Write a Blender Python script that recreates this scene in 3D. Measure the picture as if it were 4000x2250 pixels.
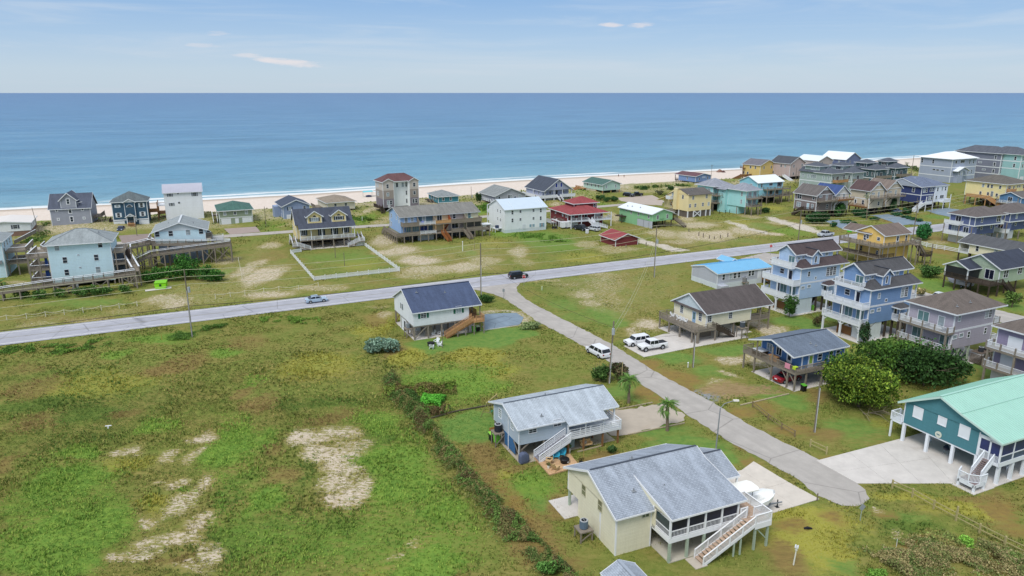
import bpy, math, random
import numpy as np
from mathutils import Vector, Matrix
random.seed(7); RNG=np.random.default_rng(7)
for o in list(bpy.data.objects): bpy.data.objects.remove(o)
SC=bpy.context.scene; COL=SC.collection
R=math.radians
# ---------------- camera, sky, sun, exposure
cd=bpy.data.cameras.new('camera'); cam=bpy.data.objects.new('camera',cd); COL.objects.link(cam)
cam.location=(0,0,44); cam.rotation_euler=(R(90-15.14),0,0)
cd.sensor_width=36; cd.lens=25.38; cd.clip_start=.5; cd.clip_end=200000
SC.camera=cam
SUN_EL,SUN_AZ=55,-150      # azimuth: degrees clockwise from +Y (the sea side)
W=bpy.data.worlds.new('World'); SC.world=W; W.use_nodes=True
def nd(t,ty,**k):
    n=t.nodes.new(ty)
    for a,b in k.items():
        if a=='i':
            for kk,v in b.items(): n.inputs[kk].default_value=v
        else: setattr(n,a,b)
    return n
def mixc(t,fac,a,b,bt='MIX'):
    n=nd(t,'ShaderNodeMix',data_type='RGBA',blend_type=bt)
    for s,v in ((0,fac),(6,a),(7,b)):
        if hasattr(v,'links'): t.links.new(v,n.inputs[s])
        elif isinstance(v,(tuple,list)): n.inputs[s].default_value=(*v[:3],1)
        else: n.inputs[s].default_value=v
    return n.outputs[2]
def math_(t,op,a,b=None,c=None,clamp=False):
    n=nd(t,'ShaderNodeMath',operation=op,use_clamp=clamp)
    for s,v in enumerate((a,b,c)):
        if v is None: continue
        if hasattr(v,'links'): t.links.new(v,n.inputs[s])
        else: n.inputs[s].default_value=v
    return n.outputs[0]
def noise(t,vec,scale,detail=4,rough=.55,dist=0):
    n=nd(t,'ShaderNodeTexNoise',i={'Scale':scale,'Detail':detail,'Roughness':rough,'Distortion':dist})
    if vec is not None: t.links.new(vec,n.inputs['Vector'])
    return n.outputs['Fac']
def ramp(t,fac,stops):
    n=nd(t,'ShaderNodeValToRGB'); cr=n.color_ramp
    while len(cr.elements)<len(stops): cr.elements.new(.5)
    for e,(p,c) in zip(cr.elements,stops): e.position=p; e.color=(*c,1) if isinstance(c,tuple) else (c,c,c,1)
    t.links.new(fac,n.inputs[0]); return n.outputs[0]
def mapr(t,v,a,b,c=0,d=1,smooth=False):
    n=nd(t,'ShaderNodeMapRange',interpolation_type='SMOOTHSTEP' if smooth else 'LINEAR',i={1:a,2:b,3:c,4:d})
    t.links.new(v,n.inputs[0]); return n.outputs[0]
def mapping(t,vec,loc=(0,0,0),rot=(0,0,0),sc=(1,1,1)):
    n=nd(t,'ShaderNodeMapping',i={'Location':loc,'Rotation':rot,'Scale':sc}); t.links.new(vec,n.inputs[0]); return n.outputs[0]
def world():
    t=W.node_tree; t.nodes.clear(); L=t.links
    out=nd(t,'ShaderNodeOutputWorld'); bg=nd(t,'ShaderNodeBackground',i={'Strength':.1})
    sky=nd(t,'ShaderNodeTexSky',sky_type='NISHITA',sun_disc=False,sun_elevation=R(SUN_EL),sun_rotation=R(SUN_AZ),altitude=0,air_density=1.0,dust_density=1.2,ozone_density=1.5)
    tc=nd(t,'ShaderNodeTexCoord'); d=tc.outputs['Generated']
    sx=nd(t,'ShaderNodeSeparateXYZ'); L.new(d,sx.inputs[0])
    # thin high overcast: pale veil, thicker low down, streaked by noise
    el=sx.outputs[2]
    veil=ramp(t,mapr(t,el,-.02,.9),[(0,(2.85,3.4,3.85)),(.05,(2.6,3.25,3.9)),(.09,(1.95,2.8,3.9)),(.15,(1.25,2.2,3.7)),(.35,(2.4,2.9,3.7)),(.6,(3.5,3.8,4.3)),(1,(3.9,4.15,4.5))])
    st=noise(t,mapping(t,d,sc=(2.2,2.2,26)),1.6,5,.6,.6)
    pale=mixc(t,mapr(t,st,.42,.75,0,.5,True),veil,(3.0,3.4,3.95))
    col=mixc(t,.9,sky.outputs[0],pale)
    # small sunlit cloud wisps out over the sea
    wn=noise(t,mapping(t,d,sc=(9,9,60)),3.2,6,.65,.3)
    acc=None
    for (x,z,rx,rz,tilt,st_) in WISPS:
        px=math_(t,'DIVIDE',sx.outputs[0],sx.outputs[1]); pz=math_(t,'DIVIDE',el,sx.outputs[1])
        dx=math_(t,'SUBTRACT',px,x); dz=math_(t,'SUBTRACT',math_(t,'SUBTRACT',pz,z),math_(t,'MULTIPLY',dx,tilt))
        q=math_(t,'ADD',math_(t,'POWER',math_(t,'ABSOLUTE',math_(t,'DIVIDE',dx,rx)),2),math_(t,'POWER',math_(t,'ABSOLUTE',math_(t,'DIVIDE',dz,rz)),2))
        m=math_(t,'SUBTRACT',1,q); m=math_(t,'MULTIPLY',mapr(t,math_(t,'ADD',m,math_(t,'MULTIPLY',math_(t,'SUBTRACT',wn,.5),2.6)),.25,1.15,0,1,True),st_)
        m=math_(t,'MULTIPLY',m,mapr(t,math_(t,'ADD',math_(t,'SUBTRACT',1,q),.9),0,.6))
        m=math_(t,'MULTIPLY',m,math_(t,'GREATER_THAN',sx.outputs[1],0))
        acc=m if acc is None else math_(t,'MAXIMUM',acc,m)
    col=mixc(t,acc,col,(4.2,3.95,4.0))
    L.new(col,bg.inputs[0]); L.new(bg.outputs[0],out.inputs[0])
# wisps: horizontal / vertical tangents seen from the shore, size, tilt, strength
WISPS=[(-.296,.039,.066,.0065,-.085,.8),(-.385,.0744,.024,.004,0,.5),(-.405,.0597,.035,.004,-.03,.35),(-.345,.047,.03,.004,-.05,.5),(.130,.0859,.020,.0042,0,.7),(.171,.0852,.024,.005,.03,.8)]
world()
sl=bpy.data.lights.new('sun','SUN'); sun=bpy.data.objects.new('sun',sl); COL.objects.link(sun)
sl.energy=1.2; sl.angle=R(22); sl.color=(1,.965,.92)
az=R(SUN_AZ); v=Vector((math.sin(az)*math.cos(R(SUN_EL)),math.cos(az)*math.cos(R(SUN_EL)),math.sin(R(SUN_EL))))
sun.rotation_euler=v.to_track_quat('Z','Y').to_euler()
SC.view_settings.view_transform='Standard'; SC.view_settings.look='None'; SC.view_settings.gamma=1
SC.view_settings.exposure=.98
SC.render.engine='CYCLES'
# ---------------- materials
def lin(h):
    h=h.lstrip('#'); c=[int(h[i:i+2],16)/255 for i in (0,2,4)]
    return tuple(x/12.92 if x<=.04045 else ((x+.055)/1.055)**2.4 for x in c)
MC={}
def mat(kind,hexc,rough=.8,**k):
    key=(kind,hexc,rough,tuple(k.items()))
    if key in MC: return MC[key]
    m=bpy.data.materials.new(f'{kind} {hexc}'); m.use_nodes=True; t=m.node_tree; L=t.links
    b=t.nodes['Principled BSDF']; c=lin(hexc); b.inputs['Roughness'].default_value=rough
    b.inputs['Specular IOR Level'].default_value=k.get('spec',.3)
    tc=nd(t,'ShaderNodeTexCoord'); ob=tc.outputs['Object']
    def bump(h,s,d=.02):
        n=nd(t,'ShaderNodeBump',i={'Strength':s,'Distance':d}); L.new(h,n.inputs['Height']); L.new(n.outputs[0],b.inputs['Normal'])
    def setc(x): L.new(x,b.inputs['Base Color'])
    dk=lambda f:tuple(x*f for x in c)
    if kind=='plain':
        setc(mixc(t,mapr(t,noise(t,ob,1.3,5,.6),.3,.7,0,.35),c,dk(.86)))
    elif kind=='flat': b.inputs['Base Color'].default_value=(*c,1)
    elif kind=='siding':
        w=nd(t,'ShaderNodeTexWave',wave_type='BANDS',bands_direction='Z',wave_profile='SAW',i={'Scale':.85,'Distortion':0}); L.new(ob,w.inputs[0])
        n=noise(t,mapping(t,ob,sc=(1,1,.25)),.7,6,.65)
        x=mixc(t,mapr(t,n,.35,.75,0,.5,True),c,dk(.84))
        n2=noise(t,mapping(t,ob,sc=(3,3,.4)),2.5,3)
        x=mixc(t,mapr(t,n2,.5,.8,0,.4),x,tuple(a*f for a,f in zip(c,(.72,.68,.6))))
        # board to board colour drift
        fl=math_(t,'FLOOR',math_(t,'MULTIPLY',sep(t,ob)[2],5.4)); wn=nd(t,'ShaderNodeTexWhiteNoise',noise_dimensions='1D'); L.new(fl,wn.inputs['W'])
        x=mixc(t,math_(t,'MULTIPLY',wn.outputs[0],.16),x,dk(.75)); setc(x); bump(w.outputs['Fac'],.55,.03)
    elif kind=='shingle':
        uv=tc.outputs['UV']
        br=nd(t,'ShaderNodeTexBrick',offset=.5,i={'Scale':1,'Mortar Size':k.get('mort',.02),'Mortar Smooth':.3,'Brick Width':.44,'Row Height':.2,'Bias':0,'Color1':(*dk(1.12),1),'Color2':(*dk(.82),1),'Mortar':(*dk(.42),1)}); L.new(uv,br.inputs[0])
        x=br.outputs[0]
        x=mixc(t,mapr(t,noise(t,uv,5,4,.8),.38,.62,0,.85),x,dk(.62))
        x=mixc(t,mapr(t,noise(t,mapping(t,uv,sc=(1.2,.25,1)),.9,5,.6),.35,.72,0,.5,True),x,dk(1.3))
        x=mixc(t,mapr(t,noise(t,uv,.35,3),.45,.7,0,.3,True),x,dk(.78)); setc(x)
        bump(br.outputs['Fac'],-.5,.02)
    elif kind=='metal':
        b.inputs['Roughness'].default_value=rough
        n=noise(t,mapping(t,ob,sc=(1,1,1)),.6,5,.6); setc(mixc(t,mapr(t,n,.3,.75,0,.6),c,dk(.88)))
    elif kind=='wood':
        n=noise(t,mapping(t,ob,sc=(1.2,1.2,6)),3,5,.7); n2=noise(t,ob,.5,4)
        x=mixc(t,mapr(t,n,.3,.7),dk(.72),dk(1.2)); x=mixc(t,mapr(t,n2,.4,.7,0,.5,True),x,dk(.7))
        oi=nd(t,'ShaderNodeObjectInfo'); x=mixc(t,math_(t,'MULTIPLY',oi.outputs['Random'],.4),x,dk(.75)); setc(x); bump(n,.3,.01)
    elif kind=='conc':
        n=noise(t,ob,.55,7,.65); n2=noise(t,ob,5,5,.7)
        x=mixc(t,mapr(t,n,.35,.7),dk(.86),dk(1.08)); x=mixc(t,mapr(t,n2,.4,.7,0,.4),x,dk(.85))
        oi=nd(t,'ShaderNodeObjectInfo'); x=mixc(t,math_(t,'MULTIPLY',oi.outputs['Random'],.25),x,dk(.82))
        n3=noise(t,mapping(t,ob,loc=(7,3,1)),.3,6,.7,.8); x=mixc(t,mapr(t,n3,.55,.75,0,.4,True),x,tuple(a*f for a,f in zip(c,(.78,.7,.6)))); setc(x); bump(n2,.2,.01)
    elif kind=='glass':
        oi=nd(t,'ShaderNodeObjectInfo'); n=noise(t,ob,.8,2)
        x=mixc(t,mapr(t,oi.outputs['Random'],.3,.9,0,.5),c,dk(.45)); x=mixc(t,mapr(t,n,.5,.6,0,.4),x,dk(1.6)); setc(x); b.inputs['Specular IOR Level'].default_value=.5
    elif kind=='leaf':
        a=nd(t,'ShaderNodeAttribute',attribute_name='tint'); x=mixc(t,mapr(t,a.outputs['Fac'],0,1),dk(.55),dk(1.5))
        x=mixc(t,mapr(t,noise(t,ob,.6,3),.4,.65,0,.5,True),x,tuple(a_*f for a_,f in zip(c,(1.35,1.05,.7)))); setc(x)
        b.inputs['Subsurface Weight'].default_value=0
    elif kind=='paint':
        setc(mixc(t,mapr(t,noise(t,ob,2,4),.4,.7,0,.15),c,dk(.8))); b.inputs['Coat Weight'].default_value=.5; b.inputs['Coat Roughness'].default_value=.08
    MC[key]=m; return m
def sep(t,v):
    n=nd(t,'ShaderNodeSeparateXYZ'); t.links.new(v,n.inputs[0]); return n.outputs
WHITE=mat('plain','#dfe3e8',.55); GREYW=mat('wood','#8d8478',.85); DARKW=mat('wood','#4a4038',.85); BRNW=mat('wood','#8a6440',.8)
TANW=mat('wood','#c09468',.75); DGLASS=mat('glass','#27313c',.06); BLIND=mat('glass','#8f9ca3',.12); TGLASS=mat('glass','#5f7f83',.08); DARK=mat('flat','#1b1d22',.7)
CONC=mat('conc','#cfcac4',.85); BLACK=mat('flat','#141518',.45); METAL=mat('metal','#8b9095',.4); SCREEN=mat('glass','#10162c',.35)
# ---------------- mesh helpers
class MB:
    def __init__(s): s.v=[]; s.f=[]; s.uv=[]; s.mi=[]; s.cur=0
    def add(s,vs,fs,uvs=None):
        b=len(s.v); s.v+= [tuple(p) for p in vs]
        for i,f in enumerate(fs):
            s.f.append([b+j for j in f]); s.mi.append(s.cur); s.uv.append(uvs[i] if uvs else None)
        return s
    def box(s,x0,x1,y0,y1,z0,z1):
        return s.add([(x0,y0,z0),(x1,y0,z0),(x1,y1,z0),(x0,y1,z0),(x0,y0,z1),(x1,y0,z1),(x1,y1,z1),(x0,y1,z1)],
          [(0,3,2,1),(4,5,6,7),(0,1,5,4),(1,2,6,5),(2,3,7,6),(3,0,4,7)])
    def bar(s,p,q,w=.1,h=None,up=(0,0,1)):
        h=h or w; p=Vector(p); q=Vector(q); d=(q-p)
        if d.length<1e-6: return s
        d.normalize(); u=Vector(up)
        if abs(d.dot(u))>.98: u=Vector((0,1,0)) if abs(d.y)<.9 else Vector((1,0,0))
        a=d.cross(u).normalized(); b=a.cross(d).normalized(); a*=w/2; b*=h/2
        c=[p-a-b,p+a-b,p+a+b,p-a+b,q-a-b,q+a-b,q+a+b,q-a+b]
        return s.add(c,[(3,2,1,0),(4,5,6,7),(0,1,5,4),(1,2,6,5),(2,3,7,6),(3,0,4,7)])
    def cyl(s,p,q,r0,r1=None,n=8,cap=True):
        r1=r0 if r1 is None else r1; p=Vector(p); q=Vector(q); d=(q-p).normalized()
        u=Vector((0,0,1)) if abs(d.z)<.9 else Vector((1,0,0)); a=d.cross(u).normalized(); b=a.cross(d)
        vs=[];
        for c,r in ((p,r0),(q,r1)):
            for i in range(n):
                t=2*math.pi*i/n; vs.append(c+a*math.cos(t)*r+b*math.sin(t)*r)
        fs=[(i,n+i,n+(i+1)%n,(i+1)%n) for i in range(n)]
        if cap: fs+=[tuple(range(n)),tuple(range(2*n-1,n-1,-1))]
        return s.add(vs,fs)
    def plane(s,pts):
        "roof plane with uv: u along the eave, v up the slope"
        P=[Vector(p) for p in pts]; n=(P[1]-P[0]).cross(P[2]-P[0]).normalized()
        if n.z<0: P.reverse(); n=-n
        u=Vector((-n.y,n.x,0)); u=u.normalized() if u.length>1e-5 else Vector((1,0,0)); v=n.cross(u)
        return s.add(P,[tuple(range(len(P)))],[[(p.dot(u),p.dot(v)) for p in P]])
    def slab(s,pts,th):
        P=[Vector(p) for p in pts]; n=(P[1]-P[0]).cross(P[2]-P[0])
        if n.z<0: P.reverse()
        s.plane(P); m=len(P); Q=[p-Vector((0,0,th)) for p in P]
        s.add(Q,[tuple(range(m-1,-1,-1))])
        for i in range(m):
            j=(i+1)%m; s.add([P[i],Q[i],Q[j],P[j]],[(0,1,2,3)])
        return s
    def prism(s,pts,dx,dy,dz=0):
        m=len(pts); P=[Vector(p) for p in pts]; Q=[p+Vector((dx,dy,dz)) for p in P]
        s.add(P+Q,[tuple(range(m)),tuple(range(2*m-1,m-1,-1))]+[(i,m+i,m+(i+1)%m,(i+1)%m) for i in range(m)]); return s
    def mesh(s,name,mats):
        me=bpy.data.meshes.new(name); me.from_pydata(s.v,[],s.f)
        for m in (mats if isinstance(mats,(list,tuple)) else [mats]): me.materials.append(m)
        if any(s.uv):
            ul=me.uv_layers.new(name='UVMap'); k=0; buf=[]
            for f,u in zip(s.f,s.uv): buf+= [c for p in (u or [(0,0)]*len(f)) for c in p]
            ul.data.foreach_set('uv',buf)
        if s.cur or any(s.mi): me.polygons.foreach_set('material_index',s.mi)
        me.update(); fixn(me); return me
    def build(s,name,m,parent=None,**k): return link(name,s.mesh(name,m),parent,**k)
import bmesh
def fixn(me):
    b=bmesh.new(); b.from_mesh(me); bmesh.ops.recalc_face_normals(b,faces=[f for f in b.faces]); b.to_mesh(me); b.free()
def link(name,me,parent=None,loc=None,rz=0,rot=None,**props):
    o=bpy.data.objects.new(name,me); COL.objects.link(o)
    if parent: o.parent=parent
    if loc: o.location=loc
    if rz: o.rotation_euler=(0,0,rz)
    if rot: o.rotation_euler=rot
    for a,b in props.items(): o[a]=b
    return o
def empty(name,label,cat,xy,th=0,z=0,group=None):
    o=bpy.data.objects.new(name,None); COL.objects.link(o); o.empty_display_size=.3
    o.location=(xy[0],xy[1],z); o.rotation_euler=(0,0,R(th)); o['label']=label; o['category']=cat
    if group: o['group']=group
    return o
def tag(o,label,cat,group=None):
    o['label']=label; o['category']=cat
    if group: o['group']=group
    return o
def dup(o,xy,th,label=None,z=0,parent=None):
    c=o.copy(); COL.objects.link(c)
    if parent: c.parent=parent
    else:
        c.location=(xy[0],xy[1],z); c.rotation_euler=(0,0,R(th))
        if label: c['label']=label
    for ch in list(o.children): dup(ch,None,None,parent=c)
    return c
SH={}
def shared(key,fn):
    if key not in SH: SH[key]=fn()
    return SH[key]
ROT={'F':0,'R':90,'B':180,'L':-90}
HOUSES=[]
class House:
    def __init__(s,name,label,xyt,cat='house',z=0,group=None):
        s.r=empty(name,label,cat,xyt[:2],xyt[2],z,group); s.name=name; s.b=[0,10,0,10]; HOUSES.append(s)
    def part(s,name,mb,m,parent=None,**k): return mb.build(name,m,parent or s.r,**k)
    def wall(s,x0,x1,y0,y1,z0,z1,m,trim=WHITE,name='wall',main=True,tw=.13):
        w=s.part(name,MB().box(x0,x1,y0,y1,z0,z1),m)
        if trim:
            e=.016
            for x,sx in ((x0,-1),(x1,1)):
                for y,sy in ((y0,-1),(y1,1)):
                    xa,xb=(x-e,x+tw) if sx<0 else (x-tw,x+e); ya,yb=(y-e,y+tw) if sy<0 else (y-tw,y+e)
                    s.part('corner_trim',MB().box(xa,xb,ya,yb,z0-.02,z1-.012),trim,w)
        if main: s.b=[x0,x1,y0,y1]
        return w
    def band(s,z,h=.28,m=WHITE,b=None,name='trim_band'):
        x0,x1,y0,y1=b or s.b; e=.028; t=MB()
        t.box(x0-e,x1+e,y0-e,y0+.02,z,z+h).box(x0-e,x1+e,y1-.02,y1+e,z,z+h).box(x0-e,x0+.02,y0+.02,y1-.02,z,z+h).box(x1-.02,x1+e,y0+.02,y1-.02,z,z+h)
        return s.part(name,t,m)
    def gable(s,x0,x1,y0,y1,ze,hr,ax,m,gm=None,ov=(.45,.35),trim=WHITE,cap=None,name='roof',frac=.5,gtrim=None):
        "ridge along ax; hr rise; frac ridge position across"
        if ax=='x': a0,a1,b0,b1=x0,x1,y0,y1; T=lambda a,b,z:(a,b,z)
        else: a0,a1,b0,b1=y0,y1,x0,x1; T=lambda a,b,z:(b,a,z)
        rb=b0+(b1-b0)*frac; s0=hr/(rb-b0); s1=hr/(b1-rb); oe,og=ov; th=.12; zr=ze+hr+.1
        A0,A1=a0-og,a1+og; B0,B1=b0-oe,b1+oe; z0=zr-s0*(rb-B0); z1=zr-s1*(B1-rb)
        r=MB(); r.slab([T(A0,B0,z0),T(A1,B0,z0),T(A1,rb,zr),T(A0,rb,zr)],th).slab([T(A0,rb,zr),T(A1,rb,zr),T(A1,B1,z1),T(A0,B1,z1)],th)
        ro=s.part(name,r,m)
        f=MB()
        for zz,B in ((z0,B0-.03),(z1,B1+.03)): f.bar(T(A0,B,zz-.1),T(A1,B,zz-.1),.05,.2)
        for A in (A0-.03,A1+.03):
            f.bar(T(A,B0-.05,z0-.09),T(A,rb,zr-.09),.05,.24).bar(T(A,rb,zr-.09),T(A,B1+.05,z1-.09),.05,.24)
        s.part('fascia',f,trim,ro)
        if cap: s.part('ridge_cap',MB().bar(T(A0,rb,zr+.02),T(A1,rb,zr+.02),.3,.06),cap,ro)
        if gm:
            for a in (a0,a1-.1):
                d=.1; P=[T(a,b0,ze-.05),T(a,b1,ze-.05),T(a,b1,ze),T(a,rb,ze+hr-.03),T(a,b0,ze)]
                q=MB().prism(P,d if ax=='x' else 0,0 if ax=='x' else d); s.part('gable_wall',q,gm)
        return ro
    def hip(s,x0,x1,y0,y1,ze,hr,m,ov=.5,ridge=None,trim=WHITE,cap=None,name='roof'):
        X0,X1,Y0,Y1=x0-ov,x1+ov,y0-ov,y1+ov; w,d=X1-X0,Y1-Y0; z=ze; zr=ze+hr
        if ridge is None: ridge=max(0.02,abs(w-d))
        xm,ym=(X0+X1)/2,(Y0+Y1)/2
        ra,rb=((xm-ridge/2,ym,zr),(xm+ridge/2,ym,zr)) if w>=d else ((xm,ym-ridge/2,zr),(xm,ym+ridge/2,zr))
        c=[(X0,Y0,z),(X1,Y0,z),(X1,Y1,z),(X0,Y1,z)]; r=MB()
        if w>=d: r.plane([c[0],c[1],rb,ra]); r.plane([c[2],c[3],ra,rb]); r.plane([c[3],c[0],ra]); r.plane([c[1],c[2],rb])
        else: r.plane([c[3],c[0],ra,rb]); r.plane([c[1],c[2],rb,ra]); r.plane([c[0],c[1],ra]); r.plane([c[2],c[3],rb])
        ro=s.part(name,r,m); f=MB(); e=.03
        f.box(X0-e,X1+e,Y0-e,Y0+.02,z-.2,z+.02).box(X0-e,X1+e,Y1-.02,Y1+e,z-.2,z+.02).box(X0-e,X0+.02,Y0+.02,Y1-.02,z-.2,z+.02).box(X1-.02,X1+e,Y0+.02,Y1-.02,z-.2,z+.02)
        f.box(X0+.02,X1-.02,Y0+.02,Y1-.02,z-.16,z-.12)
        s.part('fascia',f,trim,ro)
        if cap:
            q=MB()
            if ridge>.1: q.bar(ra,rb,.26,.06)
            for p,k in zip(c,(ra,rb,rb,ra) if w>=d else (ra,ra,rb,rb)): q.bar(p,k,.24,.05)
            s.part('ridge_cap',q,cap,ro)
        return ro
    def planes(s,polys,m,th=.14,name='roof',edge=WHITE):
        r=MB()
        for p in polys: r.slab(p,th)
        return s.part(name,r,m)
    def at(s,face,a,z,p=None):
        if p is None: p=s.b[{'L':0,'R':1,'F':2,'B':3}[face]]
        return (a,p,z) if face in 'FB' else (p,a,z)
    def win(s,face,a,z,w=.9,h=1.35,st='d',p=None,tr=WHITE,gl=None,shut=None,nm='window',cw=.1):
        "window centred at a,z: casing with rails, pane child, optional shutters"
        if gl is None: gl=DGLASS if random.random()<.72 else BLIND
        loc=s.at(face,a,z,p); k=(round(w,2),round(h,2),st,tr.name,cw)
        def mk():
            b=MB(); x,y=w/2,h/2; e=.05
            if tr is not None: b.box(-x-cw,x+cw,-e,.0,y,y+cw).box(-x-cw,x+cw,-e-.02,.0,-y-cw,-y).box(-x-cw,-x,-e,0,-y,y).box(x,x+cw,-e,0,-y,y)
            if st in 'dn': b.box(-x,x,-.045,0,-.03,.03)
            if st in 'vs': b.box(-.035,.035,-.045,0,-y,y)
            if st=='t': b.box(-x/3-.03,-x/3+.03,-.045,0,-y,y).box(x/3-.03,x/3+.03,-.045,0,-y,y)
            if st in 'n': b.box(-.02,.02,-.04,0,-y,y).box(-x,x,-.04,0,y/2-.02,y/2+.02).box(-x,x,-.04,0,-y/2-.02,-y/2+.02)
            if st=='q': b.box(-.05,.05,-.045,0,-y,y).box(-x,-.05,-.04,0,-.03,.03).box(.05,x,-.04,0,-.03,.03)
            return b.mesh('window',tr)
        o=link(nm,shared(('w',)+k,mk),s.r,loc,R(ROT[face]))
        def mp(): return MB().box(-w/2,w/2,-.02,-.004,-h/2,h/2).mesh('pane',gl)
        link('pane',shared(('p',k[0],k[1],gl.name),mp),o)
        if shut:
            def ms():
                b=MB(); sw=.42
                b.box(-sw/2,sw/2,-.05,0,-h/2-.05,h/2+.05)
                for i in range(5): z_=-h/2+.1+(h-.2)*i/4; b.box(-sw/2+.05,sw/2-.05,-.062,-.05,z_-.04,z_+.04)
                return b.mesh('shutter',shut)
            for sg in (-1,1):
                dx=sg*(w/2+cw+.22); l=s.at(face,a+(dx if face in 'FR' else -dx),z,p)
                link('shutter',shared(('sh',round(h,2),shut.name),ms),s.r,l,R(ROT[face]))
        return o
    def door(s,face,a,z0,w=.92,h=2.05,m=WHITE,p=None,glass=None,tr=WHITE):
        loc=s.at(face,a,z0,p)
        def mk():
            b=MB(); b.box(-w/2-.1,-w/2,-.05,0,0,h+.1).box(w/2,w/2+.1,-.05,0,0,h+.1).box(-w/2,w/2,-.05,0,h,h+.1)
            return b.mesh('door',tr)
        o=link('door',shared(('dr',w,h,tr.name),mk),s.r,loc,R(ROT[face]))
        def m2():
            b=MB(); b.box(-w/2,w/2,-.03,-.005,0,h)
            for zz in (.2,1.15): b.box(-w/2+.14,w/2-.14,-.042,-.03,zz,zz+.7)
            return b.mesh('door_leaf',m)
        link('door_leaf',shared(('dl',w,h,m.name),m2),o)
        if glass: link('pane',shared(('dp',w,h,glass.name),lambda:MB().box(-w/2+.16,w/2-.16,-.05,-.043,h*.3,h-.18).mesh('pane',glass)),o)
        return o
    def garage(s,face,a,z0,w=2.6,h=2.1,m=WHITE,p=None,tr=WHITE):
        loc=s.at(face,a,z0,p)
        o=link('garage_door',shared(('gf',w,h,tr.name),lambda:MB().box(-w/2-.12,-w/2,-.06,0,0,h+.12).box(w/2,w/2+.12,-.06,0,0,h+.12).box(-w/2,w/2,-.06,0,h,h+.12).mesh('garage_door',tr)),s.r,loc,R(ROT[face]))
        def mk():
            b=MB()
            for i in range(4): b.box(-w/2,w/2,-.035,-.005,h*i/4+.012,h*(i+1)/4-.012)
            return b.mesh('door_panels',m)
        link('door_panels',shared(('gp',w,h,m.name),mk),o)
    def posts(s,pts,z0,z1,r=.13,m=GREYW,nm='piling',sq=True):
        for (x,y) in pts:
            def mk():
                b=MB(); L=z1-z0
                b.box(-r,r,-r,r,0,L) if sq else b.cyl((0,0,0),(0,0,L),r,r*.92,8)
                return b.mesh(nm,m)
            link(nm,shared(('po',round(z1-z0,2),r,m.name,sq,nm),mk),s.r,(x,y,z0))
    def grid(s,x0,x1,nx,y0,y1,ny,z1,r=.13,m=GREYW,z0=-.1):
        s.posts([(x0+(x1-x0)*i/max(1,nx-1),y0+(y1-y0)*j/max(1,ny-1)) for i in range(nx) for j in range(ny)],z0,z1,r,m)
    def brace(s,p,q,m=GREYW,w=.07,h=.18): s.part('brace',MB().bar(p,q,w,h),m)
    def deck(s,x0,x1,y0,y1,z,m=GREYW,rim=None,th=.06,nm='deck',boards=True):
        b=MB()
        if boards:
            n=max(3,int((y1-y0)/.3)); st=(y1-y0)/n
            for i in range(n): b.box(x0,x1,y0+i*st+.012,y0+(i+1)*st-.012,z-th,z)
        else: b.box(x0,x1,y0,y1,z-th,z)
        o=s.part(nm,b,m); q=MB(); q.box(x0,x1,y0,y0+.06,z-.32,z-th-.002).box(x0,x1,y1-.06,y1,z-.32,z-th-.002).box(x0,x0+.06,y0+.06,y1-.06,z-.32,z-th-.002).box(x1-.06,x1,y0+.06,y1-.06,z-.32,z-th-.002)
        for i in range(1,4): xx=x0+(x1-x0)*i/4; q.box(xx-.03,xx+.03,y0+.06,y1-.06,z-.3,z-th-.004)
        s.part('rim_joist',q,rim or m,o); return o
    def rail(s,pts,m=WHITE,h=1.0,st='bal',sp=.14,pm=None,each=False,post=1.9,bw=.035,pr=.055,capw=.13,parent=None,capm=None):
        "railing along 3d polyline"
        rb=MB(); bb=MB(); cb=MB(); singles=[]; PP=[]; Z=Vector((0,0,1))
        for p,q in zip(pts,pts[1:]):
            p=Vector(p); q=Vector(q); L=(q-p).length; n=max(1,round(L/post))
            for i in range(n+1):
                c=p+(q-p)*i/n; (None if any((Vector(z_)-c).length<.05 for z_ in PP) else PP.append(tuple(c)))
            cb.bar(p+Z*h,q+Z*h,capw,.05)
            if st!='hor': rb.bar(p+Z*.1,q+Z*.1,.05,.08)
            if st=='bal':
                k=max(2,int(L/sp))
                for i in range(k):
                    c=p+(q-p)*(i+.5)/k
                    if each: singles.append(tuple(c))
                    else: bb.bar(c+Z*.1,c+Z*(h-.03),bw)
            elif st=='hor':
                for zz in (.18,.42,.66): rb.bar(p+Z*zz,q+Z*zz,.035,.14)
            elif st=='solid': bb.bar(p+Z*.52,q+Z*.52,.03,.8)
        rb.v+= [] ; base=len(rb.v)
        rb.add(cb.v,cb.f) if capm is None else None
        if not rb.v: rb.add(cb.v,cb.f)
        o=s.part('railing',rb,m,parent)
        if capm is not None: s.part('rail_cap',cb,capm,o)
        mp_=pm or m; rpm=shared(('rp',h,pr,mp_.name),lambda:MB().box(-pr,pr,-pr,pr,-.15,h+.06).mesh('rail_post',mp_))
        for c in PP: link('rail_post',rpm,o,c)
        if bb.v: x=s.part('balusters',bb,m,o); x['kind']='stuff'
        if singles:
            me=shared(('bal',h,m.name,bw),lambda:MB().box(-bw/2,bw/2,-bw/2,bw/2,.1,h-.03).mesh('baluster',m))
            for c in singles: link('baluster',me,o,c)
        return o
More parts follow.
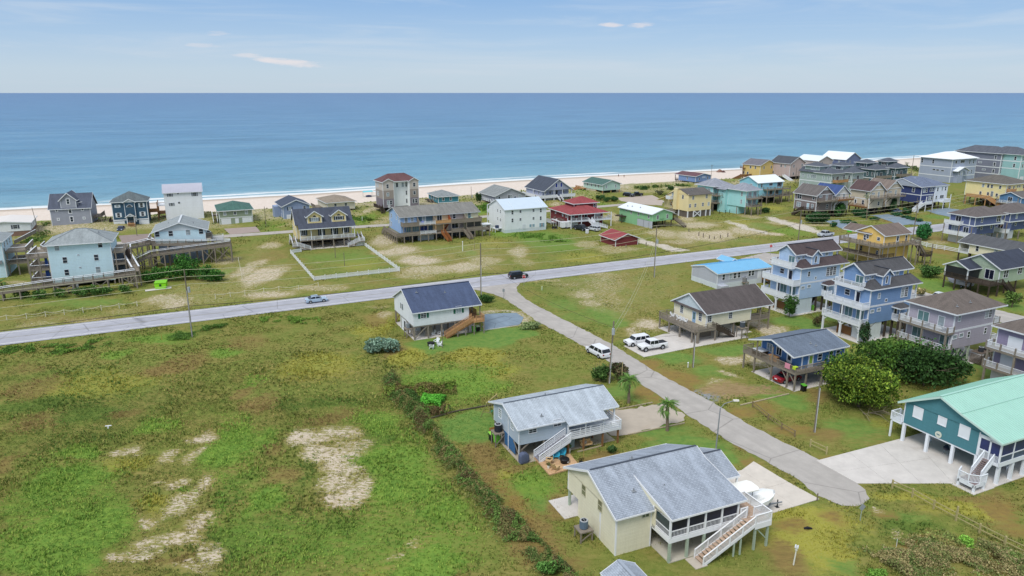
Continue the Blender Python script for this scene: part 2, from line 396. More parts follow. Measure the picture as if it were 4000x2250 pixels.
    def stairs(s,p0,p1,w,m=GREYW,rm=None,each=False,h=.95,st='bal',rise=.19,sides=(1,1),nm='stairs',tm=None,capm=None,pm=None):
        "p0 bottom, p1 top (x,y,z) centre line"
        p0=Vector(p0); p1=Vector(p1); d=Vector((p1.x-p0.x,p1.y-p0.y,0)); L=d.length; d.normalize(); a=Vector((-d.y,d.x,0)); Z=Vector((0,0,1))
        n=max(2,round((p1.z-p0.z)/rise)); b=MB()
        for sg in (-1,1): b.bar(p0+a*sg*w/2,p1+a*sg*w/2-Z*.1,.06,.3)
        o=s.part(nm,b,m); tb=MB(); dz=(p1.z-p0.z)/n; run=L/n
        for i in range(n):
            c=p0+d*(run*(i+.5)); z=p0.z+dz*(i+1)-.05
            if each:
                me=shared(('tread',w,round(run,2),(tm or m).name,round(math.atan2(d.y,d.x),2)),lambda:MB().bar(Vector((0,0,0))-a*(w/2-.03),a*(w/2-.03),run+.03,.05).mesh('tread',tm or m))
                link('tread',me,o,(c.x,c.y,z))
            else: tb.bar(Vector((c.x,c.y,z))-a*(w/2-.03),Vector((c.x,c.y,z))+a*(w/2-.03),run+.02,.05)
        if tb.v: s.part('treads',tb,tm or m,o)
        for sg,on in zip((-1,1),sides):
            if on: s.rail([p0+a*sg*w/2,p1+a*sg*w/2],rm or m,h,st,each=each,parent=o,capm=capm,pm=pm)
        return o
    def vent(s,pts):
        for p in pts:
            link('vent_pipe',shared('vent',lambda:MB().cyl((0,0,-.1),(0,0,.32),.07,n=7).box(-.22,.22,-.22,.22,-.02,.03).mesh('vent_pipe',METAL)),s.r,p)
    def panels(s,eave,ridge,m,wd=.45,n_=(0,0,1),rib=.05,name='roof_panel',parent=None):
        "standing seam panels between an eave line and a ridge line (pairs of points)"
        e0,e1=map(Vector,eave); r0,r1=map(Vector,ridge); L=(e1-e0).length; n=max(1,round(L/wd))
        for i in range(n):
            t0,t1=i/n,(i+1)/n; a,b=e0.lerp(e1,t0),e0.lerp(e1,t1-.0); c,d=r0.lerp(r1,t1),r0.lerp(r1,t0)
            q=MB(); q.slab([a,b,c,d],.03); q.bar(a+Vector((0,0,.02)),d+Vector((0,0,.02)),.045,rib)
            s.part(name,q,m,parent)

# ---------------- setting: sea, land, roads
SH0=np.array([-16.,372.]); SA=R(25.5); ALONG=np.array([math.cos(SA),math.sin(SA)]); OFF=np.array([-math.sin(SA),math.cos(SA)])
def dshore(x,y): return -((x-SH0[0])*OFF[0]+(y-SH0[1])*OFF[1]) + 3.2*np.sin(((x-SH0[0])*ALONG[0]+(y-SH0[1])*ALONG[1])*.021+.6)
def vnoise(x,y,s,seed=0):
    x=np.asarray(x)/s+seed*17.3; y=np.asarray(y)/s-seed*9.1
    xi=np.floor(x).astype(int); yi=np.floor(y).astype(int); fx=x-xi; fy=y-yi; fx=fx*fx*(3-2*fx); fy=fy*fy*(3-2*fy)
    h=lambda a,b:((np.sin(a*127.1+b*311.7+seed*13.7)*43758.5453)%1)
    return (h(xi,yi)*(1-fx)+h(xi+1,yi)*fx)*(1-fy)+(h(xi,yi+1)*(1-fx)+h(xi+1,yi+1)*fx)*fy
def inpoly(x,y,p):
    r=np.zeros(np.shape(x),bool); n=len(p)
    for i in range(n):
        (x1,y1),(x2,y2)=p[i],p[(i+1)%n]
        if y1==y2: continue
        r^=((y1>y)!=(y2>y))&(x<(x2-x1)*(y-y1)/(y2-y1)+x1)
    return r
# brushes: kind, strength, (centre x, y, radius x, radius y)
BRUSH=[
('s',1,(-41.6,87.62,1.73,1.89)),('s',.8,(-39.9,82.99,1.18,2.45)),('s',.9,(-48.65,84.23,1.67,1.26)),('s',.8,(-44.03,82.02,1.86,1.68)),('s',.85,(-40.44,75.75,1.63,2.51)),
('s',.9,(-36.18,74.92,1.62,3.7)),('s',.8,(-37.43,71.01,2.88,1.87)),('s',.85,(-39.87,68.47,1.59,1.05)),('s',.9,(-32.75,68.12,1.98,2.79)),('s',.8,(-34.81,64.78,4.18,1.92)),('s',.85,(-37.03,62.0,2.38,1.04)),('s',.8,(-30.61,62.0,1.65,2.38)),('s',.6,(-31.49,59.42,2.83,1.11)),
('s',1.05,(-26.66,87.62,2.22,2.97)),('s',.9,(-24.19,87.62,3.46,2.43)),('s',1.0,(-24.35,82.51,2.58,2.91)),('s',1.0,(-21.01,80.14,3.2,3.69)),('s',.95,(-21.41,76.17,2.4,2.53)),('s',1.0,(-17.66,74.92,2.37,3.29)),('s',1.05,(-19.48,72.53,2.51,1.55)),('s',.7,(-20.45,83.98,1.9,3.01)),('s',.6,(-12.2,62.6,1.11,0.6)),('s',.5,(-10.42,64.46,1.14,0.95)),
('l',1,(-45.65,64.46,4.92,4.78)),('l',1,(-45.11,60.55,5.39,2.57)),('l',.8,(-53.49,75.75,3.48,2.93)),('l',.9,(-55.13,83.49,3.79,1.73)),('l',.8,(-47.96,90.39,2.79,3.42)),('l',1,(-64.16,127.16,6.21,4.21)),('l',.9,(-69.19,117.83,2.9,2.75)),('l',.9,(-50.74,119.22,3.58,2.34)),('l',.8,(-41.88,106.16,2.05,2.28)),('l',.9,(-36.49,85.51,3.14,5.7)),('l',.6,(-38.05,73.31,1.9,0.99)),
('l',1,(-12.04,98.37,2.19,2.98)),('l',.6,(-19.2,92.72,4.41,3.58)),('l',.85,(-14.46,80.61,4.59,2.8)),('l',.9,(-12.06,74.92,3.23,3.29)),('l',.9,(-7.85,59.98,3.57,2.82)),('l',.8,(-31.92,87.08,1.96,4.27)),('l',.9,(-27.73,72.14,1.46,2.31)),('l',.8,(-7.74,70.26,1.83,2.21)),
('k',.9,(-28.08,65.1,2.87,4.21)),('k',.6,(-31.92,73.31,1.69,3.56)),('k',.75,(-18.14,66.75,5.85,3.03)),('k',.7,(-19.19,63.21,4.66,2.15)),('k',.7,(-24.37,66.08,2.9,3.98)),('k',.6,(-45.86,71.01,2.47,1.87)),('k',.8,(-28.55,97.71,7.07,1.96)),('k',.5,(-60.02,95.16,5.31,3.12)),('k',.6,(-70.15,97.71,4.89,3.27)),('k',.6,(-47.2,77.02,1.1,1.72)),('k',.8,(-18.66,87.08,2.21,7.51)),('k',.6,(-25.52,78.33,1.34,5.34)),
('d',.9,(-58.57,111.72,3.37,4.16)),('d',.7,(-55.71,114.27,4.07,5.21)),('d',.7,(-55.24,95.16,2.92,2.18)),('d',.8,(-62.41,80.61,1.38,2.8)),('d',.6,(-65.69,91.54,4.11,3.5)),('d',.8,(-40.58,102.49,1.7,2.85)),('d',.7,(-33.65,60.26,2.51,1.13)),('d',.6,(-49.43,124.58,3.72,4.06)),('d',.7,(-36.32,99.04,2.2,4.02)),('d',.7,(-14.28,103.2,2.0,1.8)),('d',.6,(-25.43,92.72,2.34,2.98)),('d',.7,(-27.88,76.6,1.98,2.13)),('d',.6,(-30.29,83.49,1.89,2.48)),('d',.6,(-74.7,103.93,5.75,4.39)),('d',.5,(-80.65,111.72,4.91,2.5)),
('y',.7,(-65.35,104.67,10.12,6.68)),('y',.6,(-32.42,112.56,7.72,7.62)),('y',.7,(-26.48,134.35,4.35,9.35)),('y',.8,(-18.02,117.83,3.54,4.59)),('y',.7,(-40.95,70.63,2.25,1.3)),('y',.6,(-49.73,66.41,2.33,2.0)),('y',.6,(-47.7,79.23,2.71,3.62)),('y',.7,(-6.44,117.83,7.08,5.51)),('y',.5,(-13.91,59.98,2.14,1.69)),
('l',.7,(-11.13,106.16,5.86,4.56)),('l',.6,(-3.74,103.93,4.6,3.65)),('y',.6,(-2.42,110.08,3.63,4.87)),
# yards round the two near houses
('g',1,(-5.69,90.7,3.68,4.37)),('g',.8,(-8.26,88.98,1.72,2.53)),('d',1,(-4.02,83.4,2.52,4.15)),('d',.9,(-2.12,79.09,2.41,2.06)),('d',1,(-1.87,75.46,1.49,2.53)),('o',.9,(-0.37,71.53,1.73,3.47)),('d',.9,(2.29,65.38,2.78,3.72)),('d',1,(4.77,70.39,2.02,3.09)),('l',.9,(3.21,74.52,2.78,3.41)),('g',.8,(2.78,71.24,1.73,2.58)),('d',.7,(1.3,77.73,1.69,1.33)),('y',.7,(0.28,76.42,1.84,1.62)),('d',.8,(4.51,61.17,3.04,1.99)),('o',.6,(1.45,67.68,1.35,2.37)),
('d',.9,(10.84,82.65,2.86,1.85)),('g',.9,(20.15,88.98,4.58,2.32)),('g',1,(22.84,84.8,5.47,3.04)),('g',1,(27.05,81.34,2.39,2.06)),('o',.9,(29.78,80.07,1.36,2.0)),('d',1,(30.4,85.64,2.23,2.25)),('o',.7,(31.15,81.59,0.76,1.81)),('d',1,(9.27,81.85,2.15,1.56)),('d',.8,(12.18,82.9,1.92,1.06)),
('g',.9,(16.87,101.78,2.67,3.67)),('o',1,(20.88,101.78,2.0,3.0)),('o',.9,(22.03,99.5,0.79,1.28)),('g',.8,(17.95,98.54,1.17,1.26)),
('g',1,(-9.93,123.9,7.95,3.44)),('g',1,(-3.64,128.64,5.58,4.1)),('g',1,(1.71,131.14,2.7,3.4)),('g',.9,(-15.57,122.76,2.16,3.01)),
('s',.7,(-25.81,142.1,2.18,3.44)),('d',.8,(-27.3,138.27,3.12,5.62)),('d',.8,(-21.12,121.64,2.02,4.07)),('s',.7,(-4.05,144.6,3.84,1.52)),('s',.8,(2.22,138.27,1.84,5.62)),('s',.5,(-28.35,148.24,3.93,1.33)),('s',.4,(-4.12,147.18,1.8,1.05)),
# verges of the side street and the yards to its right
('o',1,(22.69,112.72,2.47,2.9)),('o',1,(25.24,108.07,2.21,3.13)),('o',.9,(27.32,106.74,2.35,2.63)),('d',1,(27.19,103.34,1.96,2.07)),('s',.7,(32.43,104.59,3.3,2.11)),('s',.9,(35.57,109.66,1.55,1.38)),('s',.6,(35.14,102.12,4.2,1.62)),('s',.9,(37.3,116.19,3.09,2.55)),('s',.8,(41.47,116.19,2.18,3.06)),('g',.9,(27.68,116.19,4.72,3.57)),('g',.9,(38.12,120.95,4.89,3.29)),('g',.8,(32.35,109.89,3.97,3.23)),('g',.9,(38.38,104.59,2.15,1.69)),('g',.9,(39.29,100.13,4.13,2.34)),
('s',1,(26.72,134.9,3.95,4.69)),('s',.8,(23.08,130.35,2.42,2.52)),('s',1,(48.97,134.23,2.9,7.32)),('s',.7,(50.17,132.92,2.26,3.91)),('g',1,(56.41,136.94,4.22,4.83)),('g',.9,(57.15,132.92,2.46,2.61)),('g',.9,(18.32,141.19,3.9,6.57)),('g',.8,(19.95,135.57,2.51,4.06)),
('s',.8,(16.03,156.72,3.96,4.4)),('s',.7,(18.21,149.69,2.28,3.37)),('s',.7,(8.69,168.91,4.68,1.52)),('s',.6,(22.33,176.37,5.75,2.29)),('s',.5,(12.67,165.19,4.16,1.62)),('g',.7,(11.47,148.36,4.9,3.98)),('g',.6,(13.67,141.39,4.69,3.64)),('g',.6,(18.38,170.18,5.35,2.57)),
('o',.9,(32.4,94.99,2.35,1.83)),('o',.8,(36.09,95.73,2.2,2.6)),('g',1,(41.35,98.01,3.22,2.72)),('g',.9,(40.09,100.79,2.47,1.63)),('d',.8,(45.04,101.2,1.99,2.46)),('g',.8,(46.16,88.56,4.94,4.61)),('o',.9,(37.39,88.98,3.05,2.53)),('d',.9,(41.86,86.92,3.55,2.43)),('o',.8,(39.56,81.92,2.48,1.1)),('y',.6,(51.39,90.27,2.32,2.6)),
('y',1,(31.75,67.68,5.11,3.42)),('y',1,(29.17,62.98,4.67,3.5)),('o',.9,(34.12,67.94,1.66,2.12)),('o',.9,(28.63,66.13,2.36,1.52)),('d',1,(25.84,61.17,2.35,2.66)),('g',.8,(31.92,61.17,1.93,1.55)),('k',.9,(40.38,66.9,2.68,2.58)),('k',.9,(43.67,66.13,2.65,1.01)),('g',.6,(42.42,67.94,2.57,1.59)),('o',.8,(39.93,69.01,1.68,1.36)),('s',.5,(39.02,65.38,0.73,1.24)),('s',.7,(39.7,70.11,0.93,0.84)),('y',.9,(43.81,73.6,3.56,1.21)),('y',.9,(48.56,70.67,4.68,2.83)),('o',1,(52.46,70.67,2.34,2.26)),('o',.8,(51.72,67.15,2.69,2.07)),('d',.8,(51.71,73.3,3.54,1.2)),('k',.5,(56.17,74.21,2.44,1.85)),('d',.9,(42.62,62.98,4.25,1.4)),('d',.8,(45.73,61.17,4.14,1.77)),
# green yards among the tall houses
('g',1,(66.96,124.62,5.54,4.47)),('g',1,(58.1,135.65,4.6,4.47)),('l',.8,(62.7,119.7,3.28,2.96)),('g',.9,(79.4,112.43,4.27,4.77)),('l',.8,(101.1,168.42,4.5,6.68)),('g',.9,(99.76,164.08,3.84,6.37)),('g',.9,(107.67,147.74,2.99,6.11)),('d',.7,(124.0,204.46,6.75,4.81)),('s',.9,(50.86,132.73,2.48,4.3)),('g',.7,(65.37,140.26,2.85,3.17)),('s',.6,(129.24,216.96,2.92,3.91)),
# north of the road, left to right
('s',.9,(-71.99,150.54,4.14,4.93)),('s',.8,(-76.7,153.55,3.94,6.14)),('s',.9,(-67.59,179.55,2.93,8.22)),('s',.7,(-76.86,191.15,4.83,4.62)),('s',.5,(-85.17,138.68,6.66,1.86)),('s',.5,(-93.31,135.37,4.51,1.46)),('s',.4,(-80.19,143.93,5.3,1.99)),('s',.4,(-66.85,153.55,4.22,4.09)),('g',.9,(-72.25,176.85,1.93,3.72)),('g',.7,(-91.88,150.54,9.94,3.15)),('d',.6,(-90.29,138.68,12.8,2.54)),('k',.7,(-103.29,155.62,14.24,3.14)),('s',.6,(-118.56,167.98,2.45,1.45)),
('s',1,(-61.9,174.8,4.36,12.41)),('s',.8,(-67.72,188.03,2.87,6.3)),('s',.8,(-72.24,210.82,3.6,5.86)),('s',.9,(-54.3,157.37,6.68,3.95)),('s',.7,(-46.11,162.01,6.24,2.98)),('s',.6,(-42.34,163.21,4.71,3.62)),('d',.6,(-66.76,196.22,5.23,6.83)),('g',.3,(-47.33,196.22,12.33,6.83)),('y',.6,(-41.16,188.03,7.18,9.47)),('s',.4,(-52.85,188.82,1.8,1.9)),
('s',.9,(-39.24,218.92,6.21,11.57)),('s',.95,(-32.71,203.27,6.57,9.13)),('s',1,(-25.78,191.23,6.2,6.51)),('s',.8,(-20.96,180.45,9.32,6.56)),('s',.9,(-12.52,183.41,6.31,6.01)),('s',.7,(-7.55,191.23,5.83,5.69)),('s',.6,(-23.69,174.8,6.7,4.12)),('g',.6,(-20.89,208.89,9.51,4.8)),('g',.8,(-10.95,200.57,2.67,3.91)),('y',.5,(-6.39,214.8,6.1,8.11)),('d',.5,(-32.55,168.18,6.46,3.19)),
('s',.7,(-87.45,270.21,5.06,12.56)),('s',.5,(-92.5,267.11,4.51,12.29)),('s',.8,(-54.13,273.38,3.07,8.02)),('s',.6,(-46.39,255.36,2.88,11.27)),('l',.7,(-52.7,258.2,4.85,12.96)),('l',.6,(-80.08,242.0,3.19,8.9)),('k',.8,(-85.09,242.0,2.28,10.17)),('s',.5,(-77.52,247.18,2.79,7.94)),
('l',.8,(8.75,225.47,8.75,8.77)),('l',.6,(14.1,209.15,7.21,9.13)),('g',.7,(11.44,218.66,10.46,14.94)),('s',.8,(1.82,201.81,2.73,9.96)),('s',.6,(22.24,212.24,4.13,6.25)),('s',.6,(30.91,206.16,6.8,5.92)),('s',.5,(4.26,188.49,4.26,5.0)),('y',.6,(19.06,194.94,8.8,6.66)),('s',.8,(37.25,261.84,2.33,14.02)),('d',.5,(39.33,240.37,7.15,11.9)),
('s',.8,(49.2,230.85,5.51,9.18)),('s',.9,(64.08,246.45,8.06,8.31)),('s',.9,(60.56,225.47,11.1,10.53)),('s',1,(68.3,229.03,5.46,9.04)),('s',.9,(76.86,234.57,5.94,9.46)),('s',.7,(51.92,217.02,5.84,4.89)),('s',.8,(63.48,259.53,4.23,6.88)),('d',.6,(47.99,213.81,8.0,4.75)),('y',.6,(80.02,250.67,5.95,8.58)),('g',.5,(71.9,218.66,6.54,4.96)),('l',.5,(71.16,359.97,13.7,19.4)),('g',.6,(59.25,351.57,8.24,16.47)),('s',.6,(88.05,264.19,4.7,5.93)),('g',.7,(85.37,244.39,4.36,6.13)),
('l',.7,(90.78,233.64,6.73,9.08)),('s',1,(84.82,230.07,2.98,3.17)),('s',.7,(95.76,249.06,7.15,3.07)),('s',.7,(104.85,245.02,7.04,3.57)),('d',.7,(104.14,259.71,7.44,5.55)),('d',.6,(105.59,233.64,4.04,3.63)),('d',.8,(133.59,255.35,4.03,5.37)),('g',.8,(155.28,261.95,5.25,5.64)),('d',.9,(132.71,221.58,4.48,6.56)),('o',.8,(122.7,203.44,5.31,4.88)),('s',.5,(129.93,218.35,2.52,2.39)),('l',.6,(251.33,364.1,6.18,12.77)),('d',.6,(221.25,322.52,6.42,16.85)),('s',.8,(201.63,294.77,6.72,5.66)),('y',.7,(103.67,283.86,4.86,6.58)),('k',.7,(239.06,428.87,6.04,35.27)),('l',.4,(245.18,447.11,5.66,19.03)),
('l',.8,(-10.84,277.02,3.71,11.79)),('l',.8,(-1.31,230.18,7.78,6.2)),('l',.6,(36.25,292.51,3.67,6.53)),('s',.8,(18.01,294.15,3.69,6.61)),('s',.6,(32.74,263.02,3.31,8.0)),
]
POLY=[('k',.55,[(3.97,166.82),(13.22,172.78),(25.78,176.37),(20.74,139.59),(11.1,143.23),(6.35,152.43)]),('k',.4,[(0.0,232.69),(10.48,234.57),(26.92,225.47),(20.79,197.63),(10.79,188.49)]),('k',.35,[(-86.38,114.27),(-63.17,111.72),(-49.94,102.49),(-47.19,90.39),(-57.87,79.23),(-61.18,77.46)]),
('w',1,[(18.13,95.04),(20.26,96.99),(22.07,97.76),(23.07,96.38),(24.24,93.73),(23.92,92.31),(21.78,92.03),(19.38,92.31),(18.16,93.73)]),
('u',0.9,[(28.43,103.76),(31.89,105.02),(36.29,105.87),(39.39,105.66),(40.62,106.31),(39.93,104.8),(36.14,102.73),(42.02,104.17),(41.56,103.34),(36.53,100.92),(32.39,99.36),(29.56,99.36),(28.95,101.31)]),
('v',1,[(28.17,103.34),(29.63,103.96),(30.18,101.71),(31.68,101.31),(32.08,99.36),(30.03,99.36),(29.01,100.92)]),
('w',0.6,[(-5.98,142.84),(-4.04,144.35),(0.39,145.37),(2.3,144.1),(4.09,139.21),(3.72,135.97),(1.47,134.84),(2.23,139.21),(0.97,142.7),(-2.53,142.4),(-5.93,141.52)]),
('w',0.9,[(74.78,257.26),(77.3,252.83),(81.09,242.36),(83.73,232.69),(81.98,227.59),(79.09,236.09),(76.78,246.03)]),
('w',0.9,[(39.62,222.02),(43.16,217.02),(46.69,210.68),(51.71,203.96),(47.1,201.1),(44.5,207.64),(38.5,215.4)]),
('w',0.9,[(94.52,264.22),(98.29,257.95),(100.23,244.04),(102.89,233.64),(99.05,229.2),(95.92,238.26),(93.98,249.06),(92.07,257.07)]),
('w',0.7,[(197.29,291.97),(197.22,276.18),(193.04,270.07),(193.95,281.25)]),
('w',0.7,[(-118.8,164.94),(-116.09,167.57),(-115.23,166.25),(-117.93,163.66)]),
('g',1,[(-18.38,124.28),(-16.53,125.44),(-15.21,126.43),(-5.56,130.3),(1.33,133.96),(3.72,130.72),(4.34,128.85),(-0.95,124.86),(-7.31,122.95),(-11.56,120.54),(-14.94,119.46),(-16.82,120.54)]),
('g',.9,[(-10.37,92.93),(-3.37,97.2),(-2.78,90.7),(-2.92,88.98),(-5.57,85.32),(-7.63,85.72)]),('g',.35,[(-60.93,199.34),(-44.08,207.93),(-30.98,182.67),(-48.46,172.76)]),
('l',.75,[(-58.07,72.92),(-57.3,78.33),(-54.94,83.98),(-47.43,77.46),(-42.83,69.54),(-40.08,62.9),(-38.84,58.63),(-48.29,58.63)]),('l',.6,[(-42.76,95.16),(-36.65,95.16),(-24.14,58.63),(-27.29,58.63),(-33.61,73.31)]),('l',.6,[(-21.78,95.16),(-14.88,91.54),(-7.31,77.46),(-4.65,69.54),(-1.4,58.63),(-24.14,58.63),(-27.63,68.82),(-21.4,70.26),(-15.22,71.01),(-18.55,83.98)]),('l',.5,[(-18.78,114.27),(0.0,114.27),(-2.23,100.39),(-12.46,92.72),(-18.74,106.16)]),
('t',.55,[(-103.09,138.68),(-81.61,146.7),(-80.68,162.14),(-75.71,188.12),(-79.09,219.15),(-55.94,151.53),(-78.36,140.39),(-98.13,131.43)]),('t',.5,[(-49.87,234.61),(-24.48,212.79),(-0.29,221.04),(-0.24,179.01),(-26.46,170.77),(-29.82,181.92)]),('t',.5,[(36.04,242.36),(62.08,261.84),(89.15,248.54),(78.36,217.02),(52.54,206.16),(40.37,225.47)]),('t',.55,[(4.0,168.49),(26.16,179.15),(20.74,139.59),(13.46,149.69)]),('t',.5,[(19.42,177.18),(46.25,188.99),(42.63,166.69),(30.91,141.19),(20.37,135.57)]),('t',.45,[(-65.93,203.27),(-48.41,169.46),(-56.44,152.98),(-79.74,221.04)])]
def masks(x,y):
    M={k:np.zeros(np.shape(x)) for k in 'sdlgyoktbwuv'}
    wx=x+(vnoise(x,y,5,3)-.5)*3.2+(vnoise(x,y,1.6,4)-.5)*1.2; wy=y+(vnoise(x,y,5,5)-.5)*3.2+(vnoise(x,y,1.6,6)-.5)*1.2
    for k,s,(cx,cy,rx,ry) in BRUSH:
        sel=(abs(wx-cx)<rx*1.3)&(abs(wy-cy)<ry*1.3)
        if not sel.any(): continue
        q=np.sqrt(((wx[sel]-cx)/rx)**2+((wy[sel]-cy)/ry)**2); v=s*np.clip((1.3-q)/.75,0,1)
        M[k][sel]=np.maximum(M[k][sel],v)
    for k,s,P in POLY:
        for jx,jy in ((0,0),(1.1,.6),(-1.1,-.6),(-.6,1.1),(.6,-1.1)): q=inpoly(wx+jx*(1 if k in 'gwuv' else 2.5),wy+jy*(1 if k in 'gwuv' else 2.5),P); M[k]=np.maximum(M[k],0)+q*s*.2 if k in 'tgwuvk' else np.minimum(M[k]+q*s*.2,1.1)
    d=dshore(x,y)+(vnoise(x,y,9,8)-.5)*9+(vnoise(x,y,2.5,9)-.5)*3
    beach=np.clip((46+.022*(x+60)-d)/3,0,1); M['s']=np.maximum(M['s'],M['t']*.62); M['b']=beach
    dune=np.clip((86-d)/12,0,1)*(1-beach); M['s']=np.maximum(M['s'],dune*(.25+.7*vnoise(x,y,8,11))); M['l']=np.maximum(M['l'],dune*.6*vnoise(x,y,10,12)); M['k']=np.maximum(M['k'],dune*.55)
    return M
def groundz(x,y):
    d=dshore(x,y); z=np.zeros(np.shape(x))-.02
    dn=np.clip((d-42)/10,0,1)*np.clip((84-d)/16,0,1); z+=dn*(vnoise(x,y,12,21)*1.3+vnoise(x,y,4,22)*.5)
    return z
def ground():
    def ax(segs):
        out=[]
        for a,b,st in segs: out+=list(np.arange(a,b,st))
        return np.array(out+[segs[-1][1]])
    X=ax([(-1500,-300,60),(-300,-120,5),(-120,110,.75),(110,230,1.5),(230,420,5),(420,1800,60)]); Y=ax([(-400,45,20),(45,50,2.5),(50,150,.6),(150,320,.9),(320,500,2.2),(500,1300,20)])
    gx,gy=np.meshgrid(X,Y); d=dshore(gx,gy)
    z=groundz(gx,gy); beach=np.clip((46-d)/46,0,3); z=np.where(d<46,.1-beach*1.1,z)
    # low hummocks in the unmown field on the near left
    f=np.clip((5-gx-(gy-60)*-.0)/25,0,1)*np.clip((125-gy)/20,0,1)*np.clip((gy-40)/10,0,1); z=z-f*(.25*vnoise(gx,gy,9,31)+.12*vnoise(gx,gy,2.2,32))
    nx,ny=len(X),len(Y); vs=np.stack([gx,gy,z],-1).reshape(-1,3)
    i=np.arange(nx*ny).reshape(ny,nx); fs=np.stack([i[:-1,:-1],i[:-1,1:],i[1:,1:],i[1:,:-1]],-1).reshape(-1,4)
    keep=(d[:-1,:-1]>-45).reshape(-1); fs=fs[keep]
    me=bpy.data.meshes.new('ground'); me.vertices.add(len(vs)); me.vertices.foreach_set('co',vs.ravel())
    me.loops.add(len(fs)*4); me.loops.foreach_set('vertex_index',fs.ravel()); me.polygons.add(len(fs)); me.polygons.foreach_set('loop_start',np.arange(0,len(fs)*4,4)); me.polygons.foreach_set('loop_total',np.full(len(fs),4)); me.polygons.foreach_set('use_smooth',np.ones(len(fs),bool))
    me.update(); me.validate()
    M=masks(vs[:,0],vs[:,1])
    for nm,ks in (('m1','sdl'),('m2','gyo'),('m3','kkk'),('m4','wuv')):
        a=me.color_attributes.new(nm,'FLOAT_COLOR','POINT'); buf=np.ones((len(vs),4),'f')
        for j,k in enumerate(ks): buf[:,j]=M[k]
        if nm=='m3': buf[:,1]=np.clip((9-dshore(vs[:,0],vs[:,1]))/8,0,1); buf[:,2]=M['b']
        a.data.foreach_set('color',buf.ravel())
    o=link('ground',me); o['kind']='structure'
    m=bpy.data.materials.new('ground'); m.use_nodes=True; t=m.node_tree; L=t.links; b=t.nodes['Principled BSDF']; b.inputs['Roughness'].default_value=.95; b.inputs['Specular IOR Level'].default_value=.1
    P=nd(t,'ShaderNodeNewGeometry').outputs['Position']
    A=[sep(t,nd(t,'ShaderNodeAttribute',attribute_name=n).outputs['Color']) for n in ('m1','m2','m3','m4')]
    n1=noise(t,P,.16,6,.6); n2=noise(t,P,.9,6,.65); n3=noise(t,P,4.5,5,.7); st=noise(t,mapping(t,P,rot=(0,0,R(26)),sc=(.5,1.6,1)),1.3,5,.7,.4)
    jit=math_(t,'ADD',math_(t,'MULTIPLY',math_(t,'SUBTRACT',n2,.5),.9),math_(t,'MULTIPLY',math_(t,'SUBTRACT',st,.5),1.5)); jit=math_(t,'ADD',jit,math_(t,'MULTIPLY',math_(t,'SUBTRACT',n3,.5),.6))
    jl=math_(t,'MULTIPLY',jit,1.1)
    sp=noise(t,mapping(t,P,rot=(0,0,R(20)),sc=(.7,1.9,1)),2.0,6,.8,.4); jit=math_(t,'ADD',math_(t,'MULTIPLY',math_(t,'SUBTRACT',sp,.5),3.4),math_(t,'MULTIPLY',math_(t,'SUBTRACT',n3,.5),.8))
    def fac(mk,j,a,b_): return mapr(t,math_(t,'ADD',mk,math_(t,'MULTIPLY',j,math_(t,'MULTIPLY',mapr(t,mk,0,.25),1))),a,b_,0,1,True)
    def tone(h1,h2,s): return mixc(t,mapr(t,s,.32,.68,0,1,True),lin(h1),lin(h2))
    col=tone('#6d7d38','#898c49',n2); col=mixc(t,mapr(t,n1,.4,.62,0,.75,True),col,tone('#9a8d55','#7c7a3c',st)); col=mixc(t,mapr(t,st,.52,.7,0,.6,True),col,lin('#667132'))
    col=mixc(t,fac(A[1][1],jl,.1,1.05),col,tone('#9c9a3c','#a9a456',n3))
    col=mixc(t,fac(A[2][0],jl,.12,1.1),col,tone('#577030','#6e823c',n2))
    col=mixc(t,fac(A[0][2],jl,.12,1.1),col,tone('#7f9d42','#688a3a',n2))
    col=mixc(t,fac(A[1][0],jl,.12,1.05),col,tone('#628740','#7b9348',n2))
    col=mixc(t,fac(A[0][1],jl,.12,1.1),col,tone('#97804f','#7f7043',st))
    col=mixc(t,fac(A[1][2],jl,.12,1.1),col,tone('#988048','#877446',n2))
    sand=tone('#ddcfbe','#c9b9a2',n2); sand=mixc(t,mapr(t,n3,.55,.75,0,.35),sand,lin('#a8977c')); sand=mixc(t,A[2][1],sand,lin('#a89782'))
    col=mixc(t,mapr(t,A[0][0],.05,.6,0,.5,True),col,tone('#a89b62','#958a52',st)); col=mixc(t,fac(math_(t,'MULTIPLY',A[0][0],.64),jit,.34,.74),col,sand); col=mixc(t,fac(math_(t,'MULTIPLY',A[3][1],.85),jit,.3,.6),col,tone('#a8926c','#8f7a56',st)); col=mixc(t,fac(math_(t,'MULTIPLY',A[3][2],.85),jit,.3,.6),col,tone('#98a0a8','#7f858c',n2)); col=mixc(t,fac(math_(t,'MULTIPLY',A[3][0],.9),jit,.3,.6),col,tone('#d6cec2','#c4baaa',n2)); col=mixc(t,A[2][2],col,mixc(t,A[2][1],tone('#ddd1c6','#d0c2b4',n2),lin('#a99a8a')))
    col=mixc(t,mapr(t,n3,.5,.75,0,.3,True),col,mixc(t,.4,col,(0,0,0)))
    col=mixc(t,math_(t,'MULTIPLY',.13,math_(t,'SUBTRACT',1,A[2][2])),col,(0,0,0)); L.new(col,b.inputs['Base Color'])
    h=math_(t,'ADD',math_(t,'MULTIPLY',n3,.6),math_(t,'MULTIPLY',st,1.0)); bp=nd(t,'ShaderNodeBump',i={'Strength':.55,'Distance':.14}); L.new(h,bp.inputs['Height']); L.new(bp.outputs[0],b.inputs['Normal'])
    me.materials.append(m)
ground()
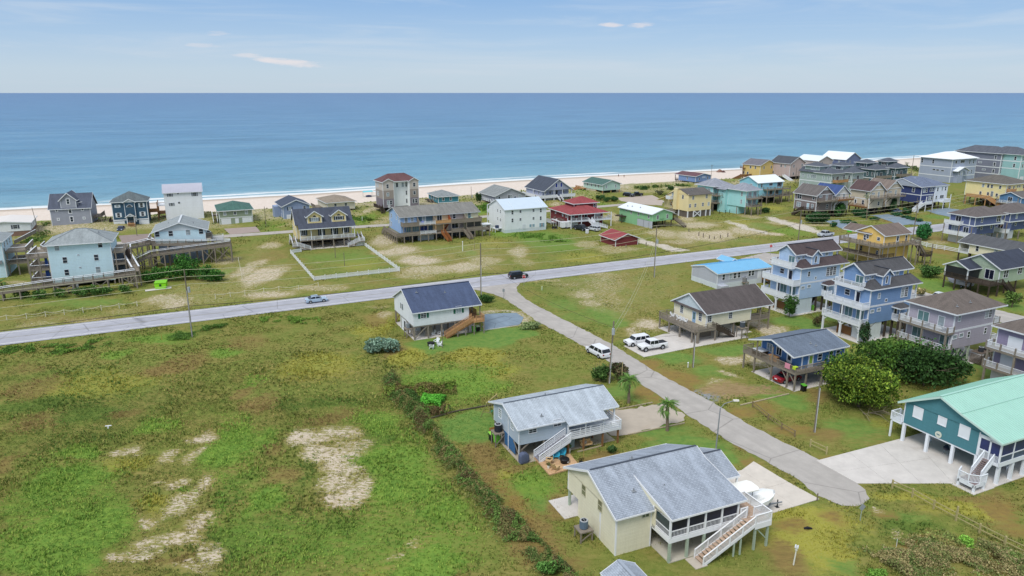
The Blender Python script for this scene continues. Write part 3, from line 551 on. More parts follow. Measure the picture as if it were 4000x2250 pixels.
def sea():
    b=MB(); S=120000
    ys=[-40,0,30,80,200,600,2000,8000,S]; xs=[-S,-8000,-1500,-300,0,300,1500,8000,S]
    vs=[(x,y,0) for y in ys for x in xs]; n=len(xs); fs=[(j*n+i,j*n+i+1,(j+1)*n+i+1,(j+1)*n+i) for j in range(len(ys)-1) for i in range(n-1)]
    b.add(vs,fs); m=bpy.data.materials.new('sea water'); m.use_nodes=True; t=m.node_tree; L=t.links; p=t.nodes['Principled BSDF']
    ob=nd(t,'ShaderNodeTexCoord').outputs['Object']; x,y,_=sep(t,ob)
    wav=math_(t,'MULTIPLY',math_(t,'SINE',math_(t,'ADD',math_(t,'MULTIPLY',x,.021),.6)),-3.2); yy=math_(t,'ADD',y,wav); yy=math_(t,'SUBTRACT',y,math_(t,'MULTIPLY',wav,-1))
    lg=math_(t,'LOGARITHM',math_(t,'ADD',math_(t,'MAXIMUM',yy,0),10),10)   # 1 .. 5
    n0=noise(t,mapping(t,ob,sc=(.004,.011,1)),1,4,.6); n1=noise(t,mapping(t,ob,sc=(.05,.16,1)),1,6,.65,.3); n2=noise(t,mapping(t,ob,sc=(.16,.42,1)),1,6,.75,.3); n3=noise(t,mapping(t,ob,sc=(.9,2.2,1)),1,3,.6)
    lgj=math_(t,'ADD',lg,math_(t,'MULTIPLY',math_(t,'SUBTRACT',n0,.5),.5))
    col=ramp(t,mapr(t,lgj,1,5),[(0,lin('#8ba9ae')),(.1,lin('#709fb0')),(.28,lin('#528ca9')),(.5,lin('#3d77a0')),(.72,lin('#316596')),(1,lin('#2c5b91'))])
    nw=noise(t,mapping(t,ob,sc=(.005,.02,1)),1,11,.74,.3); col=mixc(t,mapr(t,nw,.5,.62,0,.8,True),col,mixc(t,.28,col,(.3,.48,.56))); col=mixc(t,mapr(t,nw,.5,.4,0,.85,True),col,mixc(t,.3,col,(.005,.05,.1))); col=mixc(t,mapr(t,n1,.5,.7,0,.6,True),col,mixc(t,.5,col,(.01,.05,.09)))  # light and dark streaks, here and below, paint swell-crest shading into the water colour
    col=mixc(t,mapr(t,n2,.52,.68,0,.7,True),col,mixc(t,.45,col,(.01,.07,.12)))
    # surf: wash on the beach, a breaker line or two
    nf=noise(t,mapping(t,ob,sc=(.06,.5,1)),1,6,.7,.5); ns=noise(t,mapping(t,ob,sc=(.014,.05,1)),1,3,.5)
    yj=math_(t,'ADD',yy,math_(t,'ADD',math_(t,'MULTIPLY',math_(t,'SUBTRACT',nf,.5),9),math_(t,'MULTIPLY',math_(t,'SUBTRACT',ns,.5),10)))
    def band(c,w): return math_(t,'SUBTRACT',1,math_(t,'DIVIDE',math_(t,'ABSOLUTE',math_(t,'SUBTRACT',yj,c)),w),clamp=True)
    f=math_(t,'MAXIMUM',mapr(t,band(2.5,6.5),.15,.7,0,1,True),math_(t,'MULTIPLY',mapr(t,band(13,4.5),.2,.7,0,1,True),mapr(t,ns,.42,.58,0,1,True)))
    f=math_(t,'MAXIMUM',f,math_(t,'MULTIPLY',mapr(t,band(19,2),.3,.8,0,.9,True),mapr(t,ns,.55,.66,0,1,True)))
    f=math_(t,'MULTIPLY',f,mapr(t,n3,.25,.5,.55,1))
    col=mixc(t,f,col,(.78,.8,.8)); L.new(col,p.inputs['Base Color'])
    L.new(mapr(t,f,0,1,.28,.9),p.inputs['Roughness']); p.inputs['Specular IOR Level'].default_value=.22
    h=math_(t,'ADD',math_(t,'MULTIPLY',n1,1.6),math_(t,'ADD',math_(t,'MULTIPLY',n2,.6),math_(t,'MULTIPLY',n3,.2))); bp=nd(t,'ShaderNodeBump',i={'Strength':.55,'Distance':1.6}); L.new(h,bp.inputs['Height']); L.new(bp.outputs[0],p.inputs['Normal'])
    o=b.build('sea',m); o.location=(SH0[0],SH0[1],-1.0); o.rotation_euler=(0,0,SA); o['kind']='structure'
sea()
HARD=[]; LAY=[0]
def surf(name,pts,z,m,rag=0,hard=True,kind='structure',step=1.2):
    P=[]
    for i,p in enumerate(pts):
        q=pts[(i+1)%len(pts)]; L=math.dist(p,q); n=max(1,int(L/step)) if rag else 1
        for k in range(n):
            a=k/n; P.append((p[0]+(q[0]-p[0])*a+random.uniform(-rag,rag)*(k>0),p[1]+(q[1]-p[1])*a+random.uniform(-rag,rag)*(k>0)))
    LAY[0]+=1; z+=.0006*LAY[0]
    b=MB(); b.add([(x,y,z) for x,y in P],[tuple(range(len(P)))])
    o=b.build(name,m); o['kind']=kind
    if hard: HARD.append(P)
    return o
def asph(hexc,warm):
    m=bpy.data.materials.new('asphalt '+hexc); m.use_nodes=True; t=m.node_tree; L=t.links; b=t.nodes['Principled BSDF']; b.inputs['Roughness'].default_value=.9; b.inputs['Specular IOR Level'].default_value=.2
    P=nd(t,'ShaderNodeNewGeometry').outputs['Position']; c=lin(hexc); r=mapping(t,P,rot=(0,0,-SA if not warm else R(62)))
    n=noise(t,P,.4,6,.65); s=noise(t,mapping(t,r,sc=(.04,.9,1)),1,4,.6); g=noise(t,P,7,4,.7); cr=nd(t,'ShaderNodeTexVoronoi',feature='DISTANCE_TO_EDGE',i={'Scale':.13,'Randomness':1}); L.new(mixc(t,.12,P,noise(t,P,.5,4)),cr.inputs['Vector'])
    x=mixc(t,mapr(t,n,.35,.7),tuple(a*.86 for a in c),tuple(a*1.1 for a in c)); x=mixc(t,mapr(t,s,.38,.66,0,.5,True),x,tuple(a*.78 for a in c)); x=mixc(t,mapr(t,g,.4,.7,0,.3),x,tuple(a*.7 for a in c))
    x=mixc(t,mapr(t,cr.outputs[0],.0,.012,.55,0),x,tuple(a*.3 for a in c)); L.new(x,b.inputs['Base Color']); return m
ROADM=asph('#adaeb6',0); STREETM=asph('#b2ada7',1); LOTM=asph('#7f8f9c',1)
SANDM=mat('conc','#d2c4ae',.95); GRAV=mat('conc','#b9ae9f',.95); SHELL=mat('conc','#e0dcd2',.95); BLUEG=asph('#8394a2',1); PAVER=mat('conc','#a2938c',.9); LAWNM=None
e=ALONG; nrm=OFF
RC=np.array([18.6,175.6])+nrm*4.6     # a point on the centre line of the beach road
def rp(s,o): p=RC+e*s+nrm*o; return (float(p[0]),float(p[1]))
surf('main_road',[rp(-420,-4.5),rp(700,-4.5),rp(700,4.5),rp(-420,4.5)],.03,ROADM,0)
LINE=mat('flat','#ecece8',.7); YEL=mat('conc','#8f8a72',.7)
for o_,s0,s1 in ((3.55,-300,-22),(3.55,-16,300),(-3.55,-300,-26),(-3.55,-14,64),(-3.55,76,300)):
    surf('edge_line',[rp(s0,o_-.08),rp(s1,o_-.08),rp(s1,o_+.08),rp(s0,o_+.08)],.036,LINE,hard=False)
for o_ in (.13,-.13): surf('centre_line',[rp(-300,o_-.045),rp(300,o_-.045),rp(300,o_+.045),rp(-300,o_+.045)],.036,YEL,hard=False)
surf('side_street',[(-22,155.5)]+[(-14.57,166.1),(-8.16,160.78),(-4.17,157.42),(-1.7,153.75),(1.02,147.26),(5.04,136.96),(9.93,128.23),(13.15,121.85),(17.69,112.28),(20.07,105.42),(22.44,99.79),(27.91,86.58),(31.42,80.7),(33.84,75.98),(34.56,72.7),(36.38,70.67),(38.19,70.53),(40.19,72.11),(40.56,73.91),(40.03,75.94),(37.92,81.37),(34.18,87.94),(32.11,91.71),(29.63,98.34),(27.96,101.12),(24.31,108.37),(21.01,116.28),(18.03,123.75),(12.77,133.9),(6.3,146.21),(3.03,153.03),(1.18,159.7),(1.13,163.64),(2.01,167.26)]+[(14,174.6),(14,176.5),(-22,159.5)],.008,STREETM,.16,step=.8)
surf('cross_street',[(62.5,193.2),(66.5,190.5),(97.5,136),(104,124),(130,80),(137,84),(111.5,128),(104,141),(74.5,195),(76,199),(72,201)],.022,STREETM,.2,step=.8)
surf('frontage_road',[(-150,199),(-87.8,224.2),(-53,239.2),(-42.5,243.2),(33.5,284),(44,289.5),(66,300),(63,305),(43,293.8),(32.5,288.5),(-43,248),(-54,244),(-88.5,229.2),(-152,204)],.02,asph('#b4aea6',0),.1)
surf('parking_lot',[(43.48,319.71),(49.25,332.13),(54.59,335.1),(60.79,333.98),(62.51,319.71),(63.78,305.0),(60.79,290.12),(51.86,292.99),(46.26,301.91)],.026,mat('conc','#b6a99d',.9),.3)
surf('paver_driveway',[(-100.2,244.83),(-90.41,249.41),(-82.37,232.97),(-90.48,228.28)],.026,PAVER)
surf('brick_driveway',[(-135.31,242.46),(-124.74,245.31),(-108.92,214.84),(-118.22,214.84)],.026,mat('conc','#93857f',.9))
surf('gravel_driveway',[(-5.93,141.61),(-2.54,142.6),(0.97,142.84),(2.38,139.68),(1.47,135.07),(-0.6,134.18),(-5.59,131.14)],.026,BLUEG,.25)
surf('gravel_driveway',[(13.61,95.04),(17.02,95.93),(20.44,97.3),(22.17,98.23),(23.2,95.78),(24.49,93.73),(23.98,92.03),(21.3,90.93),(15.49,87.76),(13.12,87.5)],.024,GRAV,.5,step=.8)
for pl in ([(111.02,253.48),(117.24,256.49),(117.5,244.83),(113.26,237.26),(110.46,238.32)],[(133.8,265.94),(141.33,268.58),(143.66,254.07),(147.86,251.7),(143.7,244.28),(136.89,247.08)],[(160.1,277.43),(170.95,283.86),(174.3,279.97),(171.53,268.88),(160.91,261.95),(159.21,268.88)],[(130.86,272.48),(133.46,266.53),(139.5,259.71),(137.95,247.02),(133.72,245.02),(134.07,263.08)]):
    surf('blue_gravel_drive',pl,.024,BLUEG,.2)
def slabs(polys,z=.05,m=None,name='driveway'):
    root=bpy.data.objects.new(name,None); COL.objects.link(root); root['kind']='structure'
    for p in polys:
        c=(sum(a for a,_ in p)/len(p),sum(b for _,b in p)/len(p)); q=[(c[0]+(a-c[0])*.994,c[1]+(b-c[1])*.994) for a,b in p]
        b=MB(); b.prism([(x,y,-.05) for x,y in q],0,0,z+.05); b.build('concrete_slab',m or CONC,root); HARD.append(p)
def gridslabs(c,nx,ny):
    "quad corners a,b,c,d -> nx*ny slabs"
    a,b,c_,d=[np.array(p) for p in c]; f=lambda u,v:tuple((a*(1-u)+b*u)*(1-v)+(d*(1-u)+c_*u)*v)
    return [[f(i/nx,j/ny),f((i+1)/nx,j/ny),f((i+1)/nx,(j+1)/ny),f(i/nx,(j+1)/ny)] for i in range(nx) for j in range(ny)]
slabs(gridslabs([(22.73,116.96),(32.52,121.95),(28.49,129.23),(20.11,122.62)],3,2)+gridslabs([(32.52,121.95),(44.11,127.4),(41.98,132.27),(28.49,129.23)],3,2))

# ---------------- houses
def wins(h,face,pts,w=.9,hh=1.35,st='d',**k):
    for a,z in pts: h.win(face,a,z,w,hh,st,**k)
CAPD=mat('flat','#3a3f4a',.9)
# white cottage with slate blue roof beside the corner
h=House('stilt_cottage','white stilted cottage with slate blue roof and green shutters by the road corner',(-17.98,125.64,25.5))
SW=mat('siding','#e6ebef'); BLUR=mat('shingle','#4d5a76'); SHG=mat('plain','#2f6a55')
h.wall(0,10.9,0,12,2.65,5.4,SW); h.gable(0,13.1,0,12,5.4,2.85,'x',BLUR,None,ov=(.35,.3),cap=mat('flat','#3c465c',.9))
for x_ in (0,10.8): h.part('gable_wall',MB().prism([(x_,0,5.35),(x_,12,5.35),(x_,12,5.4),(x_,6,8.2),(x_,0,5.4)],.1,0),SW)
for q in ((1.93,4.73),(8.84,4.78)): h.win('F',q[0],q[1],1.0,1.25,'n',shut=SHG)
h.win('L',*(7.07,4.67),.55,1.0,'n',shut=mat('plain','#5c6a70'))
h.wall(.05,3,5,8.5,-.05,2.62,SW,trim=None,name='storage_wall',main=False); h.door('L',5.6,.1,m=DARK,p=.05)
h.grid(.15,10.75,5,.15,11.85,4,2.5); h.posts([(13.2,.1),(13.2,4),(13.2,8),(13.2,11.8)],-.1,5.2,.09); h.part('girder',MB().box(.05,10.85,.05,.25,2.4,2.63).box(.05,10.85,11.75,11.95,2.4,2.63).box(.05,.25,.3,11.7,2.4,2.63),GREYW)
h.brace((.2,.15,.3),(2.6,.15,2.4)); h.brace((.2,.15,.3),(-.0,3.4,2.4)); h.brace((.1,11.8,.3),(.1,9.2,2.4),BRNW)
h.deck(10.95,13.35,0,12,2.6,BRNW); h.rail([(13.3,2.2,2.6),(13.3,12,2.6)],BRNW); h.rail([(10.95,0,2.6),(11.4,0,2.6)],TANW)
h.deck(11.2,13.4,-1.6,-.02,2.6,TANW); h.rail([(11.7,-1.6,2.6),(13.35,-1.6,2.6),(13.35,0,2.6)],TANW,sp=.2); h.posts([(11.3,-1.5),(13.3,-1.5)],-.1,2.5,.09)
h.stairs((5.6,-.95,.05),(11.2,-.95,2.6),1.2,BRNW,TANW,each=True,st='bal',sp=None) if 0 else h.stairs((5.8,-.95,.05),(11.2,-.95,2.6),1.15,BRNW,TANW,each=True,st='hor')
h.posts([(8,-1.5),(9.6,-1.5)],-.1,1.2,.08); h.vent([(2.2,4.6,7.75),(7.6,3.9,7.3)])
h.part('slab',MB().box(0,13.4,0,12,-.05,.04),CONC); h.part('shower_fence',MB().box(2.6,4.0,1.2,1.25,.1,2).box(4.0,4.05,1.25,2.4,.1,2),GREYW)
# cream house in the foreground
h=House('stilt_house','large cream house in the foreground with grey shingle roof and screened porch',(10.12,61.68,23.5))
CR=mat('siding','#e9e3c9'); GRS=mat('shingle','#a3acb8',.85,mort=.035); cw_=mat('plain','#e8e9ea',.5)
h.wall(0,13.0,3.0,10,2.0,4.4,CR,trim=cw_,main=False); h.wall(0,4.1,0,3.0,-.1,4.38,CR,trim=cw_); h.wall(0,4.1,3.0,7.6,-.1,2.0,CR,trim=None,name='lower_wall',main=False); h.b=[0,4.1,0,10]
h.part('upper_wall',MB().box(4.1,12.9,-.6,3.0,2.3,4.4),CR)
h.part('gable_wall',MB().prism([(0,-.02,4.3),(0,10,4.3),(0,10,4.4),(0,5.15,6.62),(0,-.02,4.4)],.12,0),CR)
S_=.43; zr=6.78; yr=5.15
def cz(y): return zr-abs(y-yr)*S_
h.planes([[(-.35,-.45,cz(-.45)),(4.15,-.45,cz(-.45)),(4.15,yr,zr),(-.35,yr,zr)],[(4.15,3.6,cz(3.6)),(13.2,3.6,cz(3.6)),(13.2,yr,zr),(4.15,yr,zr)],[(4.15,-3.2,4.82),(13.2,-3.2,4.82),(13.2,3.62,cz(3.6)+.012),(4.15,3.62,cz(3.6)+.012)],[(-.35,yr,zr),(13.2,yr,zr),(13.2,10.45,cz(10.45)),(-.35,10.45,cz(10.45))]],GRS)
h.part('cheek_wall',MB().prism([(4.15,-2.9,4.6),(4.15,3.4,5.9),(4.15,0,4.4)],.08,0),CR); h.part('cheek_wall',MB().prism([(13.0,-2.9,4.6),(13.0,3.4,5.9),(13.0,yr,zr-.2),(13.0,9.9,4.6),(13,9.9,4.3),(13,-.6,4.3)],.08,0),CR)
h.part('ridge_cap',MB().bar((-.1,yr+.02,zr+.03),(13.1,yr+.02,zr+.03),.22,.06),mat('flat','#4a515c',.9))
h.part('fascia',MB().bar((-.38,-.47,cz(-.45)-.1),(-.38,yr,zr-.1),.05,.24).bar((-.38,yr,zr-.1),(-.38,10.5,cz(10.45)-.1),.05,.24).bar((-.38,10.48,cz(10.45)-.1),(13.2,10.48,cz(10.45)-.1),.05,.22).bar((-.35,-.47,cz(-.45)-.1),(4.1,-.47,cz(-.45)-.1),.06,.16).bar((4.15,-3.22,4.72),(13.2,-3.22,4.72),.06,.2).bar((4.13,-3.2,4.72),(4.13,3.5,cz(3.6)-.1),.05,.2).bar((13.23,-3.2,4.72),(13.23,3.6,cz(3.6)-.1),.05,.22).bar((13.23,3.6,cz(3.6)-.1),(13.23,yr,zr-.1),.05,.22),cw_)
# east wing over the entry
h.planes([[(13.0,1.5,4.35),(16.3,1.5,4.35),(16.3,4.9,5.75),(13.0,4.9,5.75)],[(13.0,4.9,5.75),(16.3,4.9,5.75),(16.3,8.3,4.4),(13.0,8.3,4.4)]],GRS,name='porch_roof')
h.part('ridge_cap',MB().bar((13.4,4.92,5.79),(16.3,4.92,5.79),.2,.05),mat('flat','#4a515c',.9)); h.part('fascia',MB().bar((13.2,1.47,4.25),(16.3,1.47,4.25),.05,.2).bar((16.33,1.5,4.25),(16.33,4.9,5.65),.05,.22).bar((16.33,4.9,5.65),(16.33,8.3,4.3),.05,.22),cw_)
h.wall(13.22,15.2,2.4,7.8,2.3,4.35,CR,trim=None,name='porch_wall',main=False); h.posts([(16.1,1.7),(16.1,8.1)],-.1,4.2,.09,cw_)
h.win('L',*(6.45,3.72),.72,1.15,'d',tr=mat('plain','#b9b59c'),gl=mat('glass','#7a7a62',.15),cw=.06); h.win('L',*(3.08,3.81),.72,1.15,'d',tr=mat('plain','#b9b59c'),gl=mat('glass','#7a7a62',.15),cw=.06); h.win('F',3.35,3.95,.75,.85,'v',p=0,tr=mat('plain','#c9c6b0'),gl=mat('glass','#5c6a45',.15),cw=.06)
# screened porch
h.deck(4.12,12.3,-3.0,-.6,2.55,cw_,nm='porch_floor'); h.part('porch_skirt',MB().box(4.1,12.4,-3.06,-3.0,2.15,2.62).box(4.1,4.16,-3.0,-.1,2.15,2.62).box(12.34,12.4,-3.0,-.6,2.15,2.62),cw_)
xs=[4.2,6.25,8.3,10.3,12.3]
h.posts([(x,-2.97) for x in xs]+[(4.2,-.2)],2.6,4.7,.09,cw_,nm='porch_post')
h.part('porch_rails',MB().box(4.2,12.3,-3.0,-2.92,3.32,3.42).box(4.2,12.3,-3.0,-2.92,2.66,2.74).box(4.2,12.3,-3.02,-2.9,4.48,4.72).box(4.16,4.24,-2.9,-.2,3.32,3.42).box(4.16,4.24,-2.9,-.2,2.66,2.74).box(4.15,4.25,-2.9,-.2,4.48,4.7),cw_)
for x0,x1 in zip(xs,xs[1:]): link('screen',MB().box(x0+.1,x1-.1,-2.955,-2.945,3.42,4.48).mesh('screen',SCREEN),h.r)
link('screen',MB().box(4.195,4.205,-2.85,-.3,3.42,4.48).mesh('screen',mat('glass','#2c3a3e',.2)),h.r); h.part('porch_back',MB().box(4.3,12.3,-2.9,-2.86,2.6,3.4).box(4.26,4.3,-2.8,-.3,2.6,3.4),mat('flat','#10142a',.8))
bm_=shared('porchbal',lambda:MB().box(-.017,.017,-.017,.017,2.74,3.32).mesh('baluster',cw_))
for x0,x1 in zip(xs,xs[1:]):
    n=11
    for i in range(n): link('baluster',bm_,h.r,(x0+.12+(x1-x0-.24)*(i+.5)/n,-2.96,0))
for i in range(16): link('baluster',bm_,h.r,(4.2,-2.85+2.6*(i+.5)/16,0))
GREENP=mat('wood','#a9b8a4',.8)
h.posts([(4.25,-2.95),(6.3,-2.95),(8.3,-2.95),(10.4,-2.95)],-.1,2.15,.12,GREENP); h.posts([(x,.5) for x in (6.3,8.3,10.4,12.3)]+[(x,9.8) for x in (.15,4.4,8.8,12.8)],-.1,2.25,.12,GREENP)
h.part('under_wall',MB().box(4.15,12.9,2.9,3.0,-.05,2.0),mat('siding','#6d6c68')); h.part('slab',MB().box(4.2,12.5,-3.1,3,-.05,.06),mat('conc','#b9b4a6',.9)); h.part('slab',MB().box(-1.6,2,7.6,11.5,-.05,.05),CONC)
# side deck and long stair
TREAD=mat('wood','#b8a08c',.85)
h.deck(12.42,15.0,-3.5,-.7,2.95,TREAD,rim=cw_); h.part('deck_skirt',MB().box(13.5,15.06,-3.56,-3.5,2.5,3.0).box(15.0,15.06,-3.5,-.7,2.5,3.0),cw_)
h.rail([(13.9,-3.5,2.95),(15.0,-3.5,2.95),(15.0,-.75,2.95),(12.9,-.75,2.95)],cw_,h=1.0,sp=.13,each=True,bw=.05)
h.stairs((6.95,-4.1,.05),(13.0,-4.1,2.95),1.35,cw_,cw_,each=True,h=.95,tm=TREAD,sides=(1,1)); h.rail([(12.5,-3.2,2.95),(13.3,-3.2,2.95)],cw_,each=True,sp=.13,bw=.05)
h.deck(13.0,15.0,-4.75,-3.5,2.945,TREAD,rim=cw_); h.rail([(13.0,-4.75,2.95),(15.0,-4.75,2.95),(15.0,-3.5,2.95)],cw_,each=True,sp=.13,bw=.05); h.part('landing_skirt',MB().box(13.0,15.06,-4.81,-4.75,2.4,3.0).box(15.0,15.06,-4.75,-3.5,2.4,3.0),cw_)
h.posts([(13.2,-4.6),(14.8,-4.6),(14.8,-.9)],-.1,2.85,.1,GREENP); h.posts([(10.6,-4.7),(11.4,-4.7)],-.1,1.8,.07,GREENP); h.brace((13.3,-4.6,2.4),(14.7,-4.6,.9),GREENP,.06,.12)
h.part('stair_pad',MB().box(6.0,7.4,-4.9,-3.2,-.05,.05),mat('conc','#c2b8aa',.9)); h.vent([(3.1,1.9,cz(1.9)+.02),(6.3,1.2,cz(1.2)+.42),(5.4,5.9,cz(5.9)+.02)])
def w52(x,y): a=R(23.5); return (10.12+x*math.cos(a)-y*math.sin(a),61.68+x*math.sin(a)+y*math.cos(a))
slabs(gridslabs([w52(13.1,-.4),w52(22.8,-.35),w52(22.8,8.3),w52(13.1,8.3)],3,2)+[[w52(22.8,-.35),w52(26.4,-.3),w52(25.9,3.9),w52(22.8,3.9)],[w52(22.8,3.9),w52(25.9,3.9),w52(25.6,9.4),w52(22.8,8.3)]],m=mat('conc','#d2cabf',.85))
# grey-blue house with sundeck
h=House('stilt_house','pale grey-blue stilted house with white horizontal deck rails and wide stair',(0.85,80.7,24))
GB=mat('siding','#b4c2cf'); GRS2=mat('shingle','#b7c1ca',.85,mort=.03)
h.wall(0,6.9,0,8,2.1,4.5,GB); h.wall(6.9,11.7,1.6,8,2.1,4.5,GB,main=False,name='rear_wall')
s_=.34; zr=5.98; y_r=4.3
q=lambda y:zr-abs(y-y_r)*s_
h.planes([[(-.35,-.4,q(-.4)),(6.2,-.4,q(-.4)),(6.2,y_r,zr),(-.35,y_r,zr)],[(6.2,-1.35,q(-1.35)+.08),(11.9,-1.35,q(-1.35)+.08),(11.9,y_r,zr+.003),(6.2,y_r,zr+.003)],[(11.9,.2,q(.2)),(14.4,.2,q(.2)),(14.4,y_r,zr),(11.9,y_r,zr)],[(-.35,y_r,zr),(14.4,y_r,zr),(14.4,8.9,q(8.9)),(-.35,8.9,q(8.9))]],GRS2)
h.part('ridge_cap',MB().bar((-.2,y_r+.03,zr+.03),(14.4,y_r+.03,zr+.03),.2,.05),mat('flat','#57606b',.9))
h.part('fascia',MB().bar((-.38,-.42,q(-.4)-.1),(-.38,y_r,zr-.1),.05,.22).bar((-.38,y_r,zr-.1),(-.38,8.95,q(8.9)-.1),.05,.22).bar((-.35,-.42,q(-.4)-.08),(6.2,-.42,q(-.4)-.08),.06,.16).bar((6.18,-1.37,q(-1.35)),(11.9,-1.37,q(-1.35)),.06,.17).bar((11.9,.18,q(.2)-.08),(14.4,.18,q(.2)-.08),.06,.16).bar((14.43,.2,q(.2)-.1),(14.43,y_r,zr-.1),.05,.22),WHITE)
h.part('gable_wall',MB().prism([(0,0,4.45),(0,8,4.45),(0,8,4.65),(0,y_r,5.85),(0,0,4.5)],.1,0),GB)
for f,p_ in (('L',0),('F',0)):
    pass
h.win('L',*(5.84,3.92),.8,1.15,'n'); h.win('L',*(1.97,4.02),.8,1.2,'n'); h.win('F',*(1.87,3.95),1.0,1.0,'n'); h.win('F',*(5.28,4.12),1.0,.85,'n')
h.door('F',7.9,2.3,m=mat('plain','#4f8fb0'),p=1.6); h.win('F',9.6,4.0,.6,.4,'f',p=1.6); h.win('F',10.6,4.0,.6,.4,'f',p=1.6); h.door('R',4.5,2.3,p=11.7,m=BLIND)
h.deck(6.3,14.0,-1.05,1.55,2.3,WHITE,rim=WHITE,nm='deck'); h.deck(11.75,14.0,1.6,6.2,2.298,WHITE,rim=WHITE); h.part('deck_skirt',MB().box(6.3,14.06,-1.11,-1.05,1.98,2.32).box(14.0,14.06,-1.05,6.2,1.98,2.32),WHITE)
h.rail([(6.5,-1.05,2.3),(14.0,-1.05,2.3),(14.0,6.2,2.3)],WHITE,h=1.0,st='hor',post=1.5); h.posts([(6.3,-1.0),(8.8,-1.0),(11.4,-1.0)],2.3,4.2,.07,WHITE,nm='porch_post'); h.posts([(13.9,.5)],2.3,4.45,.09,WHITE,nm='porch_post')
h.posts([(6.4,-.9),(8.6,-.9),(11.4,-.9),(13.7,-.9),(13.7,3),(13.7,6),(8.6,1.6),(11.4,1.6)],-.1,2.0,.1,BRNW); h.grid(.15,6.8,3,.15,7.85,4,2.05,.11); h.part('downspout',MB().cyl((-.02,-.06,.1),(-.02,-.06,4.4),.06).cyl((-.06,3.1,.1),(-.06,3.1,4.6),.06),WHITE)
h.stairs((1.7,-2.0,.3),(6.3,-.3,2.3),1.5,WHITE,WHITE,each=True,st='hor',h=.95,tm=mat('wood','#8a8a94',.8),rise=.17) if 0 else h.stairs((2.0,-.95,.15),(6.3,-.95,2.3),1.5,WHITE,WHITE,each=True,st='hor',h=.95,tm=mat('wood','#8a8a94',.8),rise=.18)
h.part('under_wall',MB().box(-.0,.06,1.2,4.6,.3,2.05).box(0,3,4.6,4.66,.1,2.05),mat('siding','#3f6d9c')); h.brace((.1,.1,1.1),(1.4,.1,2.1)); h.brace((-.05,.15,1.0),(-.05,1.5,2.1)); h.part('slab',MB().box(-.2,6.8,-.9,8,-.05,.05).box(6.8,13.8,-.2,8,-.05,.05),mat('conc','#b3aa98',.9))
h.part('surf_board_door',MB().box(6.5,8.0,.3,.36,.05,1.9),mat('plain','#9fb6bd')); h.vent([(3.6,1.1,q(1.1)),(6.0,4.9,q(4.9))])
# teal house with green metal roof
h=House('stilt_house','teal shingled house with seafoam green metal roof on white columns',(50.8,86.1,25))
TE=mat('siding','#4f858f'); GM=mat('metal','#a4cfc0',.42); TW=mat('plain','#e6ebf0',.5)
D0,D1=-12.4,0
h.wall(0,17,-9.8,0,2.65,5.6,TE); h.part('gable_wall',MB().prism([(0,0,5.5),(0,0,5.7),(0,-4.7,8.05),(0,-7.5,6.95),(0,-9.8,6.2),(0,-9.8,5.5)],.12,0),TE); h.part('porch_gable',MB().prism([(.02,-9.8,6.2),(.02,-12.3,5.5),(.02,-9.8,5.4)],.1,0),TE)
X0,X1=-.45,17.5; base=h.part('roof_deck',MB().slab([(X0+.03,.7,5.3),(X1,.7,5.3),(X1,-4.7,8.16),(X0+.03,-4.7,8.16)],.1).slab([(X0+.03,-4.7,8.16),(X1,-4.7,8.16),(X1,-7.5,7.06),(X0+.03,-7.5,7.06)],.1).slab([(X0+.03,-7.5,7.06),(X1,-7.5,7.06),(X1,-12.6,5.45),(X0+.03,-12.6,5.45)],.1),GM)
def Zs(p): return tuple((x,y,z+.035) for x,y,z in p)
h.panels(Zs([(X0,.7,5.3),(X1,.7,5.3)]),Zs([(X0,-4.65,8.16),(X1,-4.65,8.16)]),GM,.42,parent=base); h.panels(Zs([(X1,-7.5,7.06),(X0,-7.5,7.06)]),Zs([(X1,-4.75,8.16),(X0,-4.75,8.16)]),GM,.42,parent=base); h.panels(Zs([(X1,-12.6,5.45),(X0,-12.6,5.45)]),Zs([(X1,-7.55,7.06),(X0,-7.55,7.06)]),GM,.42,parent=base)
h.part('ridge_cap',MB().bar((X0,-4.7,8.24),(X1,-4.7,8.24),.3,.07).bar((X0,-7.5,7.14),(X1,-7.5,7.14),.2,.07),GM,base); h.part('fascia',MB().bar((X0-.02,.72,5.2),(X0-.02,-4.7,8.06),.05,.24).bar((X0-.02,-4.7,8.06),(X0-.02,-7.5,6.96),.05,.24).bar((X0-.02,-7.5,6.96),(X0-.02,-12.62,5.35),.05,.24).bar((X0,-12.62,5.35),(X1,-12.62,5.35),.05,.22),mat('metal','#c3ddd5',.5),base)
for q_,w_,hh_ in (((-1.9,4.74),1.15,1.35),((-5.1,4.97),.95,.95),((-7.94,4.8),1.15,1.45)): h.win('L',q_[0],q_[1],w_,hh_,'f',p=0,gl=mat('plain','#dfe5ea',.5),nm='shuttered_window')
q_=(-4.93,3.1); h.part('oval_sign',MB().cyl((-.02,q_[0],q_[1]),(-.09,q_[0],q_[1]),.42,n=16),mat('plain','#cfd3c4')); h.part('sign_motif',MB().bar((-.11,q_[0]-.2,q_[1]),(-.11,q_[0]+.2,q_[1]+.05),.03,.12),mat('plain','#5f7f86'))
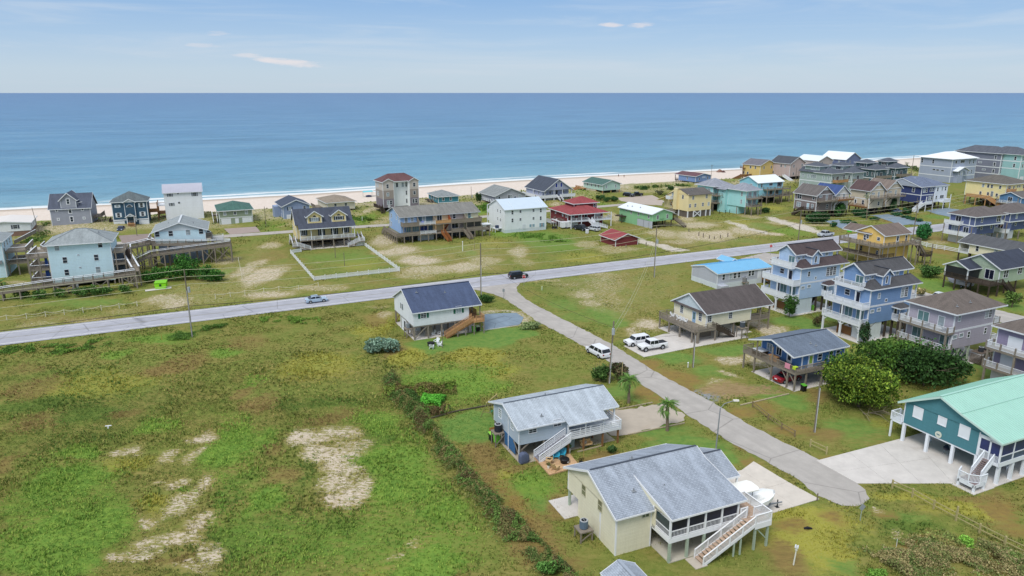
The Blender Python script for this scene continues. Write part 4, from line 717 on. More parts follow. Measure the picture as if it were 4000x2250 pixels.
# porch
h.part('porch_frame',MB().box(-.02,.1,-12.35,-9.82,5.0,5.4).box(-.02,.1,-9.95,-9.82,2.7,5.4).box(-.02,.1,-11.2,-11.0,2.7,5.2).box(-.02,.12,-12.4,-12.2,2.3,5.4).box(-.0,.1,-12.2,-9.95,2.3,2.72).box(-.02,.08,-11.0,-9.95,3.55,3.65).box(-.02,17,-12.42,-12.3,2.3,2.85).box(.12,17,-12.4,-12.3,3.6,3.72).box(.12,17,-12.42,-12.3,5.05,5.35),TW)
for x in (2.4,4.9,7.4,9.9): h.part('porch_post',MB().box(x-.09,x+.09,-12.41,-12.29,2.85,5.05),TW)
SCB=mat('glass','#1a2a5c',.2); h.part('screen',MB().box(.03,.05,-11.0,-9.95,3.65,5.0),SCB); h.part('screen',MB().box(.03,.05,-12.2,-11.2,2.72,5.0),SCB); h.part('screen',MB().box(.12,17,-12.36,-12.34,3.72,5.05),SCB); h.part('screen',MB().box(.12,17,-12.36,-12.34,2.85,3.6),mat('glass','#41506b',.3))
bt=shared('tealbal',lambda:MB().box(-.025,.025,-.025,.025,2.75,3.55).mesh('baluster',TW))
for i in range(8): link('baluster',bt,h.r,(.0,-9.98-1.0*(i+.5)/8,0))
for i in range(7): link('baluster',bt,h.r,(.0,-11.25-.9*(i+.5)/7,0))
h.posts([(.2,-.2),(.2,-3.5),(.2,-6.8),(.2,-9.7),(3.3,-1.8),(3.3,-5),(3.3,-8.2),(7,-3.4),(7,-6.8),(7,-9.7),(11,-3.4),(11,-9.7)]+[(x,-12.2) for x in (.4,2.9,5.3,7.8)],-.05,2.66,.17,TW,nm='column')
h.part('girder',MB().box(.05,16.8,-.3,-.1,2.45,2.64).box(.05,.2,-9.7,-.3,2.45,2.64),TW)
RT=mat('wood','#8d7b7a',.8)
h.stairs((-1.9,-11.15,.95),(-.05,-11.15,2.7),1.15,TW,TW,each=True,tm=RT,h=.95,rise=.18)
h.deck(-3.9,-1.9,-12.4,-10.4,.95,RT,rim=TW); h.rail([(-1.9,-12.4,.95),(-3.0,-12.4,.95),(-3.9,-11.6,.95),(-3.9,-10.4,.95),(-2.9,-10.0,.95)],TW,each=True,sp=.13,bw=.045); h.part('landing_skirt',MB().box(-3.9,-1.9,-12.42,-12.38,.55,.98).box(-3.92,-3.88,-12.3,-10.4,.55,.98),TW); h.posts([(-3.8,-12.3),(-3.8,-10.5),(-2.1,-12.3)],-.05,.9,.12,TW)
h.deck(-.1,1.5,.1,1.6,2.6,TW); h.rail([(-.1,.1,2.6),(-.1,1.6,2.6),(1.5,1.6,2.6)],TW,each=True); h.posts([(0,1.5)],-.05,2.5,.1,TW); h.stairs((5.2,.9,.1),(1.6,.9,2.55),1.2,TW,TW,rise=.2)
slabs(gridslabs([(37.63,80.66),(52.68,87.24),(51.44,75.3),(40.24,75.3)],3,2)+gridslabs([(52.68,87.24),(59.11,90.27),(59.09,80.84),(51.44,75.3)],2,2))
h.part('slab',MB().box(-.6,17,-12.6,.2,-.04,.052),CONC); h.part('stair_pad',MB().box(-4.3,-.6,-12.7,-9.6,-.03,.056),CONC)
# cream stilt house with brown roof
h=House('stilt_house','cream stilted house with dark brown gable roof and weathered wraparound deck',(35.6,126.1,25.5))
CR2=mat('siding','#ece6cd'); BRR=mat('shingle','#5b5453'); 
h.wall(0,10.7,0,9.4,2.4,5.0,CR2); h.wall(10.7,13,3,9.4,2.4,5.0,CR2,main=False,trim=None,name='rear_wall')
h.gable(0,15.6,0,9.8,5.0,2.65,'x',BRR,mat('siding','#c9d6de'),ov=(.35,.3),frac=.5); h.part('gable_eyebrow',MB().slab([(-.5,-.1,4.95),(-.5,9.8,4.95),(0,9.8,5.12),(0,-.1,5.12)],.08),BRR)
h.win('L',*(7.09,3.98),.75,1.4,'n'); h.win('L',*(1.68,3.98),.75,1.5,'n'); qd=(3.4,3.64); h.door('L',qd[0],2.4,m=mat('plain','#8fb0cf'),glass=TGLASS); h.win('F',*(0.72,4.12),.8,1.45,'n'); h.win('F',*(5.66,4.11),.72,1.4,'n'); h.win('F',11.6,4.2,.7,.8,'d',p=3)
h.deck(-3.5,-.02,-1.2,9.4,2.4); h.deck(-.02,1.4,-1.25,-.02,2.398); h.rail([(1.4,-1.2,2.4),(-2.7,-1.2,2.4),(-3.45,-.2,2.4),(-3.45,9.4,2.4),(0,9.4,2.4)],GREYW,st='hor',h=1.0,post=2.2)
h.deck(10.7,15.4,-.1,3,2.4); h.rail([(10.75,-.05,2.4),(15.3,-.05,2.4),(15.3,3,2.4)],GREYW,st='hor',post=2.3); h.posts([(13,0),(15.3,0),(15.3,9.6)],-.1,5.0,.12,GREYW); 
h.posts([(-3.35,-.3),(-3.35,3.2),(-3.35,6.4),(-3.35,9.3),(-.6,3),(-.6,6),(0.2,9),(1.3,-1.15),(3.4,.2),(6.8,.2),(10.5,.2),(3.4,5),(6.8,5),(10.5,5)],-.1,2.3,.12,GREYW); h.posts([(-2.7,-1.1)],-.1,2.3,.2,GREYW)
h.stairs((6.0,-1.9,.05),(1.4,-.65,2.4),1.1,DARKW,DARKW,st='hor') if 0 else h.stairs((5.8,-.75,.05),(1.4,-.75,2.4),1.1,DARKW,DARKW,st='hor')
h.part('storage_wall',MB().box(-.2,2.4,1.2,3.4,.0,2.0),GREYW); h.part('slab',MB().box(-3.6,11,-.3,9.4,-.05,.055),CONC)
# blue low house with slate roof
h=House('stilt_house','royal blue single storey stilted house with blue-grey roof and car beneath',(42.8,102.1,25.5))
BL=mat('siding','#5580b8'); SLR=mat('shingle','#6c7888'); sh_=3.1
x0=2.3
h.wall(x0,11.4,.9,9.4,2.95,5.25,BL); h.b=[x0,11.4,.9,9.4]
s_=.3; yr=5.1; zr=6.85; q=lambda y:zr-abs(y-yr)*s_
h.planes([[(-.1,.4,q(.4)),(11.8,.4,q(.4)),(11.8,yr,zr),(-.1,yr,zr)],[(-.1,yr,zr),(11.8,yr,zr),(11.8,9.9,q(9.9)),(-.1,9.9,q(9.9))]],SLR); h.part('ridge_cap',MB().bar((-.1,yr,zr+.03),(11.8,yr,zr+.03),.22,.05),mat('flat','#3f4855',.9)); h.part('fascia',MB().bar((-.13,.38,q(.4)-.1),(-.13,yr,zr-.1),.05,.22).bar((-.13,yr,zr-.1),(-.13,9.93,q(9.9)-.1),.05,.22).bar((-.1,.37,q(.4)-.08),(11.8,.37,q(.4)-.08),.05,.18).bar((11.83,.38,q(.4)-.1),(11.83,yr,zr-.1),.05,.22),WHITE)
h.part('gable_wall',MB().prism([(x0,.9,5.2),(x0,9.4,5.2),(x0,9.4,5.45),(x0,yr,6.7),(x0,.9,5.45)],.1,0),BL)
h.win('F',6.0,4.35,.8,.95,'d',gl=DGLASS); h.win('F',8.4,4.35,.75,1.0,'d',gl=DGLASS); h.win('F',9.9,4.35,.75,1.0,'d',gl=DGLASS); h.door('F',4.1,2.98,m=WHITE,glass=mat('glass','#8fb24a',.2)); h.door('L',3.4,2.98,m=WHITE,glass=DGLASS); h.win('L',5.6,4.3,1.0,1.2,'v'); h.win('L',7.6,4.3,1.0,1.2,'v')
h.deck(.1,2.28,-.1,11.2,2.95); h.deck(2.28,6.0,-.1,.88,2.948); h.rail([(6.0,-.05,2.95),(.15,-.05,2.95),(.15,11.1,2.95),(2.2,11.1,2.95)],GREYW,sp=.16,bw=.04,h=1.0); h.posts([(.3,.1),(.3,1.6),(.3,4.9),(.3,8.6),(.3,11),(2.6,.1),(6,.1),(2.6,5),(5.5,5),(8.5,5),(8.5,1.2),(11.2,1.2),(11.2,9)],-.1,2.85,.11,GREYW); h.posts([(.2,4.9),(.2,8.2)],2.9,5.6,.08,GREYW); h.brace((.3,.1,1.2),(.3,1.5,2.7),GREYW,.08,.14); h.brace((.3,1.6,1.2),(.3,3,2.7),GREYW,.08,.14); h.brace((.3,4.9,1.2),(.3,6.2,2.7),GREYW,.08,.14)
h.part('slab',MB().box(.2,11.4,-.1,9,-.05,.05),CONC); h.vent([(5.6,2.6,q(2.6)),(6.0,1.9,q(1.9))]); h.part('under_wall',MB().box(6.2,11.4,6,6.1,0,2.9),mat('siding','#2d5688'))
# blue roofed trailer home
h=House('mobile_home','grey single storey mobile home with bright sky blue metal roof',(47.55,161.9,25))
TG=mat('siding','#b9bdc8'); SKB=mat('metal','#79b6da',.4)
h.wall(0,16.5,0,9.2,1.15,3.5,TG); h.part('skirting',MB().box(-.03,16.53,-.03,9.23,-.1,1.15),mat('siding','#d5dde2')); bs=h.gable(0,16.5,0,9.2,3.5,1.05,'x',SKB,TG,ov=(.2,.15))
h.panels([(-.15,-.2,3.62),(16.65,-.2,3.62)],[(-.15,4.55,4.68),(16.65,4.55,4.68)],SKB,.62,rib=.05,parent=bs); h.panels([(16.65,9.4,3.62),(-.15,9.4,3.62)],[(16.65,4.65,4.68),(-.15,4.65,4.68)],SKB,.62,rib=.05,parent=bs)
h.gable(10.2,12.8,7.5,12,3.75,.75,'y',SKB,TG,ov=(.2,.2),name='porch_roof'); h.wall(10.4,12.6,9.2,11.8,1.1,3.75,TG,main=False,trim=None,name='porch_wall')
for q_ in ((1.82,2.59),(3.89,2.62),(5.16,2.61),(6.43,2.66),(9.65,2.7),(10.63,2.73)): h.win('F',q_[0],q_[1],.72,1.3,'d')
q_=(12.66,2.73); h.door('F',q_[0],1.2); h.win('F',*(14.45,2.98),.7,.6,'d'); h.deck(13.6,16.4,-2.2,-.05,1.2,BRNW); h.rail([(13.6,-.1,1.2),(13.6,-2.2,1.2),(16.4,-2.2,1.2)],BRNW,h=.9); h.grid(13.7,16.3,2,-2.1,-.2,2,1.1,.1,DARKW); h.brace((13.6,-2.2,.1),(16.3,-2.2,1.0),DARKW); h.brace((16.3,-2.2,.1),(13.6,-2.2,1.0),DARKW); h.part('side_wall',MB().box(0,2.2,-1.6,-.06,-.1,.9),TG)
# two tall blue sisters with turrets and white balconies
def tall(label,xy,sid,rail_mat,st,b,n_end,roofm):
    h=House('beach_house',label,xy); d=8.0 if sid==43 else 8.0; w=11.0
    z0=3.25; z1=9.85
    h.wall(0,w,0,d,z0,z1,sid,tw=.16); h.part('gable_band',MB().box(-.03,w+.03,-.03,d+.03,6.35,6.7),WHITE)
    # low hipped skirt roof and the top storey
    X0,X1,Y0,Y1=-.4,w+.5,-.45,d+.45
    h.planes([[(X0,Y0,9.8),(X1+1.6,Y0,9.8),(X1+1.0,1.9,11.15),(1.4,1.9,11.15)],[(X0,Y1,9.8),(X0,Y0,9.8),(1.4,1.9,11.15),(1.4,6.1,11.15)],[(X1+1.6,Y1,9.8),(X0,Y1,9.8),(1.4,6.1,11.15),(X1+1,6.1,11.15)]],roofm,name='skirt_roof'); h.part('fascia',MB().box(X0-.03,X1+1.6,Y0-.04,Y0,9.6,9.82).box(X0-.04,X0,Y0,Y1,9.6,9.82).box(X0,X1+1.6,Y0,Y1,9.62,9.66),WHITE)
    h.wall(-.0,10.4,1.75,6.3,9.75,12.35,sid,main=False,name='top_storey'); h.gable(-.0,12.2,1.75,6.3,12.35,1.5,'x',roofm,sid,ov=(.35,.4),name='top_roof',cap=CAPD)
    h.wall(2.8,4.9,.15,1.8,9.8,12.2,sid,main=False,name='dormer_wall'); h.gable(2.8,4.9,.15,3.6,12.2,.95,'y',roofm,sid,ov=(.3,.35),name='dormer_roof',cap=CAPD)
    h.win('F',3.85,11.2,.42,1.25,'f',p=.15,cw=.12); h.win('F',.8,11.35,.7,.5,'f',p=1.75,gl=BLIND); h.win('F',2.0,11.45,.7,.5,'f',p=1.75,gl=BLIND); h.win('F',8.6,11.55,.75,.55,'f',p=1.75,gl=BLIND); h.posts([(11.9,2.0),(11.9,6.1)],9.8,12.35,.1,WHITE,nm='porch_post')
    h.win('L',2.75,10.75,1.5,1.95,'v',p=0,gl=TGLASS,nm='sliding_door')
    # front side windows
    wins(h,'F',[(2.2,8.35)],.5,.95,'d',p=0); wins(h,'F',[(4.2,7.3)],.42,.45,'f',p=0); wins(h,'F',[(.9,5.6),(2.6,5.7)],.8,.5,'f',p=0,gl=BLIND)
    for i in range(n_end): h.win('F',9.4-.95*i,8.3,.72,1.75,'n',p=0)
    # side entry porch
    h.deck(6.4,8.6,-1.5,-.03,3.55,WHITE); h.rail([(6.4,-.05,3.55),(6.4,-1.5,3.55),(7.6,-1.5,3.55)],WHITE,st=st); h.posts([(6.45,-1.45),(8.55,-1.45)],3.5,5.9,.07,WHITE,nm='porch_post'); h.hip(6.3,8.7,-1.55,0,5.9,.75,roofm,ov=.3,name='porch_roof'); h.door('F',7.2,3.6,p=0,glass=DGLASS); h.posts([(6.5,-1.4),(8.5,-1.4),(7.5,-1.4)],-.1,3.4,.14,DARKW); h.stairs((10.6,-.8,.1),(8.6,-.8,3.5),1.0,DARKW,WHITE,st='hor',rise=.24)
    # balconies on the sea-street end
    for z,dp in ((3.3,1.9),(6.45,1.9)):
        h.deck(-dp,-.03,-.1,d+.5,z,WHITE,rim=WHITE); h.rail([(-.05,-.08,z),(-dp,-.08,z),(-dp,d+.45,z),(-.05,d+.45,z)],rail_mat,st=st,sp=.16,bw=.05,pr=.075,post=2.3)
        h.part('balcony_skirt',MB().box(-dp-.05,-dp,-.15,d+.5,z-.35,z+.02).box(-dp,-.05,-.15,-.1,z-.35,z+.02),WHITE)
    h.deck(-1.35,-.03,1.4,6.9,9.75,WHITE,rim=WHITE); h.rail([(-.05,1.45,9.75),(-1.3,1.45,9.75),(-1.3,6.85,9.75),(-.05,6.85,9.75)],rail_mat,st=st,sp=.16,bw=.05,pr=.075); h.part('balcony_skirt',MB().box(-1.4,-1.35,1.4,6.9,9.35,9.78).box(-1.35,-.05,1.35,1.4,9.35,9.78),WHITE)
    h.posts([(-1.2,2.2),(-1.2,6.6)],6.5,9.5,.1,WHITE,nm='porch_post'); h.posts([(-1.8,.2),(-1.8,4.2),(-1.8,7.9)],3.3,6.2,.1,WHITE,nm='porch_post')
    h.posts([(-1.75,.1),(-1.75,4.2),(-1.75,8.2)],-.1,3.1,.15,WHITE); h.brace((-1.75,.1,2.2),(-1.75,1.1,3.05),WHITE); h.brace((-1.75,4.2,2.2),(-1.75,3.3,3.05),WHITE); h.brace((-1.75,4.2,2.2),(-1.75,5.1,3.05),WHITE); h.brace((-1.75,8.2,2.2),(-1.75,7.2,3.05),WHITE)
    h.win('L',5.0,8.1,1.0,.95,'d',p=0,gl=SCREEN); h.win('L',2.7,7.65,.95,2.1,'f',p=0,gl=SCREEN,nm='balcony_door'); h.win('L',5.7,4.5,.8,2.1,'f',p=0,gl=SCREEN,nm='balcony_door'); h.win('L',4.2,4.5,1.6,2.1,'v',p=0,gl=TGLASS,nm='sliding_door'); h.win('L',1.7,4.5,1.5,2.1,'v',p=0,gl=TGLASS,nm='sliding_door')
    h.part('storage_wall',MB().box(.0,4.0,.1,3,-.1,3.2),mat('siding','#dfe6ea' if b else '#cfdbe2')); h.posts([(5.2,.2),(7.0,.2),(10.8,.2),(5,7.6),(8,7.6),(10.8,7.6),(2,7.6)],-.1,3.2,.15,DARKW); h.part('shower_fence',MB().box(-.1,-.04,3.1,5.6,.1,1.7).box(-.9,-.1,5.6,5.66,.1,1.7),BRNW)
    h.part('under_stairs',MB().bar((6.0,3,.2),(8.6,3,2.9),1.0,.3),DARKW); h.part('slab',MB().box(-2.2,11.4,-.6,8.6,-.05,.05),CONC); h.rail([(11,0,6.5),(12.3,0,6.5),(12.3,8,6.5)],WHITE,st=st); h.deck(11.02,12.4,0,8,6.5,WHITE); h.deck(11.02,12.4,0,8,3.4,WHITE); h.rail([(11,0,3.4),(12.3,0,3.4),(12.3,8,3.4)],WHITE,st=st); h.posts([(12.2,.1),(12.2,7.9)],-.1,9.7,.11,WHITE)
    return h
tall('sky blue four level beach house with brown roof and solid white balcony rails',(58.5,141.8,25),mat('siding','#b4cdea'),mat('plain','#e3e7ec',.5),'solid',0,3,mat('shingle','#54494a'))
tall('medium blue four level beach house with charcoal roof and white slatted balconies',(64.7,125.3,25),mat('siding','#7d9cc6'),WHITE,'bal',1,2,mat('shingle','#545457'))
# mauve pair
def mauve(label,xyt,big,shutter):
    h=House('beach_house',label,xyt); MV=mat('siding','#b2adba') if big else mat('siding','#938ca6'); d=8.2; w=10.5
    h.wall(0,w,0,d,3.0,9.3,MV,tw=.16); h.band(6.0,.34); h.hip(-.1,w+1.6,-.1,d+.1,9.3,2.25,mat('shingle','#6e655f'),ov=.55)
    for z in (3.0,6.05):
        h.deck(-1.75,-.03,-.2,d+.4,z,GREYW); h.rail([(-.05,-.15,z),(-1.7,-.15,z),(-1.7,d+.35,z),(-.05,d+.35,z)],WHITE,pm=GREYW,sp=.15,bw=.05,pr=.1,post=2.1)
        h.deck(w+.03,w+1.75,-.0,d,z,GREYW); h.rail([(w+.05,.05,z),(w+1.7,.05,z),(w+1.7,d,z)],WHITE,pm=GREYW,bw=.05,pr=.09)
        gl_=mat('plain','#dde2e8') if shutter else TGLASS
        h.win('L',5.4 if z>4 else 6.0,z+1.1,1.9,2.0,'v' if not shutter else 'f',p=0,gl=gl_,nm='sliding_door')
        if not shutter: h.win('L',2.2 if z>4 else 1.2,z+1.1,1.0 if z>4 else 1.5,2.0,'f' if z>4 else 'v',p=0,gl=BLIND if z>4 else TGLASS,nm='balcony_door')
    wins(h,'F',[(1.15,8.3)],.55,1.0,'d',p=0); wins(h,'F',[(8.3,8.3),(9.25,8.3)],.75,1.75,'n',p=0); wins(h,'F',[(.7,5.15),(2.35,5.2)],.95,.6,'f',p=0,gl=BLIND); wins(h,'F',[(4.3,5.05),(8.7,5.1)],.55,1.0,'d',p=0)
    h.posts([(-1.6,.0),(-1.6,4.2),(-1.6,8.2)],-.1,6.0,.13,GREYW); h.posts([(.2,.2),(2.6,.2),(5.2,.2),(10.3,.2),(.2,4),(3,4),(10.3,8),(5,8),(12,.2),(12,8)],-.1,2.95,.14,GREENP); h.brace((.2,.2,.4),(2.6,.2,2.8),GREENP); h.brace((2.6,.2,.4),(4.8,.2,2.8),GREENP); h.brace((-1.6,4.2,1.8),(-1.6,5.2,2.8)); h.brace((-1.6,4.2,1.8),(-1.6,3.2,2.8))
    h.part('storage_wall',MB().box(.1,3.5,5.2,8.1,-.1,2.95),mat('siding','#cfd3d8')); h.part('slab',MB().box(-1.6,12,-.9,8.2,-.05,.05),CONC)
    if big:
        b=MB()
        for i in range(8): b.box(5.6,9.6,-2.0,-1.95,.15+.2*i,.27+.2*i)
        for i in range(4): b.box(5.6+1.3*i,5.7+1.3*i,-1.95,-1.87,-.05,1.9)
        for i in range(8): b.box(5.5,5.55,-1.95,-.1,.15+.2*i,.27+.2*i).box(9.62,9.67,-1.95,-.1,.15+.2*i,.27+.2*i)
        b.box(5.5,9.7,-1.95,-.1,1.95,2.03); h.part('slatted_platform',b,mat('wood','#6e6258'))
        h.part('shower_fence',MB().box(-.9,-.85,3.6,5.2,.1,2).box(-.85,.5,3.6,3.65,.1,2),BRNW)
    h.vent([(1.4,.9,10.05),(5.2,1.2,10.2)]); return h
mauve('mauve three level house with grey-brown hip roof and timber braced deck posts',(72.3,112.4,25.5),True,False)
mauve('violet grey house with closed white shutters cut by the right edge of the picture',(78.6,98.6,25.5),False,True)
# yellow house with broad weathered deck
h=House('beach_house','orange-yellow house with brown roof ringed by a broad weathered deck',(97.3,185.4,25.5))
YO=mat('siding','#ecc878'); BR3=mat('shingle','#776a63')
h.wall(0,10,0,8.4,-.1,8.0,YO); h.gable(0,10,0,8.4,8.0,1.95,'x',BR3,YO,ov=(.4,.3)); h.gable(-.0,5.0,4,12.6,7.9,1.3,'y',BR3,None,ov=(.4,.3),name='porch_roof')
h.deck(-3.6,-.03,-1.9,11,5.5); h.deck(-.03,11.8,-1.9,-.03,5.498); h.deck(10.03,12.2,-.03,8.4,5.496); h.rail([(-.1,11,5.5),(-3.55,11,5.5),(-3.55,-1.85,5.5),(8.2,-1.85,5.5)],GREYW,sp=.2,pr=.08,post=1.8,h=.95); h.rail([(9.4,-1.85,5.5),(12.1,-1.85,5.5),(12.1,8.4,5.5)],GREYW,sp=.2)
h.posts([(-3.45,y) for y in (-1.8,1.4,4.6,7.8,10.9)]+[(x,-1.8) for x in (-.4,2.7,5.8,8.9,11.9)]+[(12,3),(12,8)],-.1,6.5,.11,GREYW); h.deck(-3.6,-.03,-1.9,11,2.6); h.rail([(-3.55,11,2.6),(-3.55,-1.85,2.6),(2,-1.85,2.6)],DARKW,h=.9); h.stairs((11.6,-3.2,2.4),(8.6,-3.2,5.5),1.2,DARKW,GREYW,st='hor') ; h.deck(8.2,9.5,-3.8,-1.92,5.49); h.deck(11.0,13.6,-4.4,-1.9,2.4,DARKW); h.rail([(11,-4.4,2.4),(13.6,-4.4,2.4),(13.6,-1.9,2.4)],DARKW); h.posts([(11.1,-4.3),(13.5,-4.3),(13.5,-2),(8.3,-3.7)],-.1,2.4,.12,GREYW); h.posts([(8.3,-3.7),(9.4,-3.7),(13.5,-4.3)],2.3,5.4,.1,GREYW)
h.win('L',*(5.79,6.48),.8,1.3,'d'); h.win('L',5.15,7.0,.8,1.3,'d'); h.win('L',*(1.68,6.83),.8,.8,'d'); q_=(5.15,6.33); h.door('F',q_[0],5.55,glass=DGLASS); h.win('F',*(8.5,6.6),.6,1.5,'d'); wins(h,'L',[(6.6,3.4)],.7,1.3,'d',tr=mat('plain','#e8d28a')); wins(h,'L',[(1.6,3.2)],.5,.9,'d')
# sage green house behind the covered boat
h=House('stilt_house','sage green house with navy roof and dark screened porch above a covered boat',(109.1,156.7,25.5))
SG=mat('siding','#a6b8a2'); NVR=mat('shingle','#3d4352')
h.wall(0,13,0,9.3,2.6,6.0,SG); h.gable(0,13.5,0,9.3,6.0,2.45,'x',NVR,SG,ov=(.4,.35)); h.gable(-4.4,.2,4.3,9.8,5.5,1.35,'x',NVR,SG,ov=(.35,.4),name='porch_roof')
h.deck(-4.4,-.03,-.9,9.8,2.9,DARKW); h.part('porch_screen',MB().box(-4.35,-4.3,4.5,9.7,3.0,5.4).box(-4.3,-.1,4.4,4.45,3.0,5.4),mat('glass','#23262c',.4)); h.posts([(-4.3,4.4),(-4.3,9.7)],2.9,5.5,.12,WHITE,nm='porch_post'); h.rail([(-4.4,9.7,2.9),(-4.4,-.9,2.9),(-.1,-.9,2.9)],DARKW,h=.95); h.posts([(-4.3,9.6),(-4.3,7),(-4.3,4.4),(-4.3,1.6),(-4.3,-.8),(-1.2,-.8),(3,.2),(7,.2),(12.8,.2),(-1.5,5)],-.1,2.8,.13,DARKW)
h.win('L',2.2,4.3,1.9,2.1,'v',p=0,gl=SCREEN,nm='sliding_door'); h.win('F',2.3,4.6,1.6,1.6,'q',p=0,gl=DGLASS); h.win('F',7.4,4.9,1.5,1.5,'q',p=0,gl=DGLASS); h.stairs((3.2,-1.6,.1),(-.2,-1.6,2.9),1.1,DARKW,DARKW)
# long cream house with dark roof
h=House('stilt_house','long cream house with charcoal roof and small corner porch behind the sage house',(125.9,179.8,25.5))
h.wall(0,10,0,9.6,2.7,5.4,CR); h.planes([[(-.4,-3.2,5.3),(-.4,12.6,5.3),(4.6,12.6,7.2),(4.6,-3.2,7.2)],[(10,12.6,5.3),(10,-3.2,5.3),(4.6,-3.2,7.2),(4.6,12.6,7.2)]],mat('shingle','#5b5d61')); h.part('fascia',MB().bar((-.43,-3.2,5.2),(-.43,12.6,5.2),.05,.2).bar((-.4,12.63,5.2),(4.6,12.63,7.1),.05,.2),WHITE); h.part('end_wall',MB().box(0.02,10,-2.6,-.0,2.7,5.4),CR); h.wall(.3,9,12.0,12.2,2.7,5.3,CR,trim=None,main=False,name='porch_wall'); h.deck(-.0,10,9.62,12.4,2.7,WHITE); h.rail([(0,9.7,2.7),(0,12.3,2.7)],WHITE); h.posts([(.1,12.2)],2.7,5.2,.1,WHITE,nm='porch_post'); wins(h,'L',[(7.4,4.4)],.7,1.5,'d'); wins(h,'L',[(2.6,4.4)],.8,1.1,'n'); h.posts([(.2,9.4),(.2,12.2),(.2,5),(.2,.5),(.8,9.4)],-.1,2.7,.14,DARKW)
# dark blue pair on the right
def navyr(label,xyt):
    h=House('beach_house',label,xyt); NB=mat('siding','#616d95')
    h.wall(0,12,1.6,8,5.75,8.6,NB,tw=.2); h.part('corner_wall',MB().box(-.0,1.6,0.2,1.6,2.9,5.7),NB); h.wall(0.02,11.98,1.6,8,2.7,5.72,NB,main=False,name='lower_wall'); h.wall(-.0,12,-.0,1.6,5.75,8.6,NB,main=False,name='bay_wall'); h.part('trim_band',MB().box(-.05,12.05,-.05,8.05,5.65,5.95),WHITE); h.hip(-.1,13.4,-.1,8.2,8.6,2.2,mat('shingle','#6b6462'),ov=.5)
    for z in (2.8,5.8):
        h.deck(-1.6,-.03,3.6,8.6,z,WHITE); h.rail([(-.05,3.6,z),(-1.55,3.6,z),(-1.55,8.5,z)],WHITE,st='solid')
    h.deck(-1.6,-.03,-.4,3.6,2.8,WHITE); h.rail([(-.05,-.4,2.8),(-1.55,-.4,2.8),(-1.55,3.6,2.8)],WHITE,st='solid'); h.posts([(-1.5,8.4),(-1.5,3.6),(-1.5,-.3)],-.1,5.7,.11,GREYW)
    h.win('L',5.2,7.1,1.6,1.9,'v',p=0,gl=SCREEN,nm='sliding_door'); h.win('L',6,4.2,1.6,1.9,'v',p=0,nm='sliding_door'); h.win('L',2.4,4.2,1.5,1.9,'v',p=0,nm='sliding_door'); wins(h,'F',[(3,7.4)],.6,1.3,'d',p=0); h.win('F',10.6,7.4,1.6,1.9,'q',p=0); wins(h,'F',[(1.4,4.9),(3.6,4.9)],.9,.6,'f',p=1.58); wins(h,'F',[(5.8,4.7),(10.3,4.7)],.6,1.2,'d',p=1.58); h.deck(12.03,13.6,0,8,5.8,WHITE); h.rail([(12.1,.05,5.8),(13.5,.05,5.8),(13.5,8,5.8)],WHITE,st='solid'); h.brace((12,.1,4.6),(13.5,.1,5.6),BRNW); h.posts([(13.4,.1)],5.8,8.5,.1,GREYW); h.part('storage_wall',MB().box(.3,6,2,7.8,-.1,2.7),mat('siding','#d9dde2')); h.posts([(.2,.3),(11.8,.3),(11.8,7.8),(6,.3)],-.1,2.7,.14,GREYW); return h
navyr('dusty navy house with brown hip roof and white end balconies by the white ranch fence',(137.0,211.2,24))
navyr('dusty navy house cut by the right edge beyond the long cream house',(152.04,218.23,24))

# ---------------- houses north of the beach road, left to right
PB=mat('siding','#c9e4ef'); GRR=mat('shingle','#98a0a2')
def wdeck(h,x0,x1,y0,y1,z,pts,m=GREYW,cap=WHITE,**k):
    h.deck(x0,x1,y0,y1,z,m); h.rail(pts,m,capm=cap,pm=m,sp=.16,capw=.28,**k)
# white bungalow at the far left
h=House('beach_bungalow','low white bungalow with flat white roof and brick base at the far left',(-164.4,219.3,26))
h.wall(0,13.6,0,13.6,2.0,4.5,mat('siding','#e4e8ec')); h.part('brick_base',MB().box(.1,13.5,.1,13.5,-.1,2.0),mat('conc','#8a6d60')); h.gable(0,13.6,0,13.6,4.5,.7,'y',mat('metal','#dcd7d2',.6),mat('siding','#e4e8ec'),ov=(.5,.4)); wins(h,'F',[(9.6,3.4)],1.1,1.1,'d',shut=mat('plain','#4a505c')); wins(h,'R',[(3,3.4),(6.5,3.4)],.7,1.3,'d',gl=DGLASS)
# pale blue house at the left edge
h=House('beach_house','pale blue house with grey hip roof cut by the left edge',(-136.2,167.8,24))
h.wall(0,12.6,0,12,-.1,9.0,PB); h.hip(0,12.6,0,12,9.0,2.2,GRR,ov=.5); wins(h,'F',[(10.9,8.0)],.95,1.35,'d'); wins(h,'R',[(3,7.6),(6,7.6),(9,7.6)],.8,1.2,'d',gl=DGLASS)
for z in (3.1,6.0): wdeck(h,12.63,17.2,1.5,12,z,[(12.7,1.5,z),(17.1,1.5,z),(17.1,12,z)])
h.stairs((16.4,15.5,7.6),(16.4,12,6.0),1.2,GREYW,GREYW,capm=WHITE) if 0 else h.rail([(13,12,6.0),(17.1,18,7.6)],GREYW,capm=WHITE,st='solid',capw=.2); h.posts([(13,1.7),(15,1.7),(17,1.7),(17,6),(17,11)],-.1,6,.14,GREYW); h.part('wall_unit',MB().box(11.2,12.1,-.35,-.02,3.4,4.3),METAL)
